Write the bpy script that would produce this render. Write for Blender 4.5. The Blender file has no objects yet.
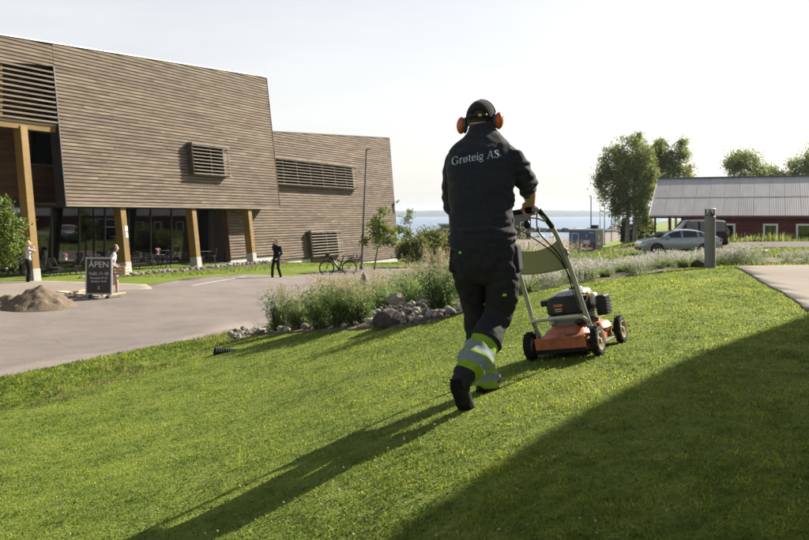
import bpy, bmesh, math, random
import numpy as np
from mathutils import Vector, Matrix, Quaternion, noise
from mathutils.bvhtree import BVHTree
from mathutils.geometry import delaunay_2d_cdt
R = math.radians
rng = random.Random(7)
nr = np.random.default_rng(11)
scene = bpy.context.scene
COL = scene.collection

# ------------------------------------------------------------------ camera
# eye at the origin, looking along +Y; x to the right, z up
F, CX, HZ = 786.0, 404.5, 215.5
cam_d = bpy.data.cameras.new('camera')
cam_d.sensor_width = 36.0
cam_d.lens = 36.0 * F / 809.0
cam_d.shift_y = -(270.0 - HZ) / 809.0
cam_d.clip_start = 0.1
cam_d.clip_end = 20000
cam_d.dof.use_dof = True
cam_d.dof.focus_distance = 5.1
cam_d.dof.aperture_fstop = 5.6
cam = bpy.data.objects.new('camera', cam_d)
COL.objects.link(cam)
cam.rotation_euler = (R(90), 0, 0)
scene.camera = cam

# ------------------------------------------------------------------ world, sun, exposure
SUN_AZ, SUN_EL = R(53), R(33)
world = bpy.data.worlds.new('World')
scene.world = world
world.use_nodes = True
wn = world.node_tree
for n in list(wn.nodes):
    wn.nodes.remove(n)
w_out = wn.nodes.new('ShaderNodeOutputWorld')
w_bg = wn.nodes.new('ShaderNodeBackground')
w_sky = wn.nodes.new('ShaderNodeTexSky')
w_sky.sky_type = 'NISHITA'
w_sky.sun_disc = False
w_sky.sun_elevation = SUN_EL
w_sky.sun_rotation = SUN_AZ
w_sky.altitude = 120
w_sky.air_density = 1.0
w_sky.dust_density = 3.0
w_sky.ozone_density = 1.0
w_bg.inputs['Strength'].default_value = 0.052
# a thin veil of high cloud whitens the whole dome evenly
w_mix = wn.nodes.new('ShaderNodeMix')
w_mix.data_type = 'RGBA'
w_mix.inputs['Factor'].default_value = 0.5
w_tc = wn.nodes.new('ShaderNodeTexCoord')
w_map = wn.nodes.new('ShaderNodeMapping')
w_map.inputs['Scale'].default_value = (1.0, 1.0, 5.0)
w_no = wn.nodes.new('ShaderNodeTexNoise')
w_no.inputs['Scale'].default_value = 2.2
w_no.inputs['Detail'].default_value = 7
w_no.inputs['Roughness'].default_value = 0.6
w_mr = wn.nodes.new('ShaderNodeMapRange')
w_mr.inputs['From Min'].default_value = 0.3
w_mr.inputs['From Max'].default_value = 0.7
w_mr.inputs['To Min'].default_value = 0.56
w_mr.inputs['To Max'].default_value = 0.78
wn.links.new(w_tc.outputs['Generated'], w_map.inputs['Vector'])
wn.links.new(w_map.outputs[0], w_no.inputs['Vector'])
wn.links.new(w_no.outputs['Fac'], w_mr.inputs['Value'])
# the veil is thick along the horizon and thins towards the zenith, as haze does
w_sep = wn.nodes.new('ShaderNodeSeparateXYZ')
wn.links.new(w_tc.outputs['Generated'], w_sep.inputs[0])
w_el = wn.nodes.new('ShaderNodeMapRange')
w_el.interpolation_type = 'SMOOTHSTEP'
w_el.inputs['From Min'].default_value = 0.05
w_el.inputs['From Max'].default_value = 0.85
w_el.inputs['To Min'].default_value = 1.0
w_el.inputs['To Max'].default_value = 0.12
wn.links.new(w_sep.outputs['Z'], w_el.inputs['Value'])
w_mu = wn.nodes.new('ShaderNodeMath'); w_mu.operation = 'MULTIPLY'
wn.links.new(w_mr.outputs[0], w_mu.inputs[0]); wn.links.new(w_el.outputs[0], w_mu.inputs[1])
wn.links.new(w_mu.outputs[0], w_mix.inputs['Factor'])
wn.links.new(w_sky.outputs[0], w_mix.inputs['A'])
w_mix.inputs['B'].default_value = (8.3, 8.15, 7.9, 1)
wn.links.new(w_mix.outputs['Result'], w_bg.inputs['Color'])
wn.links.new(w_bg.outputs[0], w_out.inputs['Surface'])

TO_SUN = Vector((math.sin(SUN_AZ) * math.cos(SUN_EL), math.cos(SUN_AZ) * math.cos(SUN_EL), math.sin(SUN_EL)))
sun_d = bpy.data.lights.new('sun', 'SUN')
sun_d.energy = 5.0
sun_d.angle = R(0.55)
sun_d.color = (1.0, 0.92, 0.80)
sun = bpy.data.objects.new('sun', sun_d)
COL.objects.link(sun)
sun.location = (60, 40, 60)
sun.rotation_euler = TO_SUN.to_track_quat('Z', 'Y').to_euler()

vs = scene.view_settings
vs.view_transform = 'Standard'
vs.look = 'None'
vs.exposure = 1.4
vs.gamma = 1.0
vs.use_curve_mapping = False

# ------------------------------------------------------------------ helpers
def U(px, py, D):
    """a point of the place: D metres ahead, seen px/py in a 809x540 sketch"""
    return Vector(((px - CX) / F * D, D, -(py - HZ) / F * D))

def tag(o, label=None, cat=None, group=None, kind=None):
    if label: o['label'] = label
    if cat: o['category'] = cat
    if group: o['group'] = group
    if kind: o['kind'] = kind
    return o

def empty(name, loc=(0, 0, 0), rz=0.0, label=None, cat=None, group=None):
    o = bpy.data.objects.new(name, None)
    COL.objects.link(o)
    o.empty_display_size = 0.2
    o.location = loc
    o.rotation_euler = (0, 0, rz)
    return tag(o, label, cat, group)

def link(name, me, mat=None, parent=None, smooth=False):
    o = bpy.data.objects.new(name, me)
    COL.objects.link(o)
    if mat is not None:
        ms = mat if isinstance(mat, (list, tuple)) else [mat]
        if len(me.materials) == 0:
            for m in ms:
                me.materials.append(m)
    if smooth:
        me.shade_smooth()
    if parent is not None:
        o.parent = parent
    return o

def children(o):
    return [c for c in bpy.data.objects if c.parent == o]

def copy_tree(o, parent=None):
    c = o.copy()
    COL.objects.link(c)
    c.parent = parent
    for ch in list(o.children):
        copy_tree(ch, c)
    return c

class MB:
    def __init__(self):
        self.v, self.f, self.mi = [], [], []
        self.cur = 0
    def add(self, vs, fs):
        b = len(self.v)
        self.v += [tuple(p) for p in vs]
        for f in fs:
            self.f.append([i + b for i in f])
            self.mi.append(self.cur)
        return self
    def box(self, c, s, rot=None):
        x, y, z = s[0] / 2, s[1] / 2, s[2] / 2
        P = [Vector(p) for p in ((-x,-y,-z),(x,-y,-z),(x,y,-z),(-x,y,-z),(-x,-y,z),(x,-y,z),(x,y,z),(-x,y,z))]
        if rot is not None:
            P = [rot @ p for p in P]
        c = Vector(c)
        return self.add([p + c for p in P], [(0,3,2,1),(4,5,6,7),(0,1,5,4),(1,2,6,5),(2,3,7,6),(3,0,4,7)])
    def b2(self, a, b):
        return self.box([(a[i] + b[i]) / 2 for i in range(3)], [abs(b[i] - a[i]) for i in range(3)])
    def bar(self, p0, p1, w, h, upv=(0, 0, 1)):
        p0, p1 = Vector(p0), Vector(p1)
        t = (p1 - p0)
        L = t.length
        t.normalize()
        u = Vector(upv)
        if abs(t.dot(u)) > 0.97:
            u = Vector((0, 1, 0))
        s = t.cross(u).normalized()
        u = s.cross(t)
        rot = Matrix((t, s, u)).transposed()
        return self.box((p0 + p1) / 2, (L, w, h), rot)
    def tube(self, pts, r, n=10, cap=True):
        pts = [Vector(p) for p in pts]
        rs = r if isinstance(r, (list, tuple)) else [r] * len(pts)
        ref = None
        rings = []
        for i, p in enumerate(pts):
            t = (pts[min(i + 1, len(pts) - 1)] - pts[max(i - 1, 0)]).normalized()
            if ref is None:
                ref = t.orthogonal().normalized()
            u = (ref - t * ref.dot(t)).normalized()
            ref = u
            w = t.cross(u)
            rings.append([p + (u * math.cos(2 * math.pi * k / n) + w * math.sin(2 * math.pi * k / n)) * rs[i] for k in range(n)])
        vs = [q for rg in rings for q in rg]
        fs = []
        for i in range(len(pts) - 1):
            for k in range(n):
                a, b = i * n + k, i * n + (k + 1) % n
                fs.append((a, b, b + n, a + n))
        if cap:
            fs.append(tuple(reversed(range(n))))
            fs.append(tuple(range((len(pts) - 1) * n, len(pts) * n)))
        return self.add(vs, fs)
    def lathe(self, prof, n=20, mtx=None, cap=True):
        vs, fs = [], []
        for r_, z_ in prof:
            for k in range(n):
                a = 2 * math.pi * k / n
                p = Vector((r_ * math.cos(a), r_ * math.sin(a), z_))
                vs.append(mtx @ p if mtx else p)
        for i in range(len(prof) - 1):
            for k in range(n):
                a, b = i * n + k, i * n + (k + 1) % n
                fs.append((a, b, b + n, a + n))
        if cap:
            fs.append(tuple(reversed(range(n))))
            fs.append(tuple(range((len(prof) - 1) * n, len(prof) * n)))
        return self.add(vs, fs)
    def ball(self, c, r, n=12, m=8):
        r = r if isinstance(r, (list, tuple)) else (r, r, r)
        vs = [Vector(c) + Vector((0, 0, -r[2]))]
        for i in range(1, m):
            ph = -math.pi / 2 + math.pi * i / m
            for k in range(n):
                a = 2 * math.pi * k / n
                vs.append(Vector(c) + Vector((r[0] * math.cos(ph) * math.cos(a), r[1] * math.cos(ph) * math.sin(a), r[2] * math.sin(ph))))
        vs.append(Vector(c) + Vector((0, 0, r[2])))
        fs = []
        for k in range(n):
            fs.append((0, 1 + (k + 1) % n, 1 + k))
        for i in range(m - 2):
            for k in range(n):
                a, b = 1 + i * n + k, 1 + i * n + (k + 1) % n
                fs.append((a, b, b + n, a + n))
        last = len(vs) - 1
        for k in range(n):
            fs.append((1 + (m - 2) * n + k, 1 + (m - 2) * n + (k + 1) % n, last))
        return self.add(vs, fs)
    def prism(self, poly, y0, y1, tf=lambda a, y, b: (a, y, b)):
        """polygon in (a,b) extruded from y0 to y1"""
        n = len(poly)
        vs = [tf(a, y0, b) for a, b in poly] + [tf(a, y1, b) for a, b in poly]
        fs = [tuple(range(n)), tuple(reversed(range(n, 2 * n)))]
        for i in range(n):
            j = (i + 1) % n
            fs.append((i, i + n, j + n, j))
        return self.add(vs, fs)
    def mesh(self, name):
        me = bpy.data.meshes.new(name)
        me.from_pydata([tuple(p) for p in self.v], [], self.f)
        if any(self.mi):
            me.polygons.foreach_set('material_index', self.mi)
        me.update()
        return me
    def build(self, name, mat=None, parent=None, smooth=False, bevel=0.0, loc=None, fix=True, seg=2):
        me = self.mesh(name)
        if fix:
            bm = bmesh.new()
            bm.from_mesh(me)
            bmesh.ops.recalc_face_normals(bm, faces=bm.faces)
            bm.to_mesh(me)
            bm.free()
        o = link(name, me, mat, parent, False)
        if smooth:
            me.shade_smooth()
            me.set_sharp_from_angle(angle=R(40))
        if bevel > 0:
            b = o.modifiers.new('bevel', 'BEVEL')
            b.width = bevel
            b.segments = seg
            b.limit_method = 'ANGLE'
            b.angle_limit = R(35)
        if loc is not None:
            o.location = loc
        return o

# ------------------------------------------------------------------ materials
MATS = {}
def new_mat(name):
    m = bpy.data.materials.new(name)
    m.use_nodes = True
    nt = m.node_tree
    for n in list(nt.nodes):
        nt.nodes.remove(n)
    out = nt.nodes.new('ShaderNodeOutputMaterial')
    MATS[name] = m
    return m, nt, out

def ramp(nt, stops, interp='LINEAR'):
    n = nt.nodes.new('ShaderNodeValToRGB')
    n.color_ramp.interpolation = interp
    el = n.color_ramp.elements
    while len(el) < len(stops):
        el.new(0.5)
    for e, (p, c) in zip(el, stops):
        e.position = p
        e.color = (c[0], c[1], c[2], 1)
    return n

def P(name, base, rough=0.6, var=0.15, scale=6.0, bump=0.0, bscale=None, metal=0.0, spec=0.5, coat=0.0, stretch=None, obj_rand=0.0, alpha=None):
    m, nt, out = new_mat(name)
    L = nt.links.new
    b = nt.nodes.new('ShaderNodeBsdfPrincipled')
    L(b.outputs[0], out.inputs['Surface'])
    b.inputs['Roughness'].default_value = rough
    b.inputs['Metallic'].default_value = metal
    b.inputs['Specular IOR Level'].default_value = spec
    b.inputs['Coat Weight'].default_value = coat
    tc = nt.nodes.new('ShaderNodeTexCoord')
    mp = nt.nodes.new('ShaderNodeMapping')
    L(tc.outputs['Object'], mp.inputs['Vector'])
    if stretch:
        mp.inputs['Scale'].default_value = stretch
    vec = mp.outputs[0]
    if obj_rand > 0:
        oi = nt.nodes.new('ShaderNodeObjectInfo')
        ml = nt.nodes.new('ShaderNodeMath'); ml.operation = 'MULTIPLY'; ml.inputs[1].default_value = 57.0
        L(oi.outputs['Random'], ml.inputs[0])
        ad = nt.nodes.new('ShaderNodeVectorMath'); ad.operation = 'ADD'
        L(vec, ad.inputs[0]); L(ml.outputs[0], ad.inputs[1])
        vec = ad.outputs[0]
    no = nt.nodes.new('ShaderNodeTexNoise')
    no.inputs['Scale'].default_value = scale
    no.inputs['Detail'].default_value = 6
    no.inputs['Roughness'].default_value = 0.62
    L(vec, no.inputs['Vector'])
    lo = tuple(max(0, c * (1 - var)) for c in base)
    hi = tuple(min(1, c * (1 + var)) for c in base)
    rp = ramp(nt, [(0.3, lo), (0.7, hi)])
    L(no.outputs['Fac'], rp.inputs[0])
    col = rp.outputs[0]
    if obj_rand > 0:
        hs = nt.nodes.new('ShaderNodeHueSaturation')
        mr = nt.nodes.new('ShaderNodeMapRange')
        mr.inputs['To Min'].default_value = 1 - obj_rand
        mr.inputs['To Max'].default_value = 1 + obj_rand
        L(oi.outputs['Random'], mr.inputs['Value'])
        L(mr.outputs[0], hs.inputs['Value'])
        L(col, hs.inputs['Color'])
        col = hs.outputs[0]
    L(col, b.inputs['Base Color'])
    if bump > 0:
        n2 = nt.nodes.new('ShaderNodeTexNoise')
        n2.inputs['Scale'].default_value = bscale or scale * 4
        n2.inputs['Detail'].default_value = 5
        L(vec, n2.inputs['Vector'])
        bp = nt.nodes.new('ShaderNodeBump')
        bp.inputs['Strength'].default_value = min(1.0, bump)
        bp.inputs['Distance'].default_value = 0.02
        L(n2.outputs['Fac'], bp.inputs['Height'])
        L(bp.outputs[0], b.inputs['Normal'])
    return m

def leafmat(name, c0, c1, trans=0.45, attr=None, rough=0.5, gloss=0.03, hue=0.488, val=1.35, sat=1.05):
    """thin foliage: diffuse + translucent + a little gloss; tint varies by position or by the leaf's own colour attribute"""
    m, nt, out = new_mat(name)
    L = nt.links.new
    if attr:
        a = nt.nodes.new('ShaderNodeAttribute'); a.attribute_name = attr
        col = a.outputs['Color']
    else:
        g = nt.nodes.new('ShaderNodeNewGeometry')
        no = nt.nodes.new('ShaderNodeTexNoise'); no.inputs['Scale'].default_value = 0.9; no.inputs['Detail'].default_value = 3
        L(g.outputs['Position'], no.inputs['Vector'])
        ad = nt.nodes.new('ShaderNodeMath'); ad.operation = 'MULTIPLY_ADD'
        ad.inputs[1].default_value = 0.5; 
        L(g.outputs['Random Per Island'], ad.inputs[0])
        mm = nt.nodes.new('ShaderNodeMath'); mm.operation = 'MULTIPLY'; mm.inputs[1].default_value = 0.5
        L(no.outputs['Fac'], mm.inputs[0])
        L(mm.outputs[0], ad.inputs[2])
        rp = ramp(nt, [(0.15, c0), (0.85, c1)])
        L(ad.outputs[0], rp.inputs[0])
        col = rp.outputs[0]
    d = nt.nodes.new('ShaderNodeBsdfDiffuse')
    t = nt.nodes.new('ShaderNodeBsdfTranslucent')
    gl = nt.nodes.new('ShaderNodeBsdfGlossy'); gl.inputs['Roughness'].default_value = rough
    gl.inputs['Color'].default_value = (1, 1, 1, 1)
    hs = nt.nodes.new('ShaderNodeHueSaturation')
    hs.inputs['Hue'].default_value = hue
    hs.inputs['Saturation'].default_value = sat
    hs.inputs['Value'].default_value = val
    L(col, hs.inputs['Color'])
    L(col, d.inputs['Color']); L(hs.outputs[0], t.inputs['Color'])
    m1 = nt.nodes.new('ShaderNodeMixShader'); m1.inputs[0].default_value = trans
    L(d.outputs[0], m1.inputs[1]); L(t.outputs[0], m1.inputs[2])
    m2 = nt.nodes.new('ShaderNodeMixShader'); m2.inputs[0].default_value = gloss
    L(m1.outputs[0], m2.inputs[1]); L(gl.outputs[0], m2.inputs[2])
    L(m2.outputs[0], out.inputs['Surface'])
    return m

def ground_mat(name, stops, scale, stops2=None, bump=0.4, bscale=60, rough=0.95, fine=220, cracks=False):
    m, nt, out = new_mat(name)
    L = nt.links.new
    b = nt.nodes.new('ShaderNodeBsdfPrincipled')
    b.inputs['Roughness'].default_value = rough
    b.inputs['Specular IOR Level'].default_value = 0.2
    L(b.outputs[0], out.inputs['Surface'])
    g = nt.nodes.new('ShaderNodeNewGeometry')
    n1 = nt.nodes.new('ShaderNodeTexNoise'); n1.inputs['Scale'].default_value = scale; n1.inputs['Detail'].default_value = 8; n1.inputs['Roughness'].default_value = 0.65
    L(g.outputs['Position'], n1.inputs['Vector'])
    rp = ramp(nt, stops)
    L(n1.outputs['Fac'], rp.inputs[0])
    n2 = nt.nodes.new('ShaderNodeTexNoise'); n2.inputs['Scale'].default_value = fine; n2.inputs['Detail'].default_value = 3
    L(g.outputs['Position'], n2.inputs['Vector'])
    mr = nt.nodes.new('ShaderNodeMapRange'); mr.inputs['From Min'].default_value = 0.25; mr.inputs['From Max'].default_value = 0.75
    mr.inputs['To Min'].default_value = 0.7; mr.inputs['To Max'].default_value = 1.3
    L(n2.outputs['Fac'], mr.inputs['Value'])
    hs = nt.nodes.new('ShaderNodeHueSaturation')
    L(rp.outputs[0], hs.inputs['Color']); L(mr.outputs[0], hs.inputs['Value'])
    col = hs.outputs[0]
    if cracks:
        nd = nt.nodes.new('ShaderNodeTexNoise'); nd.inputs['Scale'].default_value = 1.3; nd.inputs['Detail'].default_value = 5
        L(g.outputs['Position'], nd.inputs['Vector'])
        va = nt.nodes.new('ShaderNodeVectorMath'); va.operation = 'MULTIPLY_ADD'; va.inputs[1].default_value = (1.6, 1.6, 0)
        L(nd.outputs['Color'], va.inputs[0]); L(g.outputs['Position'], va.inputs[2])
        vo = nt.nodes.new('ShaderNodeTexVoronoi'); vo.feature = 'DISTANCE_TO_EDGE'; vo.inputs['Scale'].default_value = 0.16
        L(va.outputs[0], vo.inputs['Vector'])
        mc = nt.nodes.new('ShaderNodeMapRange'); mc.inputs['From Min'].default_value = 0.0; mc.inputs['From Max'].default_value = 0.008
        mc.inputs['To Min'].default_value = 0.86; mc.inputs['To Max'].default_value = 1.0
        L(vo.outputs['Distance'], mc.inputs['Value'])
        ns_ = nt.nodes.new('ShaderNodeTexNoise'); ns_.inputs['Scale'].default_value = 0.11; ns_.inputs['Detail'].default_value = 6; ns_.inputs['Roughness'].default_value = 0.7
        L(g.outputs['Position'], ns_.inputs['Vector'])
        ms = nt.nodes.new('ShaderNodeMapRange'); ms.inputs['From Min'].default_value = 0.38; ms.inputs['From Max'].default_value = 0.62; ms.inputs['To Min'].default_value = 0.9; ms.inputs['To Max'].default_value = 1.12
        L(ns_.outputs['Fac'], ms.inputs['Value'])
        mm = nt.nodes.new('ShaderNodeMath'); mm.operation = 'MULTIPLY'; L(mc.outputs[0], mm.inputs[0]); L(ms.outputs[0], mm.inputs[1])
        h2 = nt.nodes.new('ShaderNodeHueSaturation'); L(col, h2.inputs['Color']); L(mm.outputs[0], h2.inputs['Value'])
        col = h2.outputs[0]
    L(col, b.inputs['Base Color'])
    n3 = nt.nodes.new('ShaderNodeTexNoise'); n3.inputs['Scale'].default_value = bscale; n3.inputs['Detail'].default_value = 6
    L(g.outputs['Position'], n3.inputs['Vector'])
    bp = nt.nodes.new('ShaderNodeBump'); bp.inputs['Strength'].default_value = bump; bp.inputs['Distance'].default_value = 0.03
    L(n3.outputs['Fac'], bp.inputs['Height']); L(bp.outputs[0], b.inputs['Normal'])
    return m

def wood_mat(name, dark, mid, light, rand=0.18, rough=0.85):
    """weathered board: grain along the local X axis, knots, a tint of its own for each board"""
    m, nt, out = new_mat(name)
    L = nt.links.new
    b = nt.nodes.new('ShaderNodeBsdfPrincipled')
    b.inputs['Roughness'].default_value = rough
    b.inputs['Specular IOR Level'].default_value = 0.25
    L(b.outputs[0], out.inputs['Surface'])
    tc = nt.nodes.new('ShaderNodeTexCoord')
    oi = nt.nodes.new('ShaderNodeObjectInfo')
    ml = nt.nodes.new('ShaderNodeMath'); ml.operation = 'MULTIPLY'; ml.inputs[1].default_value = 91.0
    L(oi.outputs['Random'], ml.inputs[0])
    ad = nt.nodes.new('ShaderNodeVectorMath'); ad.operation = 'ADD'
    L(tc.outputs['Object'], ad.inputs[0]); L(ml.outputs[0], ad.inputs[1])
    mp = nt.nodes.new('ShaderNodeMapping'); mp.inputs['Scale'].default_value = (0.7, 14, 14)
    L(ad.outputs[0], mp.inputs['Vector'])
    n1 = nt.nodes.new('ShaderNodeTexNoise'); n1.inputs['Scale'].default_value = 1.6; n1.inputs['Detail'].default_value = 8; n1.inputs['Roughness'].default_value = 0.65
    L(mp.outputs[0], n1.inputs['Vector'])
    rp = ramp(nt, [(0.28, dark), (0.5, mid), (0.72, light)])
    L(n1.outputs['Fac'], rp.inputs[0])
    n2 = nt.nodes.new('ShaderNodeTexNoise'); n2.inputs['Scale'].default_value = 0.6; n2.inputs['Detail'].default_value = 4
    L(ad.outputs[0], n2.inputs['Vector'])
    mr = nt.nodes.new('ShaderNodeMapRange'); mr.inputs['From Min'].default_value = 0.25; mr.inputs['From Max'].default_value = 0.75
    mr.inputs['To Min'].default_value = 0.72; mr.inputs['To Max'].default_value = 1.25
    L(n2.outputs['Fac'], mr.inputs['Value'])
    m3 = nt.nodes.new('ShaderNodeMapRange'); m3.inputs['To Min'].default_value = 1 - rand; m3.inputs['To Max'].default_value = 1 + rand
    L(oi.outputs['Random'], m3.inputs['Value'])
    mu = nt.nodes.new('ShaderNodeMath'); mu.operation = 'MULTIPLY'
    L(mr.outputs[0], mu.inputs[0]); L(m3.outputs[0], mu.inputs[1])
    hs = nt.nodes.new('ShaderNodeHueSaturation')
    L(rp.outputs[0], hs.inputs['Color']); L(mu.outputs[0], hs.inputs['Value'])
    L(hs.outputs[0], b.inputs['Base Color'])
    bp = nt.nodes.new('ShaderNodeBump'); bp.inputs['Strength'].default_value = 0.35; bp.inputs['Distance'].default_value = 0.01
    L(n1.outputs['Fac'], bp.inputs['Height']); L(bp.outputs[0], b.inputs['Normal'])
    return m

def glass_mat(name, tint=(0.25, 0.27, 0.26), refl=0.12):
    m, nt, out = new_mat(name)
    L = nt.links.new
    t = nt.nodes.new('ShaderNodeBsdfTransparent'); t.inputs['Color'].default_value = (*tint, 1)
    g = nt.nodes.new('ShaderNodeBsdfGlossy'); g.inputs['Roughness'].default_value = 0.015
    lw = nt.nodes.new('ShaderNodeFresnel'); lw.inputs['IOR'].default_value = 1.5
    ma = nt.nodes.new('ShaderNodeMath'); ma.operation = 'ADD'; ma.inputs[1].default_value = refl; ma.use_clamp = True
    L(lw.outputs[0], ma.inputs[0])
    mx = nt.nodes.new('ShaderNodeMixShader')
    L(ma.outputs[0], mx.inputs[0]); L(t.outputs[0], mx.inputs[1]); L(g.outputs[0], mx.inputs[2])
    L(mx.outputs[0], out.inputs['Surface'])
    return m

def emit_mat(name, col, s):
    m, nt, out = new_mat(name)
    e = nt.nodes.new('ShaderNodeEmission')
    e.inputs[0].default_value = (*col, 1); e.inputs[1].default_value = s
    nt.links.new(e.outputs[0], out.inputs['Surface'])
    return m

M = {}
M['board'] = wood_mat('weathered_board', (0.070, 0.051, 0.036), (0.152, 0.119, 0.088), (0.245, 0.20, 0.153), 0.13)
M['slat'] = wood_mat('louvre_slat', (0.13, 0.105, 0.08), (0.21, 0.18, 0.14), (0.28, 0.24, 0.195), 0.12)
M['backing'] = P('cladding_backing', (0.05, 0.04, 0.031), 0.9, 0.2)
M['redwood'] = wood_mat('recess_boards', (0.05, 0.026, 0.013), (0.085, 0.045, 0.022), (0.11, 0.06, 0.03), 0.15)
M['glulam'] = wood_mat('glulam', (0.13, 0.078, 0.018), (0.19, 0.118, 0.030), (0.235, 0.150, 0.042), 0.05, 0.6)
M['concrete'] = P('concrete', (0.36, 0.345, 0.32), 0.9, 0.15, 3, 0.3, 40)
M['white_conc'] = P('white_foundation', (0.42, 0.41, 0.39), 0.9, 0.15, 3, 0.2, 30)
M['flash'] = P('roof_flashing', (0.42, 0.42, 0.41), 0.4, 0.05, metal=0.3)
M['dark_metal'] = P('dark_metal', (0.03, 0.03, 0.032), 0.45, 0.2, metal=0.4)
M['steel'] = P('galvanised_steel', (0.33, 0.34, 0.35), 0.45, 0.15, 8, metal=0.7)
M['grey_paint'] = P('grey_post_paint', (0.10, 0.105, 0.11), 0.5, 0.15, 6)
M['bollard'] = P('bollard_grey', (0.155, 0.16, 0.155), 0.6, 0.15, 20, 0.15, 90)
M['white'] = P('white_paint', (0.78, 0.77, 0.74), 0.55, 0.06, 8)
M['black'] = P('black_plastic', (0.007, 0.007, 0.0075), 0.5, 0.3, 12, spec=0.35)
M['rubber'] = P('tyre_rubber', (0.010, 0.010, 0.010), 0.85, 0.35, 18, 0.3, 60, spec=0.25)
M['glass'] = glass_mat('window_glass', (0.30, 0.32, 0.30), 0.06)
M['dark_glass'] = glass_mat('car_glass', (0.06, 0.07, 0.07), 0.06)
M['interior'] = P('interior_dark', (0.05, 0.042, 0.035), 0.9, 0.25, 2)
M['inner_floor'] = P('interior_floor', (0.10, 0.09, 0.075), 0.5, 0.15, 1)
M['skin'] = P('skin', (0.42, 0.24, 0.17), 0.5, 0.08, 14, 0.05, 120)
M['bulb'] = emit_mat('lamp_bulb', (1.0, 0.72, 0.38), 5.0)
# ------------------------------------------------------------------ terrain
def ctl():
    C = [(463,412,4.6),(485,393,5.0),(600,355,5.5),(533,360,5.75),(625,341,6.08),(170,540,3.75),(0,540,4.0),(404,540,3.05),(809,540,2.3),
         (809,400,3.9),(809,315,7.2),(710,268,13),(600,283,10.5),(740,268,12.6),(660,273,12.0),(760,283,10.5),
         (420,330,9.5),(330,334,11.5),(265,336.5,13.5),(232,335,15.5),(100,372,12),(0,392,11),(0,378,12.1),(100,358,14.3),(230,333,17.6),
         (200,440,6.3),(60,450,6.6),(350,420,5.2),(460,318,9.2),(545,293,9.5),
         (300,308,22.5),(370,297,25.5),(450,285,29),(520,272,34),
         (620,262,28),(690,258,24),(560,275,20),(809,258,20),(780,262,16),
         (670,251,47),(600,252,55),(570,258,55),(585,254,82),(631,243,75),(740,240,62),(809,240,59),(575,256.5,66),(575,256,76),(600,250.5,68),(600,250.5,77),(555,259,66)]
    P3 = [tuple(U(*c)) for c in C]
    P3 += [(0,0,-1.45),(-3,0,-1.95),(3,0,-.95),(6,2,-.9),(8,8,-.9),(12,12,-1.0),(20,10,-1),(-8,0,-2.4),(-15,5,-2.5),(0,-10,-1.4),(15,-10,-1),(-15,-10,-2.5),
           (-25,30,-2.6),(-20,50,-2.75),(-30,15,-2.5),(-12,28,-2.66),(-8,25,-2.66),(-5,30,-2.75),(-4,40,-2.95),(0,50,-3.3),(-7,52,-3.2),(-.5,66,-3.9),
           (3,75,-4.2),(10,85,-4.3),(-14.9,32.3,-2.68),(-12.7,37,-2.7),(-10.6,41.4,-2.73),(-8.6,45.9,-2.78),(-11,35,-2.7),(-6,44,-2.85),
           (11.9,26,-2.0),(40,60,-1.8),(40,30,-1.6),(45,80,-2),(60,60,-2),(30,90,-3),(25,110,-4.2),(-20,110,-5),(-40,60,-3),(-40,0,-2.6),(50,0,-1.2),(0,-30,-1.4)]
    return np.array(P3)
_C = ctl()
def _tps():
    n = len(_C)
    d2 = ((_C[:, None, :2] - _C[None, :, :2]) ** 2).sum(-1)
    K = 0.5 * d2 * np.log(d2 + 1e-9) + np.eye(n) * 0.02
    Pm = np.hstack([np.ones((n, 1)), _C[:, :2]])
    A = np.zeros((n + 3, n + 3))
    A[:n, :n] = K; A[:n, n:] = Pm; A[n:, :n] = Pm.T
    b = np.zeros(n + 3); b[:n] = _C[:, 2]
    return np.linalg.solve(A, b)
_W = _tps()
LAKE_Z = -7.0
def sstep(a, b, t):
    t = np.clip((t - a) / (b - a), 0, 1)
    return t * t * (3 - 2 * t)
def shore(x):
    return np.where(x < 37, 190 + (x - 37) * 0.25, 190 + (x - 37) * 2.7)
_RE = np.array([tuple(U(*c)[:2]) for c in ((-260,420,9.5),(-120,400,10.6),(0,378,12.1),(100,358,14.3),(200,340,16.6),(226,333,18.0))])
def ditch(x, y):
    # shallow swale on the lawn side of the road edge
    best = np.full(len(x), 1e9)
    for (x0, y0), (x1, y1) in zip(_RE[:-1], _RE[1:]):
        ex, ey = x1 - x0, y1 - y0
        L_ = math.hypot(ex, ey)
        t = np.clip(((x - x0) * ex + (y - y0) * ey) / L_ ** 2, 0, 1)
        sd = ((x - x0) * ey - (y - y0) * ex) / L_          # > 0 on the lawn side
        d = np.hypot(x - x0 - t * ex, y - y0 - t * ey)
        best = np.where((d < np.abs(best)), np.where(sd > 0, d, -d), best)
    return np.where(best > 0, 0.24 * np.exp(-((best - 1.5) / 0.62) ** 2), 0.0) * sstep(-1.0, -3.0, x)
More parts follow.
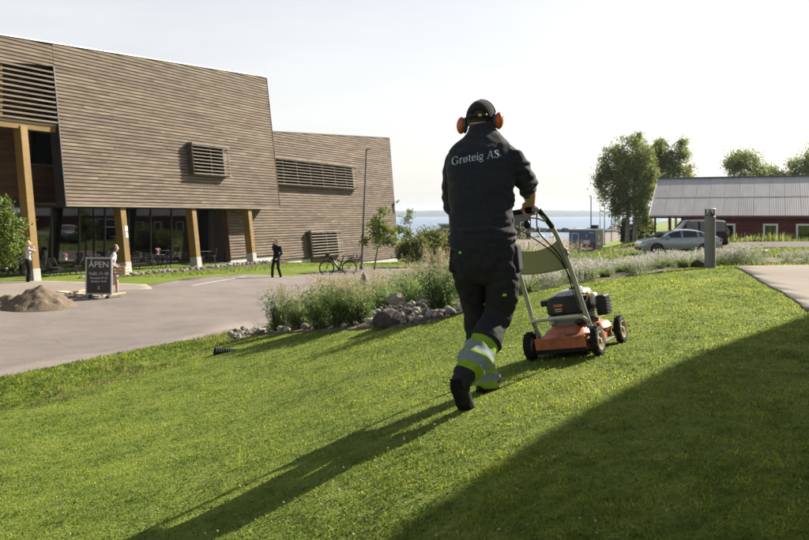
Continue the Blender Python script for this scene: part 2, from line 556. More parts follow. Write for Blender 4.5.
def G(x, y):
    x = np.asarray(x, float); y = np.asarray(y, float)
    sh = x.shape
    xf, yf = x.ravel(), y.ravel()
    z = np.empty(xf.shape)
    for i in range(0, len(xf), 20000):
        a, b = xf[i:i + 20000], yf[i:i + 20000]
        d2 = (a[:, None] - _C[None, :, 0]) ** 2 + (b[:, None] - _C[None, :, 1]) ** 2
        z[i:i + 20000] = (0.5 * d2 * np.log(d2 + 1e-9)) @ _W[:-3] + _W[-3] + _W[-2] * a + _W[-1] * b
    z = z - ditch(xf, yf)
    far = -4.6 - 0.006 * np.clip(yf - 90, 0, 400) + sstep(30, 60, xf - yf * 0.1) * 1.6
    far = far - 6.0 * sstep(-12, 6, yf - shore(xf))
    wd = np.maximum(sstep(85, 120, yf), np.maximum(sstep(45, 70, np.abs(xf - 5)), sstep(15, 40, -yf)))
    near_flat = np.where(yf < 60, np.clip(-1.7 + 0.02 * xf, -2.7, -1.0), far)
    z = z * (1 - wd) + np.where(yf < 60, near_flat, far) * wd
    return z.reshape(sh)
def g(x, y):
    return float(G(np.array([x]), np.array([y]))[0])

def inpoly(x, y, poly):
    x = np.asarray(x); y = np.asarray(y)
    c = np.zeros(x.shape, bool)
    n = len(poly)
    for i in range(n):
        x0, y0 = poly[i][:2]; x1, y1 = poly[(i + 1) % n][:2]
        cond = ((y0 > y) != (y1 > y)) & (x < (x1 - x0) * (y - y0) / (y1 - y0 + 1e-12) + x0)
        c ^= cond
    return c

def smooth_poly(pts, it=2):
    for _ in range(it):
        q = []
        for i in range(len(pts)):
            a, b = pts[i], pts[(i + 1) % len(pts)]
            q.append((a[0] * .75 + b[0] * .25, a[1] * .75 + b[1] * .25))
            q.append((a[0] * .25 + b[0] * .75, a[1] * .25 + b[1] * .75))
        pts = q
    return pts

def drape(name, poly, step, off, mat, skirt=0.12, parent=None, wob=0.0):
    """a sheet following the ground inside a plan polygon, with a skirt so that its edge has thickness"""
    bnd = []
    for i in range(len(poly)):
        a, b = Vector(poly[i][:2]), Vector(poly[(i + 1) % len(poly)][:2])
        n = max(1, int((b - a).length / step))
        for k in range(n):
            p = a.lerp(b, k / n)
            if wob:
                p = p + Vector((noise.noise((p.x * 1.7, p.y * 1.7, 3.1)), noise.noise((p.x * 1.7, p.y * 1.7, 9.2)))) * wob
            bnd.append(p)
    xs = [p.x for p in bnd]; ys = [p.y for p in bnd]
    gx, gy = np.meshgrid(np.arange(min(xs), max(xs), step), np.arange(min(ys), max(ys), step))
    ins = inpoly(gx.ravel(), gy.ravel(), [tuple(p) for p in bnd])
    inner = [Vector((a, b)) for a, b in zip(gx.ravel()[ins], gy.ravel()[ins])]
    vin = bnd + inner
    nb = len(bnd)
    res = delaunay_2d_cdt(vin, [(i, (i + 1) % nb) for i in range(nb)], [], 1, 1e-4)
    v2, edges, faces = res[0], res[1], res[2]
    X = np.array([p.x for p in v2]); Y = np.array([p.y for p in v2])
    Z = G(X, Y) + off
    verts = [(a, b, c) for a, b, c in zip(X, Y, Z)]
    fs = [list(f) for f in faces]
    cnt = {}
    for f in fs:
        for i in range(len(f)):
            e = (f[i], f[(i + 1) % len(f)])
            cnt[e] = 1
    be = [e for e in cnt if (e[1], e[0]) not in cnt]
    low = {}
    for a, b in be:
        for i in (a, b):
            if i not in low:
                low[i] = len(verts)
                verts.append((verts[i][0], verts[i][1], verts[i][2] - skirt))
        fs.append([b, a, low[a], low[b]])
    me = bpy.data.meshes.new(name)
    me.from_pydata(verts, [], fs)
    me.update()
    o = link(name, me, mat, parent)
    me.shade_smooth()
    return o

M['lawn'] = ground_mat('lawn_soil_and_grass', [(0.25, (0.085, 0.125, 0.014)), (0.5, (0.125, 0.170, 0.020)), (0.68, (0.17, 0.20, 0.032)), (0.82, (0.175, 0.165, 0.055))], 1.3, bump=0.9, bscale=70, fine=110)
M['asphalt'] = ground_mat('asphalt', [(0.25, (0.142, 0.121, 0.108)), (0.5, (0.178, 0.154, 0.139)), (0.75, (0.212, 0.186, 0.169))], 0.7, bump=0.6, bscale=60, fine=45, cracks=True)
M['pathc'] = ground_mat('pale_path', [(0.25, (0.175, 0.15, 0.122)), (0.5, (0.215, 0.187, 0.155)), (0.75, (0.25, 0.22, 0.185))], 0.5, bump=0.3, bscale=120, fine=140)
M['gravel'] = ground_mat('gravel_drive', [(0.25, (0.09, 0.075, 0.062)), (0.5, (0.12, 0.10, 0.085)), (0.75, (0.155, 0.13, 0.11))], 0.8, bump=0.7, bscale=70, fine=60)
M['soil'] = ground_mat('bed_soil', [(0.25, (0.05, 0.045, 0.03)), (0.5, (0.10, 0.085, 0.06)), (0.75, (0.20, 0.175, 0.14))], 9, bump=1.0, bscale=18, fine=40)
M['paint'] = P('road_paint', (0.42, 0.41, 0.39), 0.7, 0.12, 9)

# one sheet, finely divided near the camera, out to the lake and the land beside it
def axis(lo, hi, c, h0, gr):
    out = [c]
    s = h0
    while out[-1] < hi:
        out.append(out[-1] + s); s *= gr
    s = h0
    neg = [c]
    while neg[-1] > lo:
        neg.append(neg[-1] - s); s *= gr
    return np.array(sorted(set(neg + out)))
ax_x = axis(-260, 480, 0.5, 0.16, 1.022)
ax_y = axis(-60, 900, 5.0, 0.16, 1.02)
gx, gy = np.meshgrid(ax_x, ax_y)
gz = G(gx, gy)
def grid_mesh(name, X, Y, Z, mat, kind='structure'):
    ny, nx = X.shape
    co = np.stack([X, Y, Z], -1).reshape(-1, 3).astype(np.float32)
    idx = np.arange(nx * ny).reshape(ny, nx)
    q = np.stack([idx[:-1, :-1], idx[:-1, 1:], idx[1:, 1:], idx[1:, :-1]], -1).reshape(-1, 4)
    me = bpy.data.meshes.new(name)
    me.vertices.add(len(co)); me.vertices.foreach_set('co', co.ravel())
    me.loops.add(q.size); me.loops.foreach_set('vertex_index', q.ravel().astype(np.int32))
    me.polygons.add(len(q)); me.polygons.foreach_set('loop_start', (np.arange(len(q)) * 4).astype(np.int32))
    me.update(calc_edges=True)
    me.validate()
    o = link(name, me, mat)
    me.shade_smooth()
    o['kind'] = kind
    return o
ground = grid_mesh('ground', gx, gy, gz, M['lawn'])
tag(ground, 'sloping green lawn and grassy ground running down towards the lake')

def pl(*a):
    return [tuple(U(*c)[:2]) for c in a]

ROAD = pl((-260,420,9.5),(-120,400,10.6),(0,378,12.1),(100,358,14.3),(200,340,16.6),(226,333,18.0)) + \
       [(-3.6,19.6),(-2.4,22.4),(-1.2,25.5),(1.2,29.5),(4.5,34.5),(7.6,44),(9.6,56),(12.5,70),(14.5,84),(30,128),(62,205),(80,262),(92,300),(86,318),
        (66,262),(48,206),(32,185),(20,176),(12,150),(8,110),(4.5,80),(2.2,66),(0.6,56),(-1.6,47),(-4.4,40.5),(-5.2,36.5),(-7.4,37.0),(-9.2,33.4),(-9.6,30.2),(-11.4,27.2),(-12.5,23.0),(-16,20.5),(-24,17.5),(-30,15)]
road = drape('road', ROAD, 0.9, 0.05, M['asphalt'], wob=0.05)
tag(road, 'grey asphalt road curving past the timber building', kind='structure')
PATH = pl((735,266.5,12.9),(809,265,13.4),(900,265,13.6)) + [(12.5,10.5),(9.5,6.5),(6.0,6.1)] + pl((809,312,7.35),(790,300,8.5),(765,285,10.3),(742,271,12.0))
path = drape('path', PATH, 0.3, 0.02, M['pathc'], wob=0.03)
tag(path, 'pale concrete path at the crest of the lawn', kind='structure')
FORE = [(-17.2,30.2),(-15.4,32.0),(-12.9,30.0),(-11.6,32.2),(-10.6,31.4),(-9.75,30.3),(-11.5,27.1),(-12.6,22.9),(-16.1,20.6),(-24,19),(-30,22),(-26,34)]
FORE = [(-26,19.5),(-12.75,24.2),(-10.9,26.3),(-8.9,27.8),(-9.8,29.9),(-12.0,30.6),(-14.4,31.6),(-16.0,31.0),(-28,33)]
fore = drape('forecourt_path', FORE, 0.6, 0.062, M['pathc'], wob=0.04)
tag(fore, 'pale paved path in front of the entrance columns', kind='structure')
DRIVE = [(13.2,52.5),(20,46.0),(30,42),(50,38),(52,46),(36,51),(26,54.5),(18,56.5)]
drive = drape('gravel_drive', DRIVE, 0.9, 0.02, M['gravel'], wob=0.12)
tag(drive, 'brown gravel drive in front of the red barn', kind='structure')
BED = pl((228,335,16.2),(265,336.5,13.9),(330,334,11.9),(420,330,9.95),(460,318,9.6),(545,293,10.1),(600,283,11.1),(660,273,12.5),(702,267,13.6)) + \
      [(6.3,14.9),(9.2,14.9),(9.6,17.0),(7.6,19.5),(6.2,23.0),(4.0,26.2),(1.2,26.4),(-0.8,24.6),(-2.2,21.6),(-3.3,19.2),(-3.9,17.8)]
BED_IN = pl((232,335,16.6),(265,336.5,14.25),(330,334,12.25),(420,330,10.3),(460,318,10.0),(545,293,10.5),(600,283,11.5),(660,273,12.9),(702,267,13.9)) + BED[9:]
bed = drape('planting_bed', BED, 0.35, 0.018, M['soil'], wob=0.06)
tag(bed, 'planting bed of soil and round stones between lawn and road', kind='structure')

# painted parking line on the asphalt
a, b = U(192, 290, 29.4), U(246, 277.5, 35.4)
def strip(name, p, q, w, off, mat, parent=None):
    p, q = Vector(p[:2]), Vector(q[:2])
    t = (q - p).normalized(); s = Vector((-t.y, t.x)) * w / 2
    n = int((q - p).length / 0.5) + 1
    vs, fs = [], []
    for i in range(n + 1):
        c = p.lerp(q, i / n)
        for sg in (-1, 1):
            e = c + s * sg
            vs.append((e.x, e.y, g(e.x, e.y) + off))
    for i in range(n):
        fs.append((2 * i, 2 * i + 1, 2 * i + 3, 2 * i + 2))
    me = bpy.data.meshes.new(name); me.from_pydata(vs, [], fs); me.update()
    return link(name, me, mat, parent)
strip('painted_line', a, b, 0.12, 0.062, M['paint'], road)

# lake and far shore
m, nt, out = new_mat('lake_water')
L = nt.links.new
bs = nt.nodes.new('ShaderNodeBsdfPrincipled')
bs.inputs['Base Color'].default_value = (0.07, 0.13, 0.22, 1)
bs.inputs['Roughness'].default_value = 0.3
gg = nt.nodes.new('ShaderNodeNewGeometry')
mp = nt.nodes.new('ShaderNodeMapping'); mp.inputs['Scale'].default_value = (0.35, 1.0, 1.0)
L(gg.outputs['Position'], mp.inputs['Vector'])
no = nt.nodes.new('ShaderNodeTexNoise'); no.inputs['Scale'].default_value = 0.5; no.inputs['Detail'].default_value = 6
L(mp.outputs[0], no.inputs['Vector'])
bp = nt.nodes.new('ShaderNodeBump'); bp.inputs['Strength'].default_value = 0.35; bp.inputs['Distance'].default_value = 0.3
L(no.outputs['Fac'], bp.inputs['Height']); L(bp.outputs[0], bs.inputs['Normal'])
L(bs.outputs[0], out.inputs['Surface'])
M['water'] = m
me = bpy.data.meshes.new('lake')
me.from_pydata([(-6000, 140, LAKE_Z), (7000, 140, LAKE_Z), (7000, 5200, LAKE_Z), (-6000, 5200, LAKE_Z)], [], [(0, 1, 2, 3)])
me.update()
lake = tag(link('lake', me, m), 'calm pale blue lake stretching to the far shore', kind='structure')
M['hill'] = ground_mat('far_forest', [(0.3, (0.018, 0.028, 0.022)), (0.6, (0.03, 0.042, 0.03)), (0.8, (0.06, 0.07, 0.04))], 0.004, bump=0.0, fine=0.02)
hx = np.linspace(-4200, 6200, 260)
hy = np.array([3900, 3960, 4060, 4250, 4500, 4800])
HX, HY = np.meshgrid(hx, hy)
prof = np.array([-0.3, 0.30, 0.55, 0.8, 1.0, 0.9])[:, None]
hh = np.array([20 + 9 * math.sin(x * .0011 + 1) + 6 * math.sin(x * .0029) + 7 * noise.noise((x * .004, 0, 1)) + 4 * noise.noise((x * .02, 3, 1)) for x in hx])
HZm = LAKE_Z + prof * (hh[None, :] + 6)
hills = grid_mesh('hills', HX, HY, HZm, M['hill'])
tag(hills, 'low wooded hills along the far shore of the lake')
# ------------------------------------------------------------------ timber building
BZ = -2.7
BX, BY = -12.66, 37.2
B_ROT = R(65)
LEAN = math.atan(0.125)
bd = Vector((math.sin(R(25)), math.cos(R(25)), 0)); bi = Vector((-math.cos(R(25)), math.sin(R(25)), 0))
def bw(s, y, z):
    """building coordinates (along facade, inward, height above plinth) to the world"""
    return Vector((BX, BY, BZ)) + bd * s + bi * y + Vector((0, 0, z))

def clip(poly, a, b, c):
    """keep a*s + b*z <= c"""
    out = []
    n = len(poly)
    for i in range(n):
        p, q = poly[i], poly[(i + 1) % n]
        dp, dq = a * p[0] + b * p[1] - c, a * q[0] + b * q[1] - c
        if dp <= 0: out.append(p)
        if dp * dq < 0:
            t = dp / (dp - dq)
            out.append((p[0] + (q[0] - p[0]) * t, p[1] + (q[1] - p[1]) * t))
    return out

def board(parent, poly, y0, y1, mat, name='board'):
    cs = sum(p[0] for p in poly) / len(poly); cz = sum(p[1] for p in poly) / len(poly)
    mb = MB().prism([(p[0] - cs, p[1] - cz) for p in poly], y0, y1)
    o = mb.build(name, mat, parent, fix=True)
    o.location = (cs, 0, cz)
    return o

def clad(parent, z0, z1, pitch, hgt, s0f, s1f, clips, lens, r, dep=0.055):
    k = 0
    n = 0
    while True:
        z = z0 + k * pitch
        if z > z1: break
        s0, s1 = s0f(z), s1f(z)
        s = s0
        first = True
        while s < s1 - 0.05:
            Ln = r.uniform(*lens) * (r.uniform(0.3, 1) if first else 1)
            first = False
            e = min(s + Ln, s1)
            if s1 - e < 0.8: e = s1
            poly = [(s + .004, z), (e - .004, z), (e - .004, z + hgt), (s + .004, z + hgt)]
            for cl in clips:
                poly = clip(poly, *cl)
                if len(poly) < 3: break
            if len(poly) >= 3:
                jit = r.uniform(-.006, .006)
                board(parent, poly, -dep + jit, 0.004, M['board'])
                n += 1
            s = e
        k += 1
    return n

M['void'] = P('slat_shade_black', (0.006, 0.006, 0.006), 1.0, 0.2, spec=0.0)  # near-black that paints in the shade behind the louvre slats
roofM = lambda s: 10.09 + (s + 6.32) * 0.0692
roofW = lambda s: 8.22 + (s - 14.58) * 0.0661
rb = random.Random(3)

main = empty('timber_building', (BX, BY, BZ), B_ROT, 'large timber clad building with leaning facade, yellow columns and glazed ground floor', 'building')
S0, S1 = -3.8, 12.45
poly = [(S0, 3.2), (S1, 3.2), (S1, roofM(S1)), (-16, roofM(-16)), (-16, 8.15), (S0, 9.27)]
wall = MB().prism(poly, 0.0, 0.25).build('wall', M['backing'], main)
wall.rotation_euler.x = -LEAN
n1 = clad(wall, 3.22, 11.4, 0.162, 0.117, lambda z: S0, lambda z: S1, [(-0.0692, 1, 10.09 + 6.32 * 0.0692 - 0.02)], (3.4, 5.4), rb)
n2 = clad(wall, 8.26, 10.2, 0.162, 0.117, lambda z: -16, lambda z: S0 - 0.01, [(-0.0692, 1, 10.09 + 6.32 * 0.0692 - 0.02), (0.092, -1, -(9.27 + 0.35) + 0.0)], (3.4, 5.4), rb)
# edge trims and flashing
MB().b2((S0 - 0.05, -0.075, 3.16), (S0, 0.5, 9.27)).build('edge_trim', M['dark_metal'], wall)
MB().b2((S1, -0.075, 3.16), (S1 + 0.05, 0.3, roofM(S1))).build('edge_trim', M['redwood'], wall)
MB().bar((-16, 0.1, roofM(-16) + 0.05), (S1 + 0.05, 0.1, roofM(S1) + 0.05), 0.36, 0.045).build('roof_flashing', M['flash'], wall)
MB().b2((S0, -0.06, 3.12), (S1, 0.1, 3.195)).build('drip_board', M['slat'], wall)
# closed volume behind the facade
MB().add([(-16, 1.6, 9.6), (S1, 1.6, 11.3), (S1, 22, 11.6), (-16, 22, 10)], [(0, 1, 2, 3)]).build('roof', M['dark_metal'], main)
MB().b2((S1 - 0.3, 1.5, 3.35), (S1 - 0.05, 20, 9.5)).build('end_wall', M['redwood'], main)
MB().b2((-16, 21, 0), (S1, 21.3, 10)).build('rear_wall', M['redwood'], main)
MB().b2((-16, 0.46, 3.235), (S1 - 0.32, 20, 3.32)).build('soffit', M['redwood'], main) if False else None
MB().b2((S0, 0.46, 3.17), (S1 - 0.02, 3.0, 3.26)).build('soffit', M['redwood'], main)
MB().b2((S0 - 0.02, 3.0, 3.2), (S1 - 0.3, 20, 3.34)).build('floor_slab', M['interior'], main)

def louvre(parent_thing, s0, s1, z0, z1, dep, nslat, nv, window=True, y_off=0.0):
    fr = MB()
    fr.b2((s0, y_off - dep - 0.03, z1 - 0.05), (s1, y_off, z1 + 0.04))       # cap
    fr.b2((s0 - 0.03, y_off - 0.06, z0), (s0 + 0.03, y_off, z1)); fr.b2((s1 - 0.03, y_off - 0.06, z0), (s1 + 0.03, y_off, z1))
    for k in range(nv + 1):
        s = s0 + 0.06 + (s1 - s0 - 0.12) * k / nv
        fr.b2((s - 0.025, y_off - dep + 0.05, z0), (s + 0.025, y_off - dep + 0.10, z1 - 0.05))
        fr.b2((s - 0.02, y_off - dep + 0.05, z1 - 0.20), (s + 0.02, y_off, z1 - 0.16))
        fr.b2((s - 0.02, y_off - dep + 0.05, z0 + 0.12), (s + 0.02, y_off, z0 + 0.16))
    fr.b2((s0 + .03, y_off - dep + .09, z0 - .01), (s1 - .03, y_off, z0 + .03))
    sc = fr.build('louvre_screen', M['slat'], parent_thing)
    sc.rotation_euler.x = -LEAN
    mb = MB().b2((-(s1 - s0) / 2, -0.055, -0.014), ((s1 - s0) / 2, 0.055, 0.014))
    me = mb.mesh('slat')
    me.materials.append(M['slat'])
    for k in range(nslat):
        o = link('slat', me, None, sc)
        z = z0 + 0.05 + (z1 - 0.16 - z0) * k / (nslat - 1)
        o.location = ((s0 + s1) / 2, y_off - dep, z)
        o.rotation_euler.x = R(24)
    # small dark brackets along the cap
    n = int((s1 - s0) / 0.75)
    bme = MB().b2((-0.035, -0.05, -0.032), (0.035, 0.05, 0.032)).mesh('bracket'); bme.materials.append(M['black'])
    for k in range(n):
        s = s0 + (s1 - s0) * (k + 0.5) / n
        for ds in (-0.055, 0.095):
            o = link('bracket', bme, None, sc); o.location = (s + ds, y_off - dep + 0.01, z1 - 0.088)
    side = MB().b2((s0 - 0.02, y_off - dep + 0.08, z0 + .04), (s0 + 0.015, y_off, z1 - .06)).build('shade_panel', M['backing'], sc)  # dark panel added across the open side so the box shadow falls solid
    if window:
        MB().b2((s0 + 0.1, y_off - 0.075, z0 + 0.05), (s1 - 0.1, y_off - 0.055, z1 - 0.1)).build('window_pane', M['void'], sc)  # flat black sheet instead of glass: shade behind the slats put into colour
    # arm that swings the shutter, at the upper corner
    MB().tube([(s0 - 0.12, y_off - 0.05, z1 - 0.3), (s0 - 0.1, y_off - dep * 0.7, z1 + 0.02), (s0 + 0.05, y_off - dep, z1 + 0.03)], 0.025, 6).build('hinge_arm', M['dark_metal'], sc)
    return sc
louvre(main, 4.3, 7.4, 4.86, 6.52, 0.45, 9, 2)

# big louvre above the entrance
sc = MB().b2((-16, 0.05, 6.62), (S0 - 0.05, 0.12, 6.70)).build('louvre_screen', M['slat'], main)
sc.rotation_euler.x = -LEAN
me = MB().b2((-6.08, -0.05, -0.034), (6.08, 0.05, 0.034)).mesh('slat'); me.materials.append(M['slat'])
for k in range(11):
    z = 6.78 + k * 0.222
    o = link('slat', me, None, sc)
    o.location = (-9.93, -0.01, z)
    o.rotation_euler.x = R(16)
MB().b2((-16, 0.92, 6.30), (S0 - 0.06, 1.3, 6.66)).build('glulam_beam', M['glulam'], main)
MB().b2((-6.55, 1.2, 6.7), (-6.25, 1.5, 9.2)).build('louvre_post', M['glulam'], main)
# recess behind it
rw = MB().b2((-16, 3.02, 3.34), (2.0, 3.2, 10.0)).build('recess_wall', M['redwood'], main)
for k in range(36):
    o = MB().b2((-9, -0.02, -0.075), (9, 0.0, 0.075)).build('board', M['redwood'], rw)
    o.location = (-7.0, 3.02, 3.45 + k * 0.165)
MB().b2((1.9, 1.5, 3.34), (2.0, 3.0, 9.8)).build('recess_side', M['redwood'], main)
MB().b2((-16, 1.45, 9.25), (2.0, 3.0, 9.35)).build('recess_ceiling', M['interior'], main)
wf = MB()
for a, b in (((-3.45, 2.93, 5.05), (-3.38, 3.0, 6.5)), ((-2.17, 2.93, 5.05), (-2.1, 3.0, 6.5)), ((-3.45, 2.93, 6.43), (-2.1, 3.0, 6.5))):
    wf.b2(a, b)
wf.build('window_frame', M['dark_metal'], main)
MB().b2((-3.5, 2.9, 4.98), (-2.05, 3.0, 5.045)).build('window_sill', M['steel'], main)
MB().b2((-3.38, 2.95, 5.05), (-2.17, 2.97, 6.43)).build('window_pane', M['dark_glass'], main)

# ground floor glazing, panes between dark mullions
gl = MB()
GS0, GS1, GY = -15.2, 8.6, 2.75
npn = 15
for k in range(npn + 1):
    s = GS0 + (GS1 - GS0) * k / npn
    gl.b2((s - 0.04, GY - 0.06, 0.05), (s + 0.04, GY + 0.06, 3.17))
gl.b2((GS0, GY - 0.055, 0.0), (GS1, GY + 0.055, 0.1)); gl.b2((GS0, GY - 0.055, 3.05), (GS1, GY + 0.055, 3.165))
glz = gl.build('glazing_frame', M['dark_metal'], main)
for k in range(npn):
    s = GS0 + (GS1 - GS0) * (k + 0.5) / npn
    w = (GS1 - GS0) / npn - 0.09
    o = MB().box((0, 0, 0), (w, 0.02, 2.93)).build('pane', M['glass'], glz)
    o.location = (s, GY + rb.uniform(-.01, .01), 1.575)
    o.rotation_euler.z = rb.uniform(-0.006, 0.006)
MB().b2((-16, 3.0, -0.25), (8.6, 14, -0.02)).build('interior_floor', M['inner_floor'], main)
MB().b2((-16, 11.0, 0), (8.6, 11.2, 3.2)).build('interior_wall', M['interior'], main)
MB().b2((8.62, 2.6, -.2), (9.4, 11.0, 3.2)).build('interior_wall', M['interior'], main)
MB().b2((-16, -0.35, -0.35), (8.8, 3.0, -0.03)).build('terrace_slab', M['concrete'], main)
for s in (-12.5, -8, -3.4, 1.4, 6.1):
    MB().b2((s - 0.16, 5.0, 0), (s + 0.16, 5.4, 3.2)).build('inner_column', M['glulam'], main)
MB().b2((2.0, 8.4, 0), (7.2, 9.2, 1.1)).build('counter', M['redwood'], main)
for k, (s, y, z) in enumerate(((3.6, 6.2, 2.35), (4.4, 6.6, 2.2), (5.2, 6.2, 2.4), (5.9, 7.0, 2.25), (7.4, 5.6, 2.2))):
    lp = MB().tube([(s, y, z + 0.1), (s, y, 3.2)], 0.008, 5).build('pendant_lamp', M['black'], main)
    MB().ball((s, y, z), 0.07, 10, 6).build('bulb', M['bulb'], lp, smooth=True)

# leaning glulam columns on concrete feet
for k, s in enumerate((-10.5, -5.5, -0.42, 4.6, 9.5)):
    top = 6.45 if s < -5 else 3.24
    c = MB().b2((-0.17, -0.22, 0.5), (0.17, 0.22, top)).build('column', M['glulam'], main, bevel=0.012)
    c.location = (s, 0.3, 0); c.rotation_euler.x = -LEAN
    MB().b2((-0.185, -0.235, -0.2), (0.185, 0.235, 0.5)).build('concrete_foot', M['concrete'], c, bevel=0.015)
    if k == 2:
        MB().b2((0.0, -0.23, 1.95), (0.16, -0.222, 2.2)).build('notice', M['white'], c)
        MB().b2((0.01, -0.23, 1.65), (0.15, -0.222, 1.9)).build('notice', M['white'], c)

# ------------------------------------------------------------------ rear wing
wing = empty('timber_wing', (BX + bi.x * 1.3, BY + bi.y * 1.3, BZ), B_ROT, 'lower timber clad wing behind the main building with two louvred window boxes', 'building')
W0, W1 = 8.85, 31.3
botW = lambda s: 0.12 if s < 13.4 else (-0.24 if s < 17.6 else -0.78)
rake = 0.085   # end edge leans along the facade
poly = [(W0, 0.1), (13.4, 0.1), (13.4, -0.26), (17.6, -0.26), (17.6, -0.8), (W1 - 0.05, -0.8), (W1 + 9.35 * rake, roofW(W1 + .8)), (W0, roofW(W0))]
ww = MB().prism(poly, 0.0, 0.25).build('wall', M['backing'], wing)
ww.rotation_euler.x = -LEAN
def s0w(z):
    if z < -0.25: return 17.6
    if z < 0.1: return 13.4
    return W0
PIT = 0.168
zz = -0.78
rows = [(-0.78, -0.27), (-0.246, 0.09), (0.11, 9.5)]
wc = [(-0.0661, 1, 8.22 - 14.58 * 0.0661 - 0.02), (1, -rake, W1)]
n3 = clad(ww, -0.78, 9.5, PIT, 0.12, s0w, lambda z: 33, wc, (4.9, 6.6), rb)
MB().bar((W0, 0.1, roofW(W0) + 0.04), (W1 + 0.82, 0.1, roofW(W1 + 0.8) + 0.04), 0.34, 0.07).build('roof_flashing', M['dark_metal'], ww)
MB().bar((W1 - 0.05, 0.1, -0.8), (W1 + 9.3 * rake, 0.1, roofW(W1 + .8)), 0.33, 0.05, upv=(1, 0, 0)).build('edge_trim', M['slat'], ww)
MB().b2((W0 - 0.06, -0.06, 0.05), (W0, 0.3, 3.2)).build('edge_trim', M['redwood'], ww)
fo = MB()
fo.b2((W0, 0.03, -1.2), (13.4, 0.24, 0.1)); fo.b2((13.4, 0.0, -1.6), (17.6, 0.21, -0.265)); fo.b2((17.6, -0.06, -2.4), (W1 - 0.1, 0.15, -0.81))
fo.build('foundation', M['white_conc'], wing)
MB().b2((W0 + 0.1, 1.4, 3.2), (W1 + 0.4, 18, 8.0)).build('volume', M['redwood'], wing)
MB().b2((W0 + 0.1, 0.55, -1.5), (W1 - 0.2, 9.3, 3.19)).build('inner_wall', M['backing'], wing)
louvre(wing, 13.0, 24.8, 4.70, 6.47, 0.45, 9, 7)
louvre(wing, 17.2, 21.4, -0.15, 1.58, 0.45, 9, 2)
cm = MB()
cm.bar((W1 + 0.2, -0.1, 4.0), (W1 + 0.55, -0.25, 3.9), 0.05, 0.05)
cm.tube([(W1 + 0.35, -0.45, 3.92), (W1 + 0.75, -0.05, 3.84)], [0.09, 0.09], 10)
o = cm.build('security_camera', M['white'], ww)
MB().b2((W1 - 0.1, -0.12, 2.9), (W1 + 0.05, -0.05, 3.7)).build('conduit', M['black'], ww)

# stones laid along the foot of the columns
def stone_mesh(seed, flat=0.7):
    bm = bmesh.new()
    bmesh.ops.create_icosphere(bm, subdivisions=2, radius=1.0)
    r = random.Random(seed)
    o = Vector((r.uniform(0, 50), r.uniform(0, 50), r.uniform(0, 50)))
    sc = Vector((r.uniform(.8, 1.2), r.uniform(.65, 1.0), flat * r.uniform(.7, 1.1)))
    for v in bm.verts:
        d = 1 + 0.28 * noise.noise(v.co * 0.9 + o) + 0.08 * noise.noise(v.co * 2.5 + o)
        v.co = Vector((v.co.x * sc.x, v.co.y * sc.y, v.co.z * sc.z)) * d
    me = bpy.data.meshes.new('stone')
    bm.to_mesh(me); bm.free()
    me.shade_smooth()
    me.materials.append(M['stone'])
    return me
M['stone'] = P('river_stone', (0.21, 0.19, 0.165), 0.9, 0.35, 3.0, 0.35, 14, obj_rand=0.5, spec=0.2)
M['rock'] = P('boulder', (0.050, 0.044, 0.038), 0.95, 0.7, 2.6, 0.9, 9, spec=0.1)
stone_meshes = [stone_mesh(i) for i in range(8)]
st = MB().b2((-4.2, -1.65, -0.2), (10.2, -0.36, 0.015)).build('stone_strip', M['soil'], None)
st.location = (BX, BY, BZ); st.rotation_euler.z = B_ROT
tag(st, 'strip of loose grey stones along the column feet', kind='structure')
for k in range(230):
    o = link('stone', stone_meshes[k % 8], None, st)
    r_ = rb.uniform(0.06, 0.12)
    o.scale = (r_, r_, r_)
    o.location = (rb.uniform(-4.1, 10.1), rb.uniform(-1.6, -0.42), 0.03 + rb.uniform(0, 0.04))
    o.rotation_euler = (rb.uniform(-.3, .3), rb.uniform(-.3, .3), rb.uniform(0, 6.3))

# ------------------------------------------------------------------ terrace furniture
M['chair'] = P('chair_slats', (0.045, 0.04, 0.036), 0.6, 0.2)
M['flower'] = P('pink_flower', (0.55, 0.14, 0.22), 0.6, 0.3, 30)
M['tgreen'] = P('table_plant', (0.05, 0.09, 0.02), 0.6, 0.3, 30)
def bistro_chair(loc, rz, label):
    t = empty('bistro_chair', loc, rz, label, 'chair', 'folding chairs under the overhang')
    for sx in (-0.2, 0.2):
        MB().bar((sx, -0.22, 0), (sx, 0.24, 0.9), 0.02, 0.03).build('leg', M['dark_metal'], t)
        MB().bar((sx * 0.9, 0.24, 0), (sx * 0.9, -0.18, 0.45), 0.02, 0.03).build('leg', M['dark_metal'], t)
    s = MB()
    for k in range(5):
        s.box((0, -0.16 + k * 0.08, 0.455), (0.4, 0.065, 0.018))
    s.build('seat', M['chair'], t)
    s = MB()
    for k in range(3):
        s.box((0, 0.155 + k * 0.045, 0.68 + k * 0.085), (0.4, 0.018, 0.065))
    s.build('backrest', M['chair'], t)
    return t
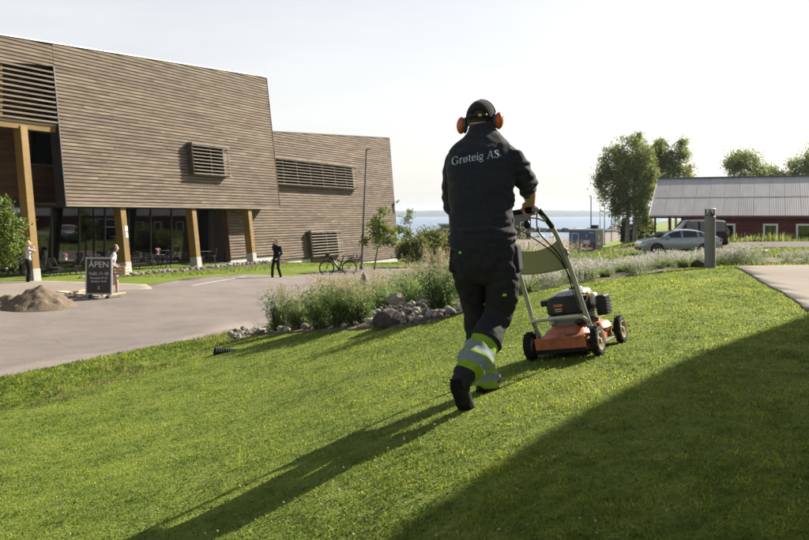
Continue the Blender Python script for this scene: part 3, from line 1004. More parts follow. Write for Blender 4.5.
def bistro_table(loc, label, flowers):
    t = empty('bistro_table', loc, B_ROT, label, 'table', 'small tables under the overhang')
    MB().lathe([(0.34, 0.715), (0.35, 0.72), (0.35, 0.735), (0.34, 0.74)], 20).build('table_top', M['chair'], t)
    for sx in (-1, 1):
        MB().bar((sx * 0.24, -0.2, 0), (-sx * 0.2, 0.2, 0.71), 0.02, 0.025).build('leg', M['dark_metal'], t)
        MB().bar((sx * 0.24, 0.2, 0), (-sx * 0.2, -0.2, 0.71), 0.02, 0.025).build('leg', M['dark_metal'], t)
    if flowers:
        p = empty('flower_pot', (loc[0], loc[1], loc[2] + 0.742), 0, 'small pot of pink flowers on ' + flowers, 'flower pot', 'flower pots on the terrace tables')
        MB().lathe([(0.05, 0), (0.07, 0.1), (0.06, 0.1)], 10).build('pot', M['white'], p)
        q = MB(); f = MB()
        for k in range(18):
            a, h, rr = rb.uniform(0, 6.3), rb.uniform(0.12, 0.3), rb.uniform(0, 0.13)
            q.bar((0, 0, 0.08), (rr * math.cos(a), rr * math.sin(a), h), 0.012, 0.012)
            q.ball((rr * math.cos(a), rr * math.sin(a), h - 0.05), 0.03, 6, 4)
            f.ball((rr * math.cos(a), rr * math.sin(a), h), 0.028, 6, 4)
        q.build('foliage', M['tgreen'], p); f.build('blossom', M['flower'], p)
TZ = -0.03
tabs = [(-8.2, 1.4, ''), (-3.0, 1.3, 'the table beside the left pair of columns'), (0.9, 1.7, ''), (2.7, 1.2, 'the table in the middle bay'), (6.6, 1.4, '')]
tl = ['small round table far left of the entrance glazing', 'small round table with pink flowers left of second column', 'small bare table just right of second column', 'small round table with pink flowers in the middle bay', 'small bare table right of the third column']
ts = ['table far left', 'flower table left of second column', 'bare table right of second column', 'flower table in the middle bay', 'table right of third column']
for (s, y, fl), lb, sb_ in zip(tabs, tl, ts):
    bistro_table(bw(s, y, TZ), lb, fl)
    for sg, side in ((-1, 'left'), (1, 'right')):
        bistro_chair(bw(s + sg * 0.62, y + rb.uniform(-.1, .1), TZ), B_ROT + (math.pi / 2 if sg < 0 else -math.pi / 2) + rb.uniform(-.25, .25) , 'dark folding chair on the %s of the %s' % (side, sb_))
# ------------------------------------------------------------------ placing things on the ground
def gp(px, py, lo=3.0, hi=140.0):
    """where the line of sight px/py first meets the ground"""
    Ds = np.linspace(lo, hi, 4000)
    x = (px - CX) / F * Ds; z = -(py - HZ) / F * Ds
    dz = z - G(x, Ds)
    i = np.argmax(dz < 0)
    D = Ds[i] if dz[i] < 0 else hi
    return Vector(((px - CX) / F * D, D, g((px - CX) / F * D, D)))
def on(x, y, dz=0.0):
    return Vector((x, y, g(x, y) + dz))

# ------------------------------------------------------------------ red barn
M['red'] = wood_mat('barn_red_boards', (0.08, 0.021, 0.016), (0.118, 0.030, 0.023), (0.14, 0.04, 0.03), 0.12)
M['tin'] = P('corrugated_roof', (0.36, 0.345, 0.32), 0.4, 0.12, 0.7, metal=0.1, obj_rand=0.05, stretch=(3, 0.6, 1))
M['winter'] = P('dim_room', (0.06, 0.055, 0.05), 0.9, 0.3)
PSI = R(25)
barn = empty('red_barn', (19.5, 62.5, 0), -PSI, 'long low red wooden barn with grey corrugated metal roof', 'barn')
BG = -2.15
LEN, DEP = 30.0, 11.0
MB().b2((2.3, 0.6, BG - 0.6), (LEN, 0.8, 0.25)).build('wall', M['red'], barn)
fw = barn.children[0]
for k in range(15):
    o = MB().b2((-13.85, -0.03, -0.075), (13.85, 0.0, 0.075)).build('board', M['red'], fw)
    o.location = (16.15, 0.598, BG + 0.1 + k * 0.155)
    o.rotation_euler.x = R(-6)
MB().add([(2.3, 0.8, BG - .6), (2.3, DEP - .8, BG - .6), (2.3, DEP - .8, 0.2), (2.3, DEP / 2, 3.0), (2.3, 0.8, 0.2)], [(0, 1, 2, 3, 4)]).build('gable_wall', M['red'], barn)
MB().b2((2.3, DEP - .8, BG - .6), (LEN, DEP - .6, 0.2)).build('rear_wall', M['red'], barn)
# corrugated sheets, two rows on the near slope
RS = math.hypot(DEP / 2, 3.15)
rang = math.atan2(3.15, DEP / 2)
def sheet(w, l):
    n = int(w / 0.045)
    vs, fs = [], []
    for i in range(n + 1):
        x = w * i / n
        z = 0.006 * math.sin(x / 0.15 * 2 * math.pi)
        vs += [(x, 0, z), (x, l, z)]
    for i in range(n):
        fs.append((2 * i, 2 * i + 2, 2 * i + 3, 2 * i + 1))
    me = bpy.data.meshes.new('roof_sheet'); me.from_pydata(vs, [], fs); me.update(); me.shade_smooth()
    me.materials.append(M['tin'])
    return me
sh1 = sheet(1.09, RS * 0.56)
ro = MB().add([(-0.02, 0, -0.06), (LEN, 0, -0.06), (LEN, DEP / 2, 3.09), (-0.02, DEP / 2, 3.09), (LEN, DEP, -0.06), (-0.02, DEP, -0.06)], [(0, 1, 2, 3), (3, 2, 4, 5)]).build('roof', M['tin'], barn)
for k in range(28):
    for row in range(2):
        o = link('roof_sheet', sh1, None, ro)
        y = row * RS * 0.46
        o.location = (k * 1.08, y * math.cos(rang), y * math.sin(rang) + 0.0 + row * 0.022)
        o.rotation_euler = (rang + rb.uniform(-.001, .001), rb.uniform(-.001, .001), 0)
MB().b2((-0.1, DEP / 2 - 0.15, 3.16), (LEN, DEP / 2 + 0.15, 3.24)).build('ridge_cap', M['grey_paint'], barn)
MB().bar((-0.06, -0.02, -0.06), (-0.06, DEP / 2, 3.1), 0.05, 0.2).build('barge_board', M['white'], barn)
MB().b2((0, 0.02, -0.22), (LEN, 0.1, -0.07)).build('eave_board', M['red'], barn)
for x, y in ((0.35, 0.5), (1.5, 0.55), (0.35, DEP - 1.0), (2.1, DEP / 2)):
    MB().b2((x - 0.07, y - 0.07, BG - 0.6), (x + 0.07, y + 0.07, 0.15)).build('porch_post', M['red'], barn)
ca, sa = math.cos(PSI), math.sin(PSI)
def wall_t(px):
    r_ = (px - CX) / F
    ox, oy = 19.5 + sa * 0.55, 62.5 + ca * 0.55
    return (r_ * oy - ox) / (ca + r_ * sa)
def barn_window(t0, t1, z0, z1, name='window'):
    fr = MB()
    w = 0.13
    fr.b2((t0, 0.47, z0), (t0 + w, 0.6, z1)); fr.b2((t1 - w, 0.47, z0), (t1, 0.6, z1)); fr.b2((t0 + w, 0.47, z1 - w), (t1 - w, 0.6, z1)); fr.b2((t0 + w, 0.47, z0), (t1 - w, 0.6, z0 + w))
    f = fr.build(name, M['white'], barn)
    MB().b2((t0 + w, 0.54, z0 + w), (t1 - w, 0.56, z1 - w)).build('pane', M['dark_glass'], f)
    MB().b2((t0 - .05, 0.44, z0 - .06), (t1 + .05, 0.6, z0 - 0.002)).build('sill', M['white'], f)
barn_window(wall_t(763), wall_t(778), -1.85, -0.62)
barn_window(wall_t(796), wall_t(813), -1.85, -0.62)
t = wall_t(722)
barn_window(t - 0.1, t + 0.95, -2.1, -0.62, 'door')
for k, px in enumerate((690, 850, 880)):
    t = wall_t(px); barn_window(t, t + 1.15, -1.85, -0.62)
# faded lettering board under the eave
MB().b2((wall_t(779), 0.5, -0.44), (wall_t(797), 0.57, -0.28)).build('sign_board', M['redwood'], barn)

# ------------------------------------------------------------------ printed kiosk container
M['k_side'] = P('kiosk_side', (0.16, 0.17, 0.13), 0.5, 0.25, 2)
M['k_blue'] = P('kiosk_blue', (0.035, 0.065, 0.19), 0.5, 0.2, 1.2)
M['k_sky'] = P('kiosk_sky_print', (0.065, 0.115, 0.26), 0.5, 0.25, 1.5)
M['k_sea'] = P('kiosk_sea_print', (0.02, 0.04, 0.13), 0.5, 0.3, 4)
M['k_red'] = P('print_red', (0.32, 0.05, 0.03), 0.5, 0.2)
M['k_white'] = P('print_white', (0.55, 0.56, 0.58), 0.5, 0.1)
KL = U(569, 254, 80.0)
kz = KL.z - 0.25
kiosk = empty('kiosk_container', (KL.x, KL.y, kz), R(-32), 'blue kiosk container printed with a ship picture beside the road', 'kiosk')
KW, KD, KH = 2.75, 2.5, 2.7
MB().b2((0, 0, 0.15), (KW, KD, KH)).build('body', M['k_blue'], kiosk, bevel=0.03)
MB().b2((-0.06, -0.06, KH), (KW + 0.06, KD + 0.06, KH + 0.12)).build('roof', M['white'], kiosk)
MB().b2((0.1, 0.1, 0.0), (KW - .1, KD - .1, 0.15)).build('base', M['black'], kiosk)
MB().b2((0.02, -0.008, 1.45), (KW - .02, 0.0, KH - .03)).build('sky_print', M['k_sky'], kiosk)
MB().b2((0.02, -0.008, 0.2), (KW - .02, 0.0, 1.445)).build('sea_print', M['k_sea'], kiosk)
MB().b2((KW, 0.02, 0.2), (KW + 0.008, KD - .02, KH - .03)).build('side_print', M['k_side'], kiosk)
for y0, y1, z0, z1 in ((0.8, 1.3, 1.75, 2.25), (0.5, 1.7, 1.2, 1.5)):
    MB().b2((KW + 0.008, y0, z0), (KW + 0.014, y1, z1)).build('side_mark', M['k_white'], kiosk)
dr = MB()
for a, b in (((0.28, -0.05, 0.3), (0.36, -0.008, 2.4)), ((0.98, -0.05, 0.3), (1.06, -0.008, 2.4)), ((0.36, -0.05, 2.32), (0.98, -0.008, 2.4)), ((0.36, -0.05, 0.3), (0.98, -0.008, 0.38))):
    dr.b2(a, b)
dr.build('door_frame', M['k_white'], kiosk)
def flat(poly, y0, y1):
    return MB().prism(poly, y0, y1)
flat([(1.25, 0.95), (2.5, 0.95), (2.62, 1.3), (1.18, 1.22)], -0.02, -0.008).build('ship_hull', M['k_red'], kiosk)
flat([(1.3, 0.72), (2.45, 0.72), (2.5, 0.95), (1.25, 0.95)], -0.018, -0.008).build('ship_waterline', M['k_white'], kiosk)
flat([(1.45, 1.3), (2.2, 1.3), (2.15, 1.7), (1.55, 1.7)], -0.02, -0.008).build('ship_cabin', M['k_white'], kiosk)
flat([(1.65, 1.7), (2.0, 1.7), (1.95, 1.95), (1.7, 1.95)], -0.02, -0.008).build('ship_bridge', M['k_red'], kiosk)
flat([(1.8, 1.95), (1.86, 1.95), (1.86, 2.3), (1.8, 2.3)], -0.02, -0.008).build('ship_mast', M['k_white'], kiosk)
flat([(1.2, 0.45), (2.55, 0.45), (2.55, 0.55), (1.2, 0.55)], -0.014, -0.008).build('print_line', M['k_white'], kiosk)
flat([(2.1, 2.42), (2.55, 2.42), (2.55, 2.5), (2.1, 2.5)], -0.014, -0.008).build('print_line', M['k_white'], kiosk)
MB().b2((1.9, 1.2, KH + 0.12), (2.5, 1.8, KH + 0.5)).build('roof_unit', M['black'], kiosk)

# ------------------------------------------------------------------ lamp posts
def lamp_post(base, top, r0, label, group, arm=0.5, az=0.0):
    base, top = Vector(base), Vector(top)
    t = empty('lamp_post', base, 0, label, 'lamp post', group)
    h = top - base
    MB().tube([(0, 0, -0.1), h * 0.35, h], [r0, r0 * 0.85, r0 * 0.6], 10).build('pole', M['grey_paint'], t, smooth=True)
    d = Vector((math.sin(az), math.cos(az), 0))
    MB().bar(h, h + d * arm, 0.16, 0.07).build('lamp_head', M['grey_paint'], t)
    MB().lathe([(r0 * 1.5, -0.1), (r0 * 1.5, 0.25), (r0, 0.32)], 10).build('pole_foot', M['grey_paint'], t)
    return t
lb = gp(361.5, 270.5)
lamp_post(lb, U(366.5, 149, lb.y), 0.07, 'tall grey lamp post in front of the timber wing', None, 0.22, R(60))
posts = [(591, 196, 253, 95, 'tallest lamp post behind the blue kiosk'), (604.5, 203, 246.5, 128, 'lamp post just right of the blue kiosk'), (611.5, 207, 243, 153, 'lamp post second to the right of the kiosk'),
         (600, 208, 236, 170, 'thin far lamp post between the two nearest the kiosk'), (618.5, 210, 237, 204, 'far lamp post nearest the birch trunk'), (615, 212, 235, 250, 'farthest thin lamp post down by the harbour')]
for px, t_, b_, D, lab in posts:
    tp = U(px, t_, D)
    lamp_post((tp.x, D, g(tp.x, D)), tp, 0.10, lab, 'lamp posts along the harbour road', 0.25, R(-60))

# ------------------------------------------------------------------ bollard lights
M['lens'] = glass_mat('clear_lens', (0.75, 0.75, 0.72), 0.05)
def bollard(loc, label, h=0.98):
    t = empty('bollard_light', loc, 0, label, 'bollard', 'bollard lights beside the paths')
    MB().lathe([(0.088, -0.05), (0.088, h - 0.13), (0.080, h - 0.122)], 28).build('shaft', M['bollard'], t, smooth=True)
    MB().lathe([(0.070, h - 0.122), (0.045, h - 0.085), (0.016, h - 0.03), (0.016, h - 0.018)], 20).build('reflector', M['dark_metal'], t, smooth=True)
    MB().lathe([(0.080, h - 0.120), (0.080, h - 0.02)], 28, cap=False).build('lens', M['lens'], t, smooth=True)
    MB().lathe([(0.05, h - 0.022), (0.094, h - 0.02), (0.094, h - 0.006), (0.085, h)], 28).build('cap', M['steel'], t, smooth=True)
    return t
bollard(on(*U(710, 268, 12.9)[:2]), 'grey bollard light at the crest of the lawn beside the path')
p = U(764, 250, 25.0)
bollard((p.x, p.y, p.z - 0.98), 'distant grey bollard light beyond the pale path')
p = U(808, 252, 27.0)
bollard((p.x, p.y, p.z - 0.98), 'grey bollard light at the right edge of the photo')

# ------------------------------------------------------------------ cars
M['car_grey'] = P('car_grey_paint', (0.21, 0.235, 0.265), 0.25, 0.05, 2, metal=0.5, coat=0.7)
M['car_black'] = P('car_black_paint', (0.010, 0.011, 0.013), 0.5, 0.1, 2, coat=0.0, spec=0.15)
M['car_white'] = P('car_white_paint', (0.6, 0.6, 0.6), 0.35, 0.05, 2, coat=0.5)
M['rim'] = P('alloy_rim', (0.35, 0.35, 0.36), 0.35, 0.15, metal=0.8)
M['tail'] = P('tail_lamp', (0.25, 0.01, 0.01), 0.3, 0.1)
M['head'] = P('head_lamp', (0.6, 0.62, 0.65), 0.15, 0.05, metal=0.5)
def make_car(name, loc, rz, stations, hw, wb, wr, paint, label, group, win, spare=False):
    """stations: (x, z_low, z_belt, z_top, inset of the top) from nose to tail; nose towards local -X"""
    t = empty(name, loc, rz, label, 'car', group)
    rows = []
    for x, zl, zb, zt, ins in stations:
        w = hw * (1 - 0.16 * max(0, (0.5 - x) / 0.5) ** 2) if x < 0.5 else hw
        xe = stations[-1][0]
        if x > xe - 0.4: w *= 1 - 0.10 * ((x - xe + 0.4) / 0.4) ** 2
        wt = w - ins
        zt2 = max(zt, zb + 0.015)
        row = [(0, zl), (w * .8, zl), (w * .97, zl + .10), (w, zl + .3), (w * .985, zb - .1), (w * .95, zb), (wt * 1.0, zb + (zt2 - zb) * .86), (wt * .8, zt2 - .008), (0, zt2 + .012)]
        rows.append([(x, a, b) for a, b in row])
    body, wnd = MB(), MB()
    for sg in (-1, 1):
        for i in range(len(rows) - 1):
            for j in range(8):
                q = [rows[i][j], rows[i + 1][j], rows[i + 1][j + 1], rows[i][j + 1]]
                q = [(a, sg * b, c) for a, b, c in q]
                xm = (rows[i][0][0] + rows[i + 1][0][0]) / 2
                gh = stations[i][3] - stations[i][2] > 0.12 or stations[i + 1][3] - stations[i + 1][2] > 0.12
                side = j == 5 and gh and win[0] < xm < win[1] and not any(abs(xm - p) < 0.07 for p in win[2])
                shield = j in (6, 7) and (win[3][0] < xm < win[3][1] or win[4][0] < xm < win[4][1])
                (wnd if side or shield else body).add(q, [(0, 1, 2, 3)])
    for i in (0, -1):
        for sg in (-1, 1):
            rr = [(a, sg * b, c) for a, b, c in rows[i]]
            body.add(rr, [tuple(range(len(rr)))])
    def weld(mb, nm, mat):
        me = mb.mesh(nm)
        bm = bmesh.new(); bm.from_mesh(me)
        bmesh.ops.remove_doubles(bm, verts=bm.verts, dist=1e-4)
        bmesh.ops.recalc_face_normals(bm, faces=bm.faces)
        bm.to_mesh(me); bm.free()
        me.shade_smooth(); me.set_sharp_from_angle(angle=R(32))
        return link(nm, me, mat, t)
    weld(body, 'body', paint); weld(wnd, 'windows', M['dark_glass'])
    xe = stations[-1][0]
    cz = wr
    tyre = MB().lathe([(wr * .66, -.1), (wr * .95, -.105), (wr, -.07), (wr, .07), (wr * .95, .105), (wr * .66, .1)], 24, cap=False)
    rim = MB().lathe([(wr * .66, -.06), (wr * .64, .08), (wr * .6, .085), (wr * .56, .03), (wr * .2, .045), (wr * .05, .05)], 20)
    tm, rm = tyre.mesh('tyre'), rim.mesh('rim')
    tm.materials.append(M['rubber']); rm.materials.append(M['rim']); tm.shade_smooth(); rm.shade_smooth()
    for x in wb:
        for sg in (-1, 1):
            MB().lathe([(wr * 1.16, -.02), (wr * 1.16, .012)], 26, Matrix.Translation((x, sg * (hw - 0.004), cz + .01)) @ Matrix.Rotation(-sg * math.pi / 2, 4, 'X')).build('wheel_arch', M['black'], t)
            w = link('wheel', tm, None, t); w.location = (x, sg * (hw - 0.07), cz); w.rotation_euler.x = -sg * math.pi / 2
            link('rim', rm, None, w)
    for sg in (-1, 1):
        z_b = stations[1][2]
        MB().box((0.16, sg * hw * .74, stations[0][2] - .06), (.3, .34, .11)).build('headlight', M['head'], t, bevel=.03)
        MB().box((xe - .1, sg * hw * .78, stations[-2][2] - .1), (.26, .3, .14)).build('tail_light', M['tail'], t, bevel=.03)
        MB().box((win[3][0] + .45, sg * (hw + .08), stations[2][2] + .1), (.14, .2, .13)).build('mirror', paint, t, bevel=.03)
        for xh in (win[2][0] + .12 - .3, win[2][-1] - .1):
            MB().box((xh + .1, sg * (hw + .005), stations[3][2] - .12), (.2, .03, .03)).build('door_handle', paint, t)
    MB().box((xe / 2, 0, .32), (xe * .5, hw * 2.012, .1)).build('sill_trim', M['black'], t)
    MB().box((0.06, 0, .38), (.2, hw * 1.5, .2)).build('front_bumper', M['black'], t, bevel=.04)
    MB().box((xe - .05, 0, .42), (.2, hw * 1.7, .3)).build('rear_bumper', M['black'], t, bevel=.04)
    if spare:
        s = MB().lathe([(.05, -.1), (.33, -.1), (.36, -.05), (.36, .1), (.3, .14), (.05, .14)], 22, Matrix.Translation((xe + .12, 0, .98)) @ Matrix.Rotation(math.pi / 2, 4, 'Y'))
        s.build('spare_wheel', M['rubber'], t, smooth=True)
    return t
coupe = [(0, .3, .62, .64, .1), (.12, .24, .78, .80, .1), (.5, .22, .90, .92, .1), (1.0, .22, .97, .99, .1), (1.25, .22, .99, 1.05, .12), (1.6, .22, 1.0, 1.26, .18), (2.0, .22, 1.01, 1.43, .24), (2.3, .22, 1.015, 1.49, .26), (2.42, .22, 1.02, 1.50, .26),
         (2.8, .22, 1.03, 1.50, .26), (3.2, .22, 1.05, 1.45, .26), (3.34, .22, 1.055, 1.42, .26), (3.7, .22, 1.07, 1.32, .26), (4.1, .24, 1.08, 1.18, .25), (4.35, .28, 1.07, 1.10, .2), (4.55, .36, .98, 1.0, .14), (4.62, .42, .8, .82, .12)]
boxy = [(0, .45, .95, .97, .08), (.1, .4, 1.05, 1.07, .08), (.6, .38, 1.1, 1.12, .08), (1.15, .38, 1.12, 1.14, .08), (1.3, .38, 1.13, 1.35, .1), (1.6, .38, 1.13, 1.75, .14), (1.8, .38, 1.13, 1.83, .14), (2.3, .38, 1.13, 1.85, .14), (2.42, .38, 1.13, 1.85, .14),
        (3.1, .38, 1.13, 1.85, .14), (3.22, .38, 1.13, 1.85, .14), (3.8, .38, 1.13, 1.84, .14), (4.0, .38, 1.13, 1.82, .14), (4.1, .42, 1.1, 1.7, .14), (4.16, .5, 1.0, 1.02, .1)]
c1 = on(13.75, 46.4)
car = make_car('parked_car', c1 + Vector((0, 0, 0.0)), R(-4), coupe, .92, (.93, 3.62), .335, M['car_grey'], 'metallic grey coupe car parked in front of the red barn', None, (1.45, 3.95, (2.36, 3.27), (1.1, 2.05), (3.5, 4.2)))
c2 = on(16.3, 50.6)
suv = make_car('parked_car', c2, R(-3), boxy, .92, (.85, 3.35), .39, M['car_black'], 'boxy black off-road car parked behind the grey car', None, (1.5, 4.05, (2.36, 3.16), (1.15, 1.75), (4.05, 4.2)), spare=True)
for k, (px, D, pt, lab) in enumerate(((613, 262, 'car_white', 'tiny white car parked by the harbour, left of the others'), (622, 285, 'car_black', 'tiny dark car parked at the harbour end'), (606, 240, 'car_grey', 'tiny grey car parked beyond the lamp posts'))):
    x = (px - CX) / F * D
    c = copy_tree(car)
    c.location = (x, D, g(x, D)); c.rotation_euler.z = R(20 + 10 * k)
    c['label'] = lab; c['group'] = 'tiny parked cars by the harbour'
    for ch in c.children:
        if ch.name.startswith('body'):
            ch.data = ch.data.copy(); ch.data.materials[0] = M[pt]
# cars parked beyond the right edge of the frame, seen mirrored in the glazing
for k, (x, y, rz, pt, lab) in enumerate(((21.5, 22.5, 70, 'car_white', 'white car parked out of frame, mirrored in the glazing'), (24.5, 25.5, 72, 'car_grey', 'grey car parked out of frame, mirrored in the glazing'))):
    c = copy_tree(car)
    c.location = on(x, y); c.rotation_euler.z = R(rz)
    c['label'] = lab; c['group'] = 'cars parked out of frame'
    for ch in c.children:
        if ch.name.startswith('body'):
            ch.data = ch.data.copy(); ch.data.materials[0] = M[pt]

# ------------------------------------------------------------------ bicycle
def make_bike(loc, rz):
    t = empty('bicycle', loc, rz, 'black electric bicycle with rear basket standing by the timber wing', 'bicycle')
    wr = 0.35
    ring = []
    for nm, x in (('front_wheel', -0.56), ('rear_wheel', 0.56)):
        mb = MB()
        pts = [(x + wr * math.cos(a), 0, wr + wr * math.sin(a)) for a in [2 * math.pi * k / 28 for k in range(29)]]
        mb.tube(pts, 0.036, 8, cap=False)
        w = mb.build(nm, M['rubber'], t, smooth=True)
        sp = MB()
        for k in range(14):
            a = 2 * math.pi * k / 14
            sp.tube([(x, 0.02 * (-1) ** k, wr), (x + .33 * math.cos(a), 0, wr + .33 * math.sin(a))], 0.0025, 4)
        sp.tube([(x, -.05, wr), (x, .05, wr)], 0.035, 8)
        sp.build('spokes', M['black'], w)
    fr = MB()
    fr.tube([(-.36, 0, .86), (0.05, 0, .30)], .05, 8)       # down tube with battery
    fr.tube([(-.38, 0, .93), (.22, 0, .62)], .032, 8)
    fr.tube([(.05, 0, .28), (.27, 0, .88)], .03, 8)
    for sg in (-.06, .06):
        fr.tube([(.05, sg * .5, .28), (.56, sg, .35)], .012, 6)
        fr.tube([(.23, sg * .3, .70), (.56, sg, .35)], .012, 6)
        fr.tube([(-.42, sg, .72), (-.56, sg, .35)], .016, 6)
    fr.tube([(-.34, 0, 1.0), (-.43, 0, .70)], .022, 8)
    fr.build('frame', M['black'], t, smooth=True)
    MB().box((0.06, 0, .28), (.16, .1, .14)).build('motor', M['black'], t, bevel=.03)
    MB().tube([(-.22, -.3, 1.06), (-.34, -.16, 1.07), (-.34, .16, 1.07), (-.22, .3, 1.06)], .014, 8).build('handlebar', M['black'], t, smooth=True)
    MB().ball((.30, 0, .93), (.14, .08, .035), 12, 6).build('saddle', M['black'], t, smooth=True)
    MB().tube([(.27, 0, .86), (.29, 0, .92)], .014, 6).build('seat_post', M['steel'], t)
    bk = MB()
    for z in (.74, .82, .90, .97):
        bk.tube([(.42, -.15, z), (.78, -.15, z), (.78, .15, z), (.42, .15, z), (.42, -.15, z)], .006, 5)
    for x, y in [(.42 + .09 * k, s * .15) for k in range(5) for s in (-1, 1)] + [(.78, .075 * k) for k in (-1, 0, 1)] + [(.42, .075 * k) for k in (-1, 0, 1)]:
        bk.tube([(x, y, .74), (x, y, .97)], .005, 4)
    bk.build('basket', M['black'], t)
    bag = MB().box((-.53, 0, .98), (.2, .28, .2)).build('front_bag', M['black'], t, bevel=.04)
    MB().tube([(0.05, .1, .28), (.1, .1, .12)], .01, 6).build('crank', M['steel'], t)
    MB().box((.1, .14, .12), (.1, .08, .03)).build('pedal', M['black'], t)
    MB().box((0, -.14, .44), (.1, .08, .03)).build('pedal', M['black'], t)
    MB().tube([(.15, 0, .3), (.12, .2, .02)], .01, 6).build('kickstand', M['black'], t)
    return t
b = gp(338, 275)
make_bike(b, R(3)).rotation_euler.x = R(-6)

# ------------------------------------------------------------------ text
def text_mesh(txt, size, name, mat, parent, loc, rot=(0, 0, 0), ext=0.002, align='CENTER', bold=0.0):
    cu = bpy.data.curves.new(name, 'FONT')
    cu.body = txt; cu.size = size; cu.align_x = align; cu.extrude = ext; cu.offset = bold
    o = bpy.data.objects.new(name + '_tmp', cu)
    COL.objects.link(o)
    dg = bpy.context.evaluated_depsgraph_get()
    me = bpy.data.meshes.new_from_object(o.evaluated_get(dg))
    bpy.data.objects.remove(o)
    me.name = name
    me.materials.clear()
    q = link(name, me, mat, parent)
    q.location = loc; q.rotation_euler = rot
    return q

# ------------------------------------------------------------------ pavement sign
M['chalk'] = P('sign_black', (0.022, 0.021, 0.020), 0.6, 0.15, 3)
M['letter'] = P('sign_letter', (0.55, 0.55, 0.53), 0.7, 0.05)
M['alu'] = P('brushed_frame', (0.40, 0.40, 0.40), 0.4, 0.1, 9, metal=0.6)
sb = gp(99, 300)
sign = empty('pavement_sign', sb, R(-4), 'black pavement sign reading ÅPEN in a grey metal frame', 'sign')
SW, SH, SZ = 0.86, 1.17, 0.17
pn = MB().b2((-SW / 2 + .04, -0.018, SZ + .04), (SW / 2 - .04, 0.018, SZ + SH - .04)).build('panel', M['chalk'], sign)
fr = MB()
fr.b2((-SW / 2, -.03, SZ), (-SW / 2 + .045, .03, SZ + SH)); fr.b2((SW / 2 - .045, -.03, SZ), (SW / 2, .03, SZ + SH))
fr.b2((-SW / 2 + .045, -.03, SZ), (SW / 2 - .045, .03, SZ + .045)); fr.b2((-SW / 2 + .045, -.03, SZ + SH - .045), (SW / 2 - .045, .03, SZ + SH))
fr.build('frame', M['alu'], sign, bevel=.006)
for sx in (-.27, .27):
    MB().b2((sx - .04, -.05, -.03), (sx + .04, .05, SZ)).build('leg', M['black'], sign)
MB().b2((-.40, -.25, -.03), (.40, .25, .025)).build('foot', M['black'], sign)
X90 = (R(90), 0, 0)
for tx, sz, z in (('ÅPEN', .27, .86), ('Kafé: 11-18', .135, .62), ('Resepsjon 07-22', .083, .50), ('Butikken 10-20', .083, .39)):
    text_mesh(tx, sz, 'lettering', M['letter'], pn, (0, -.0195, SZ + z), X90)
text_mesh('- - -', .06, 'lettering', M['letter'], pn, (0, -.0195, SZ + 1.08), X90)
MB().tube([(0, -.02, SZ + .2), (0, -.02, SZ + .27)], .012, 6).build('emblem', M['letter'], pn)
MB().b2((-.03, -.024, SZ + .17), (.03, -.019, SZ + .19)).build('emblem', M['letter'], pn)

# ------------------------------------------------------------------ sand pile, timber offcuts, drain pipe
M['sand'] = ground_mat('dry_sand', [(0.3, (0.10, 0.074, 0.05)), (0.55, (0.15, 0.115, 0.08)), (0.8, (0.205, 0.16, 0.115))], 5.0, bump=0.9, bscale=25, fine=60)
sc_ = gp(33, 309)
n = 60
xs = np.linspace(-1.7, 1.7, n)
SX, SY = np.meshgrid(xs, xs)
hgt = np.zeros_like(SX)
for i in range(n):
    for j in range(n):
        x, y = SX[i, j], SY[i, j]
        r1 = math.hypot((x - .2) / 1.15, y / 1.1); r2 = math.hypot((x + .75) / .8, (y - .1) / .9)
        h = max(0.74 * max(0, 1 - r1 ** 1.1), .42 * max(0, 1 - r2))
        nz = noise.noise((x * 2.4, y * 2.4, 1)) * .12 + noise.noise((x * 6, y * 6, 4)) * .07 + noise.noise((x * 15, y * 15, 2)) * .035
        hgt[i, j] = h + nz * min(1, h * 4) - 0.03
WX, WY = SX + sc_.x, SY + sc_.y
sp = grid_mesh('sand_pile', WX, WY, G(WX, WY) + hgt, M['sand'], None)
del sp['kind']
tag(sp, 'heap of brown sand and earth beside the road', 'sand pile')
M['plank'] = wood_mat('new_timber', (0.34, 0.25, 0.15), (0.46, 0.36, 0.23), (0.55, 0.45, 0.31), 0.2)
for k, (pa, pb, w, lab) in enumerate((((60, 293.5), (90, 297), .28, 'pale timber plank lying left of the sign'), ((66, 297), (100, 300), .12, 'narrow timber batten under the sign'), ((102, 301), (125, 298), .10, 'grey timber batten lying right of the sign'), ((70, 300), (86, 296), .10, 'short timber offcut lying across the planks'))):
    a_, b_ = gp(*pa), gp(*pb)
    lift = Vector((0, 0, .06 + .05 * k))
    tag(MB().bar(a_ + lift, b_ + lift, w, .05).build('timber_plank', M['plank'], None, bevel=.004), lab, 'plank', 'timber left by the sign')
pa = gp(214, 355.5)
pipe = empty('drain_pipe', pa, 0, 'black corrugated drain pipe end lying in the grass ditch', 'pipe')
dirp = Vector((.92, .36, .0))
def pz(k):
    q = pa + dirp * k
    return Vector((dirp.x * k, dirp.y * k, g(q.x, q.y) - pa.z + .035 - .30 * k))
pts = [pz(k * .012) for k in range(52)]
MB().tube(pts, [.085 if k % 3 else .076 for k in range(52)], 16, cap=False).build('pipe_wall', M['rubber'], pipe, smooth=False)
MB().tube(pts[3:], [.068] * 49, 16, cap=True).build('pipe_inside', M['black'], pipe)

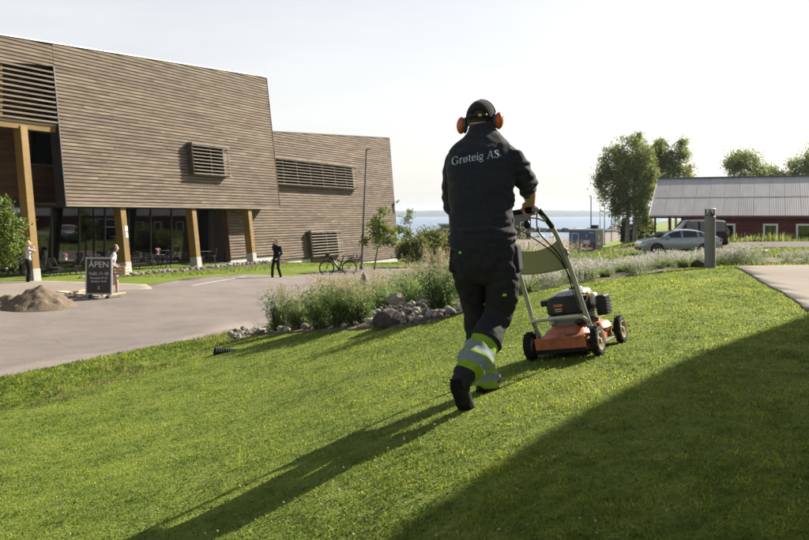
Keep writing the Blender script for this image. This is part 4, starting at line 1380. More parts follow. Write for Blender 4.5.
# ------------------------------------------------------------------ harbour
M['boathouse'] = P('tarred_boards', (0.035, 0.032, 0.03), 0.8, 0.25, 2)
M['deck'] = P('jetty_boards', (0.17, 0.15, 0.13), 0.9, 0.2, 1)
def box_house(name, px0, px1, pyt, D, h, dep, mw, mr, label, rz=0.0, zb=None):
    x0, x1 = (px0 - CX) / F * D, (px1 - CX) / F * D
    zt = -(pyt - HZ) / F * D
    w = x1 - x0
    t = empty(name, (x0, D, zt - h), rz, label, 'building')
    MB().b2((0, 0, -1.5), (w, dep, h - .25)).build('wall', mw, t)
    MB().b2((-.25, -.3, h - .25), (w + .25, dep + .25, h)).build('roof', mr, t)
    n = max(2, int(w / 2.4))
    for k in range(n):
        c = w * (k + .5) / n
        f = MB().b2((c - .55, -.06, 1.0), (c + .55, 0.0, 2.2)).build('window', M['white'], t)
        MB().b2((c - .45, -.08, 1.1), (c + .45, -.062, 2.1)).build('pane', M['dark_glass'], f)
    return t
box_house('boathouse', 499, 531, 211.5, 165, 4.4, 6, M['boathouse'], M['dark_metal'], 'dark flat-roofed boathouse by the harbour behind the mower handle')
box_house('harbour_shed', 441, 462, 223.5, 120, 3.0, 5, M['grey_paint'], M['steel'], 'low grey harbour shed between shrub and worker')
# jetty with posts
jt = empty('jetty', (14, 196, LAKE_Z), R(8), 'long low jetty with mooring posts in the harbour', 'jetty')
MB().b2((0, 0, 0.7), (26, 2.2, 0.95)).build('deck', M['deck'], jt)
for k in range(14):
    MB().tube([(k * 2, (k % 2) * 2.3 - .05, -2), (k * 2, (k % 2) * 2.3 - .05, 1.9)], .14, 8).build('mooring_post', M['boathouse'], jt)
# breakwater of boulders
bwk = empty('breakwater', (18, 330, LAKE_Z), R(4), 'dark stone breakwater across the harbour mouth', 'breakwater')
bmeshes = []
for i in range(5):
    me = stone_mesh(40 + i, .8).copy(); me.materials.clear(); me.materials.append(M['rock']); bmeshes.append(me)
for k in range(150):
    o = link('boulder', bmeshes[k % 5], None, bwk)
    s_ = rb.uniform(1.0, 1.9)
    o.scale = (s_, s_, s_ * .8); o.location = (rb.uniform(-4, 66), rb.uniform(-3, 3), rb.uniform(-.2, 1.0)); o.rotation_euler.z = rb.uniform(0, 6)
def boat(loc, L_, rz, mh, label):
    t = empty('boat', loc, rz, label, 'boat', 'boats on the water')
    prof = [(-.5, .16, .22), (-.3, .19, .2), (0, .19, .2), (.3, .13, .23), (.5, .01, .28)]
    vs, fs = [], []
    for x, w, h in prof:
        vs += [(x * L_, -w * L_, h * L_ * .55), (x * L_, -w * L_ * .6, -.05 * L_), (x * L_, w * L_ * .6, -.05 * L_), (x * L_, w * L_, h * L_ * .55)]
    for i in range(len(prof) - 1):
        for j in range(4):
            a, b = i * 4 + j, i * 4 + (j + 1) % 4
            fs.append((a, b, b + 4, a + 4))
    fs += [(0, 1, 2, 3), tuple(range(19, 15, -1))]
    MB().add(vs, fs).build('hull', mh, t)
    MB().b2((-.22 * L_, -.11 * L_, .11 * L_), (.12 * L_, .11 * L_, .26 * L_)).build('cabin', M['white'], t, bevel=.04)
    MB().b2((-.2 * L_, -.114 * L_, .18 * L_), (.1 * L_, .114 * L_, .23 * L_)).build('cabin_window', M['dark_glass'], t)
    MB().tube([(-.05 * L_, 0, .26 * L_), (-.05 * L_, 0, .55 * L_)], .012 * L_, 6).build('mast', M['white'], t)
    return t
M['boat_red'] = P('boat_red', (0.35, 0.05, 0.03), 0.4, 0.1)
boat((2.8, 700, LAKE_Z + .1), 8.5, R(10), M['boat_red'], 'small red boat on the lake beside the timber wing')
boat(((617 - CX) / F * 420, 420, LAKE_Z + .1), 9, R(30), M['boat_red'], 'red and white boat moored beyond the lamp posts')
boat(((552 - CX) / F * 225, 225, LAKE_Z + .1), 5, R(70), M['white'], 'white boat moored left of the blue kiosk')
boat(((540 - CX) / F * 240, 240, LAKE_Z + .1), 6, R(60), M['white'], 'white cabin boat moored by the jetty posts')

# ------------------------------------------------------------------ neighbouring house, out of frame to the right: it throws the big shadow over the lawn
M['house_red'] = wood_mat('house_boards', (0.12, 0.03, 0.02), (0.17, 0.045, 0.03), (0.2, 0.06, 0.04), 0.1)
M['house_roof'] = P('house_roof_tiles', (0.07, 0.06, 0.055), 0.8, 0.3, 4, 0.3, 14)
SA = U(809, 315, 7.2); SB_ = U(380, 540, 3.1)
EH = 5.2                                       # eave height above the eye
def back(p, z):
    return p + TO_SUN * ((z - p.z) / TO_SUN.z)
EA, EB = back(SA, EH), back(SB_, EH)
eu = (EA - EB); eu.z = 0; eu.normalize()
er = Vector((eu.y, -eu.x, 0))
house = empty('neighbour_house', (EB.x, EB.y, 0), math.atan2(eu.y, eu.x), 'red wooden house out of frame to the right, shading the lawn', 'house')
LA = (EA - EB).length
x0, x1 = -4.5, LA + 1.5
MB().b2((x0 + .3, -9.5, -1.8), (x1 - .3, -.45, EH - .2)).build('wall', M['house_red'], house)
fs = [(0, 1, 2, 3), (3, 2, 4, 5), (6, 9, 8, 7), (9, 11, 10, 8)]
vs = [(x0, 0, EH), (x1, 0, EH), (x1, -5, EH + 2.2), (x0, -5, EH + 2.2), (x1, -10, EH), (x0, -10, EH)]
vs2 = [(a, b, c - .18) for a, b, c in vs]
MB().add(vs + vs2, [(0, 1, 2, 3), (3, 2, 4, 5), (6, 9, 8, 7), (9, 11, 10, 8), (0, 6, 7, 1), (1, 7, 8, 2), (2, 8, 10, 4), (4, 10, 11, 5), (5, 11, 9, 3), (3, 9, 6, 0)]).build('roof', M['house_roof'], house)
for k in range(4):
    c = x0 + 2.5 + k * 4.2
    if c > x1 - 1.5: break
    f = MB().b2((c - .65, -.45, .2), (c + .65, -.38, 1.7)).build('window', M['white'], house)
    MB().b2((c - .53, -.375, .32), (c + .53, -.36, 1.58)).build('pane', M['dark_glass'], f)
# ------------------------------------------------------------------ grass
def mesh_np(name, co, faces_list, mat, col=None, parent=None):
    """faces_list: list of int arrays (n,k)"""
    if len(co) == 0: print('EMPTY', name)
    me = bpy.data.meshes.new(name)
    me.vertices.add(len(co)); me.vertices.foreach_set('co', np.ascontiguousarray(co, np.float32).ravel())
    idx = np.concatenate([f.ravel() for f in faces_list]).astype(np.int32)
    tot = np.concatenate([np.full(len(f), f.shape[1]) for f in faces_list])
    st_ = np.concatenate([[0], np.cumsum(tot)[:-1]]).astype(np.int32)
    me.loops.add(len(idx)); me.loops.foreach_set('vertex_index', idx)
    me.polygons.add(len(tot)); me.polygons.foreach_set('loop_start', st_)
    me.update(calc_edges=True)
    if col is not None:
        at = me.attributes.new('tint', 'FLOAT_COLOR', 'POINT')
        c4 = np.ones((len(co), 4), np.float32); c4[:, :3] = col
        at.data.foreach_set('color', c4.ravel())
    return link(name, me, mat, parent)

def blade_geo(p, h, w, lean, az=None):
    n = len(p)
    a = nr.uniform(0, 2 * np.pi, n) if az is None else az
    s = np.stack([np.cos(a), np.sin(a), np.zeros(n)], 1) * (w / 2)[:, None]
    l = np.stack([-np.sin(a), np.cos(a), np.zeros(n)], 1) * (lean * h)[:, None]
    up = np.zeros((n, 3)); up[:, 2] = h
    mid = p + up * 0.55 + l * 0.28
    tip = p + up * (1 - 0.35 * lean ** 2)[:, None] + l
    co = np.stack([p - s, p + s, mid + s * .85, mid - s * .85, tip], 1).reshape(-1, 3)
    b = (np.arange(n) * 5)[:, None]
    return co, b + np.array([[0, 1, 2, 3]]), b + np.array([[3, 2, 4]])

def lowfreq(x, y, k, s=0.0):
    return np.sin(x * k + 1.3 + s + 1.7 * np.sin(y * k * .8)) * np.sin(y * k * 1.1 + .4 + 1.3 * np.sin(x * k * .6 + s))

def sample(n, d0, d1, r0, r1, p):
    u = nr.uniform(0, 1, n)
    e = 2 - p
    if abs(e) < 1e-6:
        D = d0 * (d1 / d0) ** u
    else:
        D = (d0 ** e + u * (d1 ** e - d0 ** e)) ** (1 / e)
    r_ = nr.uniform(r0, r1, n)
    return r_ * D, D

M['blade'] = leafmat('grass_blade', None, None, 0.55, attr='tint', rough=0.6, gloss=0.01, hue=0.503, val=1.25, sat=.98)
M['plume'] = leafmat('grass_plume', None, None, 0.35, attr='tint', rough=0.7, gloss=0.0, hue=0.5, val=1.1)
PAL = np.array([(0.150, 0.205, 0.022), (0.178, 0.232, 0.030), (0.095, 0.140, 0.015), (0.205, 0.245, 0.055), (0.28, 0.26, 0.12)])
def grass(name, x, y, h, w, lean, label, pal=PAL, pw=(.3, .3, .2, .15, .05), tint_var=.2, patch=.25, crest=False):
    n = len(x)
    z = G(x, y)
    ci = nr.choice(len(pal), n, p=np.array(pw) / sum(pw))
    c = pal[ci] * (1 + nr.uniform(-tint_var, tint_var, n))[:, None]
    pt = patch * (0.5 * lowfreq(x, y, 1.9) + .5 * lowfreq(x, y, 4.3, 2.0) + .9 * lowfreq(x, y, 17.0, 4.0))
    c = c * (1 + pt)[:, None]
    c[:, 0] *= 1 + pt * .3
    crest_fac = sstep(-2.5, 3.5, x + .15 * y - .6 + .7 * lowfreq(x, y, .9, 2.0)) if crest else np.zeros(n)      # the crest is lighter and yellower than the foot of the slope
    c *= np.stack([1 + .28 * crest_fac, 1 + .17 * crest_fac, 1 + .2 * crest_fac], 1)
    co, q, t = blade_geo(np.stack([x, y, z - .004], 1), h, w, lean)
    o = mesh_np(name, co, [q, t], M['blade'], np.repeat(np.clip(c, 0, 1), 5, 0))
    return tag(o, label, None, None, 'stuff')

NOGO = [ROAD, PATH, BED_IN, FORE]
def keep(x, y, polys=NOGO):
    m_ = np.ones(len(x), bool)
    for pg in polys:
        m_ &= ~inpoly(x, y, pg)
    return m_
# mown lawn round the camera and the worker
x, y = sample(450000, 2.0, 16.0, -.66, .66, 1.4)
m_ = keep(x, y)
x, y = x[m_], y[m_]
n = len(x)
dist = np.hypot(x, y)
# rough uncut strip along the ditch: lower left, beside the road
redge = [Vector(p[:2]) for p in ROAD[:7]]
def dist_line(x, y, pts):
    best = np.full(len(x), 1e9)
    for a, b in zip(pts[:-1], pts[1:]):
        ab = np.array([b.x - a.x, b.y - a.y]); L2 = (ab ** 2).sum() + 1e-9
        t = np.clip(((x - a.x) * ab[0] + (y - a.y) * ab[1]) / L2, 0, 1)
        best = np.minimum(best, np.hypot(x - a.x - t * ab[0], y - a.y - t * ab[1]))
    return best
dr_ = dist_line(x, y, redge)
rough_ = np.clip(1.5 - dr_ / 1.6, 0, 1)
clump = 0.88 + .65 * lowfreq(x, y, 25.0, 1.0) * lowfreq(x, y, 14.0) + .25 * lowfreq(x, y, 7.0, 2.0)
h = nr.uniform(.011, .028, n) * clump * (1 + 1.8 * rough_)
w = nr.uniform(.0026, .0048, n) * np.maximum(1, dist / 4.5)
grass('lawn_grass', x, y, h, w, nr.uniform(.35, 1.7, n), 'short mown lawn grass in sun and shade', pw=(.40, .32, .22, .05, .02), tint_var=.22, patch=.38, crest=True)
# clover leaves low in the sward: small flat discs
x, y = sample(24000, 2.2, 11, -.64, .64, 1.5)
m_ = keep(x, y) & (lowfreq(x, y, 2.6, 3.0) + nr.normal(0, .4, len(x)) > .1)
x, y = x[m_], y[m_]; n = len(x)
z = G(x, y) + nr.uniform(.008, .026, n)
r_ = nr.uniform(.004, .008, n)
ang = nr.uniform(0, 6.28, n)
tl_ = nr.normal(0, .35, (n, 2))
co = np.empty((n, 5, 3))
for k in range(5):
    a = ang + k * 2 * np.pi / 5
    dx, dy = r_ * np.cos(a), r_ * np.sin(a)
    co[:, k, 0] = x + dx; co[:, k, 1] = y + dy; co[:, k, 2] = z + dx * tl_[:, 0] + dy * tl_[:, 1]
c = np.array([(0.075, 0.125, 0.016)]) * (1 + nr.uniform(-.35, .5, n))[:, None]
o = mesh_np('clover_leaves', co.reshape(-1, 3), [np.arange(n * 5).reshape(n, 5)], M['blade'], np.repeat(c, 5, 0))
tag(o, 'low clover leaves scattered through the lawn', kind='stuff')
# clover heads and dry scraps
M['clover'] = P('clover_head', (0.34, 0.29, 0.22), 0.9, 0.35, 60)
x, y = sample(1300, 2.5, 12, -.62, .62, 1.2)
m_ = keep(x, y) & (lowfreq(x, y, 1.3, 5.0) + nr.normal(0, .3, len(x)) > -.1)
x, y = x[m_], y[m_]; n = len(x)
z = G(x, y) + nr.uniform(.03, .055, n); r_ = nr.uniform(.003, .007, n)
oc = np.array([(1,0,0),(0,1,0),(-1,0,0),(0,-1,0),(0,0,1),(0,0,-1)], float)
co = np.stack([x, y, z], 1)[:, None, :] + oc[None] * r_[:, None, None]
ft = np.array([(0,1,4),(1,2,4),(2,3,4),(3,0,4),(1,0,5),(2,1,5),(3,2,5),(0,3,5)])
o = mesh_np('clover_flowers', co.reshape(-1, 3), [((np.arange(n) * 6)[:, None, None] + ft[None]).reshape(-1, 3)], M['clover'])
tag(o, 'tiny pale clover heads dotted over the lawn', kind='stuff')
# rough grass of the verge and ditch
x, y = sample(60000, 9.5, 21, -.64, -.1, 1.4)
m_ = keep(x, y)
x, y = x[m_], y[m_]
dr_ = dist_line(x, y, [Vector(p[:2]) for p in ROAD[:7]] + [Vector((-3.6, 19.6))])
m_ = dr_ < 3.2
x, y = x[m_], y[m_]; n = len(x)
dr_ = dr_[m_]
tuft = np.clip(lowfreq(x, y, 2.7, 1.1) + .3, 0.15, 1)
h = nr.uniform(.05, .15, n) * tuft * np.clip(1.35 - np.abs(dr_ - 1.0) / 1.9, .2, 1)
grass('verge_grass', x, y, h, nr.uniform(.006, .012, n), nr.uniform(.2, 1.1, n), 'rough uncut grass on the verge beside the road', pal=PAL * np.array([.82, .72, .9]), pw=(.25, .2, .2, .15, .2), patch=.4)
# grass strip in front of the building and the wing
STRIP = [tuple(bw(s, yy, 0)[:2]) for s, yy in ((-3.5, -1.6), (9.5, -1.6), (10, .9), (31, .9), (36, 4), (36, -3), (16, -4.2), (9, -3.6), (-1, -3.4))]
lx = [p[0] for p in STRIP]; ly = [p[1] for p in STRIP]
n = 60000
x, y = nr.uniform(min(lx), max(lx), n), nr.uniform(min(ly), max(ly), n)
m_ = inpoly(x, y, STRIP) & keep(x, y, [ROAD, FORE])
x, y = x[m_], y[m_]; n = len(x)
grass('strip_grass', x, y, nr.uniform(.05, .16, n), nr.uniform(.02, .035, n), nr.uniform(.2, 1, n), 'grass strip along the foot of the timber building')
# field behind the bed, down towards kiosk, car and barn
x, y = sample(90000, 13.5, 95, .10, .60, 1.2)
m_ = keep(x, y, NOGO + [DRIVE])
x, y = x[m_], y[m_]; n = len(x)
dry = np.clip(lowfreq(x, y, .35) * .5 + .35 + nr.normal(0, .25, n), 0, 1)
PALF = np.array([(0.085, 0.13, 0.02), (0.12, 0.165, 0.03), (0.16, 0.19, 0.04), (0.25, 0.20, 0.10), (0.30, 0.24, 0.13)])
h = nr.uniform(.05, .2, n) * np.clip(y / 30, .35, 1); w = .003 + y * .0008
grass('field_grass', x, y, h, w, nr.uniform(.2, .9, n), 'unmown grass field sloping down behind the flower bed', PALF, (.34, .3, .2, .1, .06))
# tall weeds before the barn
n = 9000
t_ = nr.uniform(1, 24, n); d_ = nr.uniform(-5.5, -.3, n)
x = 19.5 + ca * t_ + sa * d_; y = 62.5 - sa * t_ + ca * d_
m_ = keep(x, y, [DRIVE]) & (lowfreq(x, y, .9) + nr.normal(0, .4, n) > -.35)
x, y = x[m_], y[m_]; n = len(x)
grass('tall_weeds', x, y, nr.uniform(.25, .75, n) * np.clip(.7 + .6 * lowfreq(x, y, 1.3), .3, 1.2), nr.uniform(.04, .08, n), nr.uniform(.1, .5, n), 'tall yellow green weeds along the barn wall', PALF, (.25, .35, .3, .06, .04))

# ------------------------------------------------------------------ ornamental grass clumps
def arcs(n, h, spread, w, r, base_r=.06, segs=4):
    """n arching leaves as ribbons; returns co (n*(2segs+1),3), quads, tris"""
    az = r.uniform(0, 6.283, n)
    hh = h * r.uniform(.55, 1.0, n)
    sp = spread * r.uniform(.1, 1.0, n) ** .8
    droop = r.uniform(.1, .75, n)
    b0 = base_r * np.sqrt(r.uniform(0, 1, n)); ba = r.uniform(0, 6.283, n)
    ww = w * r.uniform(.6, 1.2, n)
    out = np.empty((n, 2 * segs + 1, 3))
    d = np.stack([np.cos(az), np.sin(az)], 1); s = np.stack([-np.sin(az), np.cos(az)], 1)
    tw = r.uniform(-.6, .6, n)
    for k in range(segs + 1):
        t = k / segs
        rad = sp * (t ** 1.6)
        zz = hh * (t - droop * .55 * t ** 3)
        cx_ = b0 * np.cos(ba) + d[:, 0] * rad; cy_ = b0 * np.sin(ba) + d[:, 1] * rad
        hw_ = ww / 2 * (1 - .55 * t)
        if k < segs:
            for q, sg in ((0, -1), (1, 1)):
                out[:, 2 * k + q, 0] = cx_ + sg * s[:, 0] * hw_; out[:, 2 * k + q, 1] = cy_ + sg * s[:, 1] * hw_; out[:, 2 * k + q, 2] = zz + sg * tw * hw_
        else:
            out[:, 2 * segs, 0] = cx_; out[:, 2 * segs, 1] = cy_; out[:, 2 * segs, 2] = zz
    m1 = 2 * segs + 1
    b = (np.arange(n) * m1)[:, None]
    quads = np.concatenate([b + np.array([[2 * k, 2 * k + 1, 2 * k + 3, 2 * k + 2]]) for k in range(segs - 1)])
    tris = b + np.array([[2 * segs - 2, 2 * segs - 1, 2 * segs]])
    return out.reshape(-1, 3), quads, tris, m1
def bushy(nst, nlf, h, spread, lw, ll, r, base_r):
    """upright stems set with lance leaves along their length: ribbons of two segments"""
    az = r.uniform(0, 6.283, nst); sp = spread * r.uniform(.05, 1.0, nst) ** .7; hh = h * r.uniform(.6, 1.0, nst)
    b0 = base_r * np.sqrt(r.uniform(0, 1, nst)); ba = az + r.normal(0, .6, nst)
    P0 = np.stack([b0 * np.cos(ba), b0 * np.sin(ba), np.zeros(nst)], 1)
    P1 = P0 + np.stack([np.cos(az) * sp, np.sin(az) * sp, hh], 1)
    i = np.repeat(np.arange(nst), nlf); n = len(i)
    t = np.clip(np.tile(np.linspace(.04, .97, nlf), nst) + r.normal(0, .05, n), 0, 1)
    p = P0[i] + (P1 - P0)[i] * t[:, None]
    p[:, :2] += (P1 - P0)[i][:, :2] * (t ** 2 - t)[:, None] * .5
    a = r.uniform(0, 6.283, n)
    a = np.where(r.uniform(0, 1, n) < .55, az[i] + r.normal(0, .9, n), a)
    L_ = ll * r.uniform(.5, 1.25, n) * (1.15 - .45 * t)
    upk = r.uniform(.25, 1.1, n)
    d1 = np.stack([np.cos(a), np.sin(a), upk], 1); d1 /= np.linalg.norm(d1, axis=1)[:, None]
    d2 = np.stack([np.cos(a), np.sin(a), upk - r.uniform(.5, 1.6, n)], 1); d2 /= np.linalg.norm(d2, axis=1)[:, None]
    s = np.stack([-np.sin(a), np.cos(a), r.uniform(-.5, .5, n)], 1) * (lw * r.uniform(.6, 1.2, n) / 2)[:, None]
    m = p + d1 * (L_ * .5)[:, None]; e = m + d2 * (L_ * .5)[:, None]
    co = np.stack([p - s * .5, p + s * .5, m + s, m - s, e], 1).reshape(-1, 3)
    b = (np.arange(n) * 5)[:, None]
    return co, b + np.array([[0, 1, 2, 3]]), b + np.array([[3, 2, 4]]), n
def make_clump(name, loc, h, spread, nleaf, nplume, pal, plume_cols, seed, label, cat, group, plume_h=1.3, lw=.013, plen=.2, pden=16, bush=None):
    r = np.random.default_rng(seed)
    t = empty(name, loc, 0, label, cat, group)
    pal = np.array(pal)
    if bush:
        co, q, tr, nleaf = bushy(bush[0], bush[1], h, spread, lw, bush[2], r, .5 * spread); m1 = 5
    else:
        co, q, tr, m1 = arcs(nleaf, h, spread, lw, r, base_r=.11 * spread / .35)
    c = pal[r.integers(0, len(pal), nleaf)] * (1 + r.uniform(-.25, .25, nleaf))[:, None]
    mesh_np('leaves', co, [q, tr], M['blade'], np.repeat(c, m1, 0), t)
    if bush and h > .45:
        co, q, tr, m2_ = arcs(230, h * 1.05, spread * .9, lw * .75, r, base_r=.4 * spread)
        c = pal[r.integers(0, len(pal), 230)] * (1.15 + r.uniform(-.2, .25, 230))[:, None]
        mesh_np('upright_leaves', co, [q, tr], M['blade'], np.repeat(c, m2_, 0), t)
    if nplume:
        az = r.uniform(0, 6.283, nplume); sp = spread * r.uniform(.1, .9, nplume); hh = h * plume_h * r.uniform(.75, 1.0, nplume)
        P0 = np.stack([.05 * np.cos(az), .05 * np.sin(az), np.zeros(nplume)], 1)
        P1 = np.stack([np.cos(az) * sp, np.sin(az) * sp, hh], 1)
        s = np.stack([-np.sin(az), np.cos(az), np.zeros(nplume)], 1) * .0022
        cs = np.stack([P0 - s, P0 + s, P1 + s, P1 - s], 1).reshape(-1, 3)
        qs = (np.arange(nplume) * 4)[:, None] + np.array([[0, 1, 2, 3]])
        # spikelets
        k = pden
        tpos = r.uniform(0, 1, (nplume, k))
        dirv = (P1 - P0); dirv /= np.linalg.norm(dirv, axis=1)[:, None]
        base = P1[:, None, :] - dirv[:, None, :] * (tpos * plen)[:, :, None]
        wd = (.010 + .026 * np.sin(np.pi * np.clip(tpos * .9 + .1, 0, 1)))
        off = r.normal(0, 1, (nplume, k, 3)) * wd[:, :, None] * .6
        base = (base + off).reshape(-1, 3)
        nk = len(base)
        u = r.normal(0, 1, (nk, 3)); u /= np.linalg.norm(u, axis=1)[:, None]
        v = r.normal(0, 1, (nk, 3)) + np.array([0, 0, 1.5]); v /= np.linalg.norm(v, axis=1)[:, None]
        sz = r.uniform(.008, .02, nk)[:, None]
        cq = np.stack([base - u * sz * .35, base + v * sz, base + u * sz * .35, base - v * sz], 1).reshape(-1, 3)
        qq = len(cs) + (np.arange(nk) * 4)[:, None] + np.array([[0, 1, 2, 3]])
        pc = np.array(plume_cols)
        c1 = np.repeat(pc[r.integers(0, len(pc), nplume)] * .8, 4, 0)
        c2 = np.repeat(pc[r.integers(0, len(pc), nk)] * (1 + r.uniform(-.2, .2, nk))[:, None], 4, 0)
        mesh_np('plumes', np.concatenate([cs, cq]), [qs, qq], M['plume'], np.clip(np.concatenate([c1, c2]), 0, 1), t)
    return t
GREEN = [(0.10, 0.155, 0.035), (0.13, 0.185, 0.055), (0.20, 0.255, 0.09), (0.27, 0.32, 0.15), (0.08, 0.13, 0.028)]
DARK = [(0.06, 0.105, 0.028), (0.085, 0.135, 0.038), (0.12, 0.165, 0.055), (0.20, 0.23, 0.12)]
SILV = [(0.12, 0.15, 0.08), (0.17, 0.195, 0.12), (0.24, 0.26, 0.19), (0.09, 0.125, 0.05)]
TAN = [(0.40, 0.345, 0.22), (0.36, 0.30, 0.19), (0.46, 0.41, 0.28)]
WHT = [(0.44, 0.43, 0.39), (0.37, 0.355, 0.33), (0.48, 0.46, 0.40)]
big = [  # px, py of the foot, D, height, spread, label
    (281, 331, 14.2, .76, .34, 'leftmost green grass clump with feathery heads by the stones'),
    (300, 332, 13.6, .62, .34, 'second grass clump from the left in the stony bed'),
    (322, 333, 12.6, .78, .36, 'tall dense grass clump left of the large boulder'),
    (342, 333, 12.2, .74, .36, 'pale variegated grass clump in the front row of the bed'),
    (358, 331, 12.0, .58, .34, 'pale grass clump touching the large boulder'),
    (377, 310, 16.0, .55, .34, 'green grass clump behind the large boulder'),
    (413, 312, 14.6, .66, .30, 'upright dark green clump right of the boulder'),
    (441, 327, 10.7, .80, .37, 'big dark green grass clump beside the worker')]
for k, (px, py, D, hh, sp_, lab) in enumerate(big):
    q = U(px, py, D)
    dark = k in (6, 7, 0)
    make_clump('ornamental_grass', on(q.x, D), hh * (.98 if k != 6 else .95), sp_ * .92, 0, 52, DARK if dark else GREEN, TAN, 20 + k, lab, 'ornamental grass', 'feathery grass clumps in the stony bed', 1.2, .018, .17, 15, bush=(90, 10, .2))
# feathery mass further back in the bed, and the pale tufts along the crest
protoT = make_clump('feather_grass', on(-1.2, 19.0), .60, .48, 380, 26, GREEN, TAN, 70, 'x', 'ornamental grass', 'feathery grass behind the stony bed', 1.35, .014, .2, 14, bush=(70, 9, .22))
protoT2 = make_clump('feather_grass', on(-0.2, 21.0), .58, .48, 380, 26, GREEN, TAN, 71, 'x', 'ornamental grass', 'feathery grass behind the stony bed', 1.4, .014, .2, 14, bush=(70, 9, .22))
protoW = make_clump('silver_grass', on(3.0, 10.6), .30, .32, 360, 34, SILV + GREEN[1:4], WHT, 80, 'x', 'ornamental grass', 'silvery tufts along the crest', 1.08, .009, .11, 15, bush=(70, 7, .10))
protoW2 = make_clump('silver_grass', on(3.8, 11.4), .29, .30, 360, 26, GREEN + [(0.20, 0.23, 0.06), (0.22, 0.24, 0.09)], WHT, 81, 'x', 'ornamental grass', 'silvery tufts along the crest', 1.08, .009, .11, 15)
rg = random.Random(5)
def scatter(protos, pts, label, smin, smax):
    for k, (x_, y_) in enumerate(pts):
        pr = protos[k % len(protos)]
        o = pr if k < len(protos) else copy_tree(pr)
        o.location = on(x_, y_, -.01)
        s_ = rg.uniform(smin, smax)
        o.scale = (s_, s_, s_ * rg.uniform(.85, 1.1)); o.rotation_euler.z = rg.uniform(0, 6.28)
        o['label'] = label
def fill(poly, n, mind, seed):
    r = random.Random(seed); pts = []
    xs = [p[0] for p in poly]; ys = [p[1] for p in poly]
    for _ in range(n * 60):
        x_, y_ = r.uniform(min(xs), max(xs)), r.uniform(min(ys), max(ys))
        if inpoly(np.array([x_]), np.array([y_]), poly)[0] and all((x_ - a) ** 2 + (y_ - b) ** 2 > mind ** 2 for a, b in pts):
            pts.append((x_, y_))
            if len(pts) >= n: break
    return pts
T1 = [(-2.9, 18.4), (-1.3, 17.4), (0.7, 11.4), (2.2, 13.2), (3.8, 17.5), (5.0, 22.0), (3.4, 25.5), (1.2, 25.8), (-0.6, 23.8), (-2.0, 20.8)]
scatter([protoT, protoT2], fill(T1, 54, .70, 4), 'feathery tan grass massed behind the boulders and the worker', .85, 1.25)
W1_ = pl((478,311,9.75),(545,291,10.05),(600,282,11.0),(660,272,12.4),(700,266,13.5)) + [(6.1, 14.4), (7.5, 16.5), (6.0, 17.8), (4.2, 16.0), (2.6, 13.6), (1.2, 12.4)]
scatter([protoW, protoW2], fill(W1_, 78, .42, 9), 'silvery white grass tuft in the strip along the lawn crest', .7, 1.15)
for k, (px, D, s_, lab) in enumerate(((726, 14.2, 1.1, 'silvery white tuft just right of the tall bollard'), (741, 14.4, 1.3, 'bushy silvery tuft between the two bollards'), (787, 15.0, .8, 'small pale tuft right of the distant bollard'), (806, 15.0, .9, 'pale tuft at the right edge beyond the path'))):
    o = copy_tree(protoW)
    o.location = on((px - CX) / F * D, D, -.01); o.scale = (s_,) * 3; o['label'] = lab

# stones and boulders of the bed
for k in range(350):
    if k < 150:
        q = U(rg.uniform(226, 275), rg.uniform(326, 336), rg.uniform(14.2, 18.0))
    elif k < 265:
        D = rg.uniform(10.1, 14.5); q = U(rg.uniform(372, 432), 320, D)
    else:
        u_ = rg.uniform(0, 1) ** .8
        ax_, ay_ = BED[0], BED[1]
        seg = rg.choice([0, 1, 2, 2, 3]); a_, b_ = Vector(BED[seg]), Vector(BED[seg + 1]); e_ = a_.lerp(b_, rg.uniform(0, 1)); q = Vector((e_.x + rg.uniform(-.05, .1), e_.y + rg.uniform(.03, .55), 0))
    if not inpoly(np.array([q.x]), np.array([q.y]), BED)[0]: continue
    o = link('stone', stone_meshes[k % 8], None, bed)
    s_ = rg.uniform(.025, .05) if rg.random() < .7 else rg.uniform(.05, .085)
    o.scale = (s_, s_, s_); o.location = on(q.x, q.y, .05 + s_ * .25); o.rotation_euler = (rg.uniform(-.3, .3), rg.uniform(-.3, .3), rg.uniform(0, 6.3))
def boulder(loc, sc3, seed, label, mat, rz=0.0):
    bm = bmesh.new(); bmesh.ops.create_icosphere(bm, subdivisions=4, radius=1.0)
    o3 = Vector((seed * 3.7, seed * 1.3, 2.0))
    for v in bm.verts:
        c_ = v.co.copy()
        d = 1 + .30 * noise.noise(c_ * .8 + o3) + .12 * noise.noise(c_ * 2.1 + o3) + .05 * noise.noise(c_ * 5 + o3)
        q = c_ * d
        q = Vector((q.x, q.y, max(q.z, -.55)))
        # broken facets
        for nn, dd in ((Vector((.5, -.6, .62)), .78), (Vector((-.7, -.3, .6)), .80), (Vector((.1, -.95, .1)), .82)):
            e_ = q.dot(nn.normalized()) - dd
            if e_ > 0: q -= nn.normalized() * e_ * .8
        v.co = Vector((q.x * sc3[0], q.y * sc3[1], q.z * sc3[2]))
    me = bpy.data.meshes.new('boulder'); bm.to_mesh(me); bm.free(); me.shade_smooth()
    o = link('boulder', me, mat); o.location = loc; o.rotation_euler.z = rz
    return tag(o, label, 'boulder')
M['rock2'] = P('pale_rock', (0.22, 0.19, 0.15), 0.85, 0.4, 2.2, 0.5, 7)
q = U(388, 327, 10.7); boulder(on(q.x, q.y, .085), (.215, .19, .15), 1, 'large dark grey boulder in the stony bed', M['rock'])
q = U(363, 305, 17.5); boulder(on(q.x, q.y, .30), (.22, .22, .48), 2, 'upright brown rock between the grass clumps', M['rock2'])
q = U(391, 292, 20.0); boulder(on(q.x, q.y, .22), (.27, .25, .30), 3, 'grey block of stone at the back of the bed', M['stone'])
q = U(398, 312, 15.4); boulder(on(q.x, q.y, .10), (.22, .2, .16), 4, 'pale rounded rock just behind the large boulder', M['rock2'])
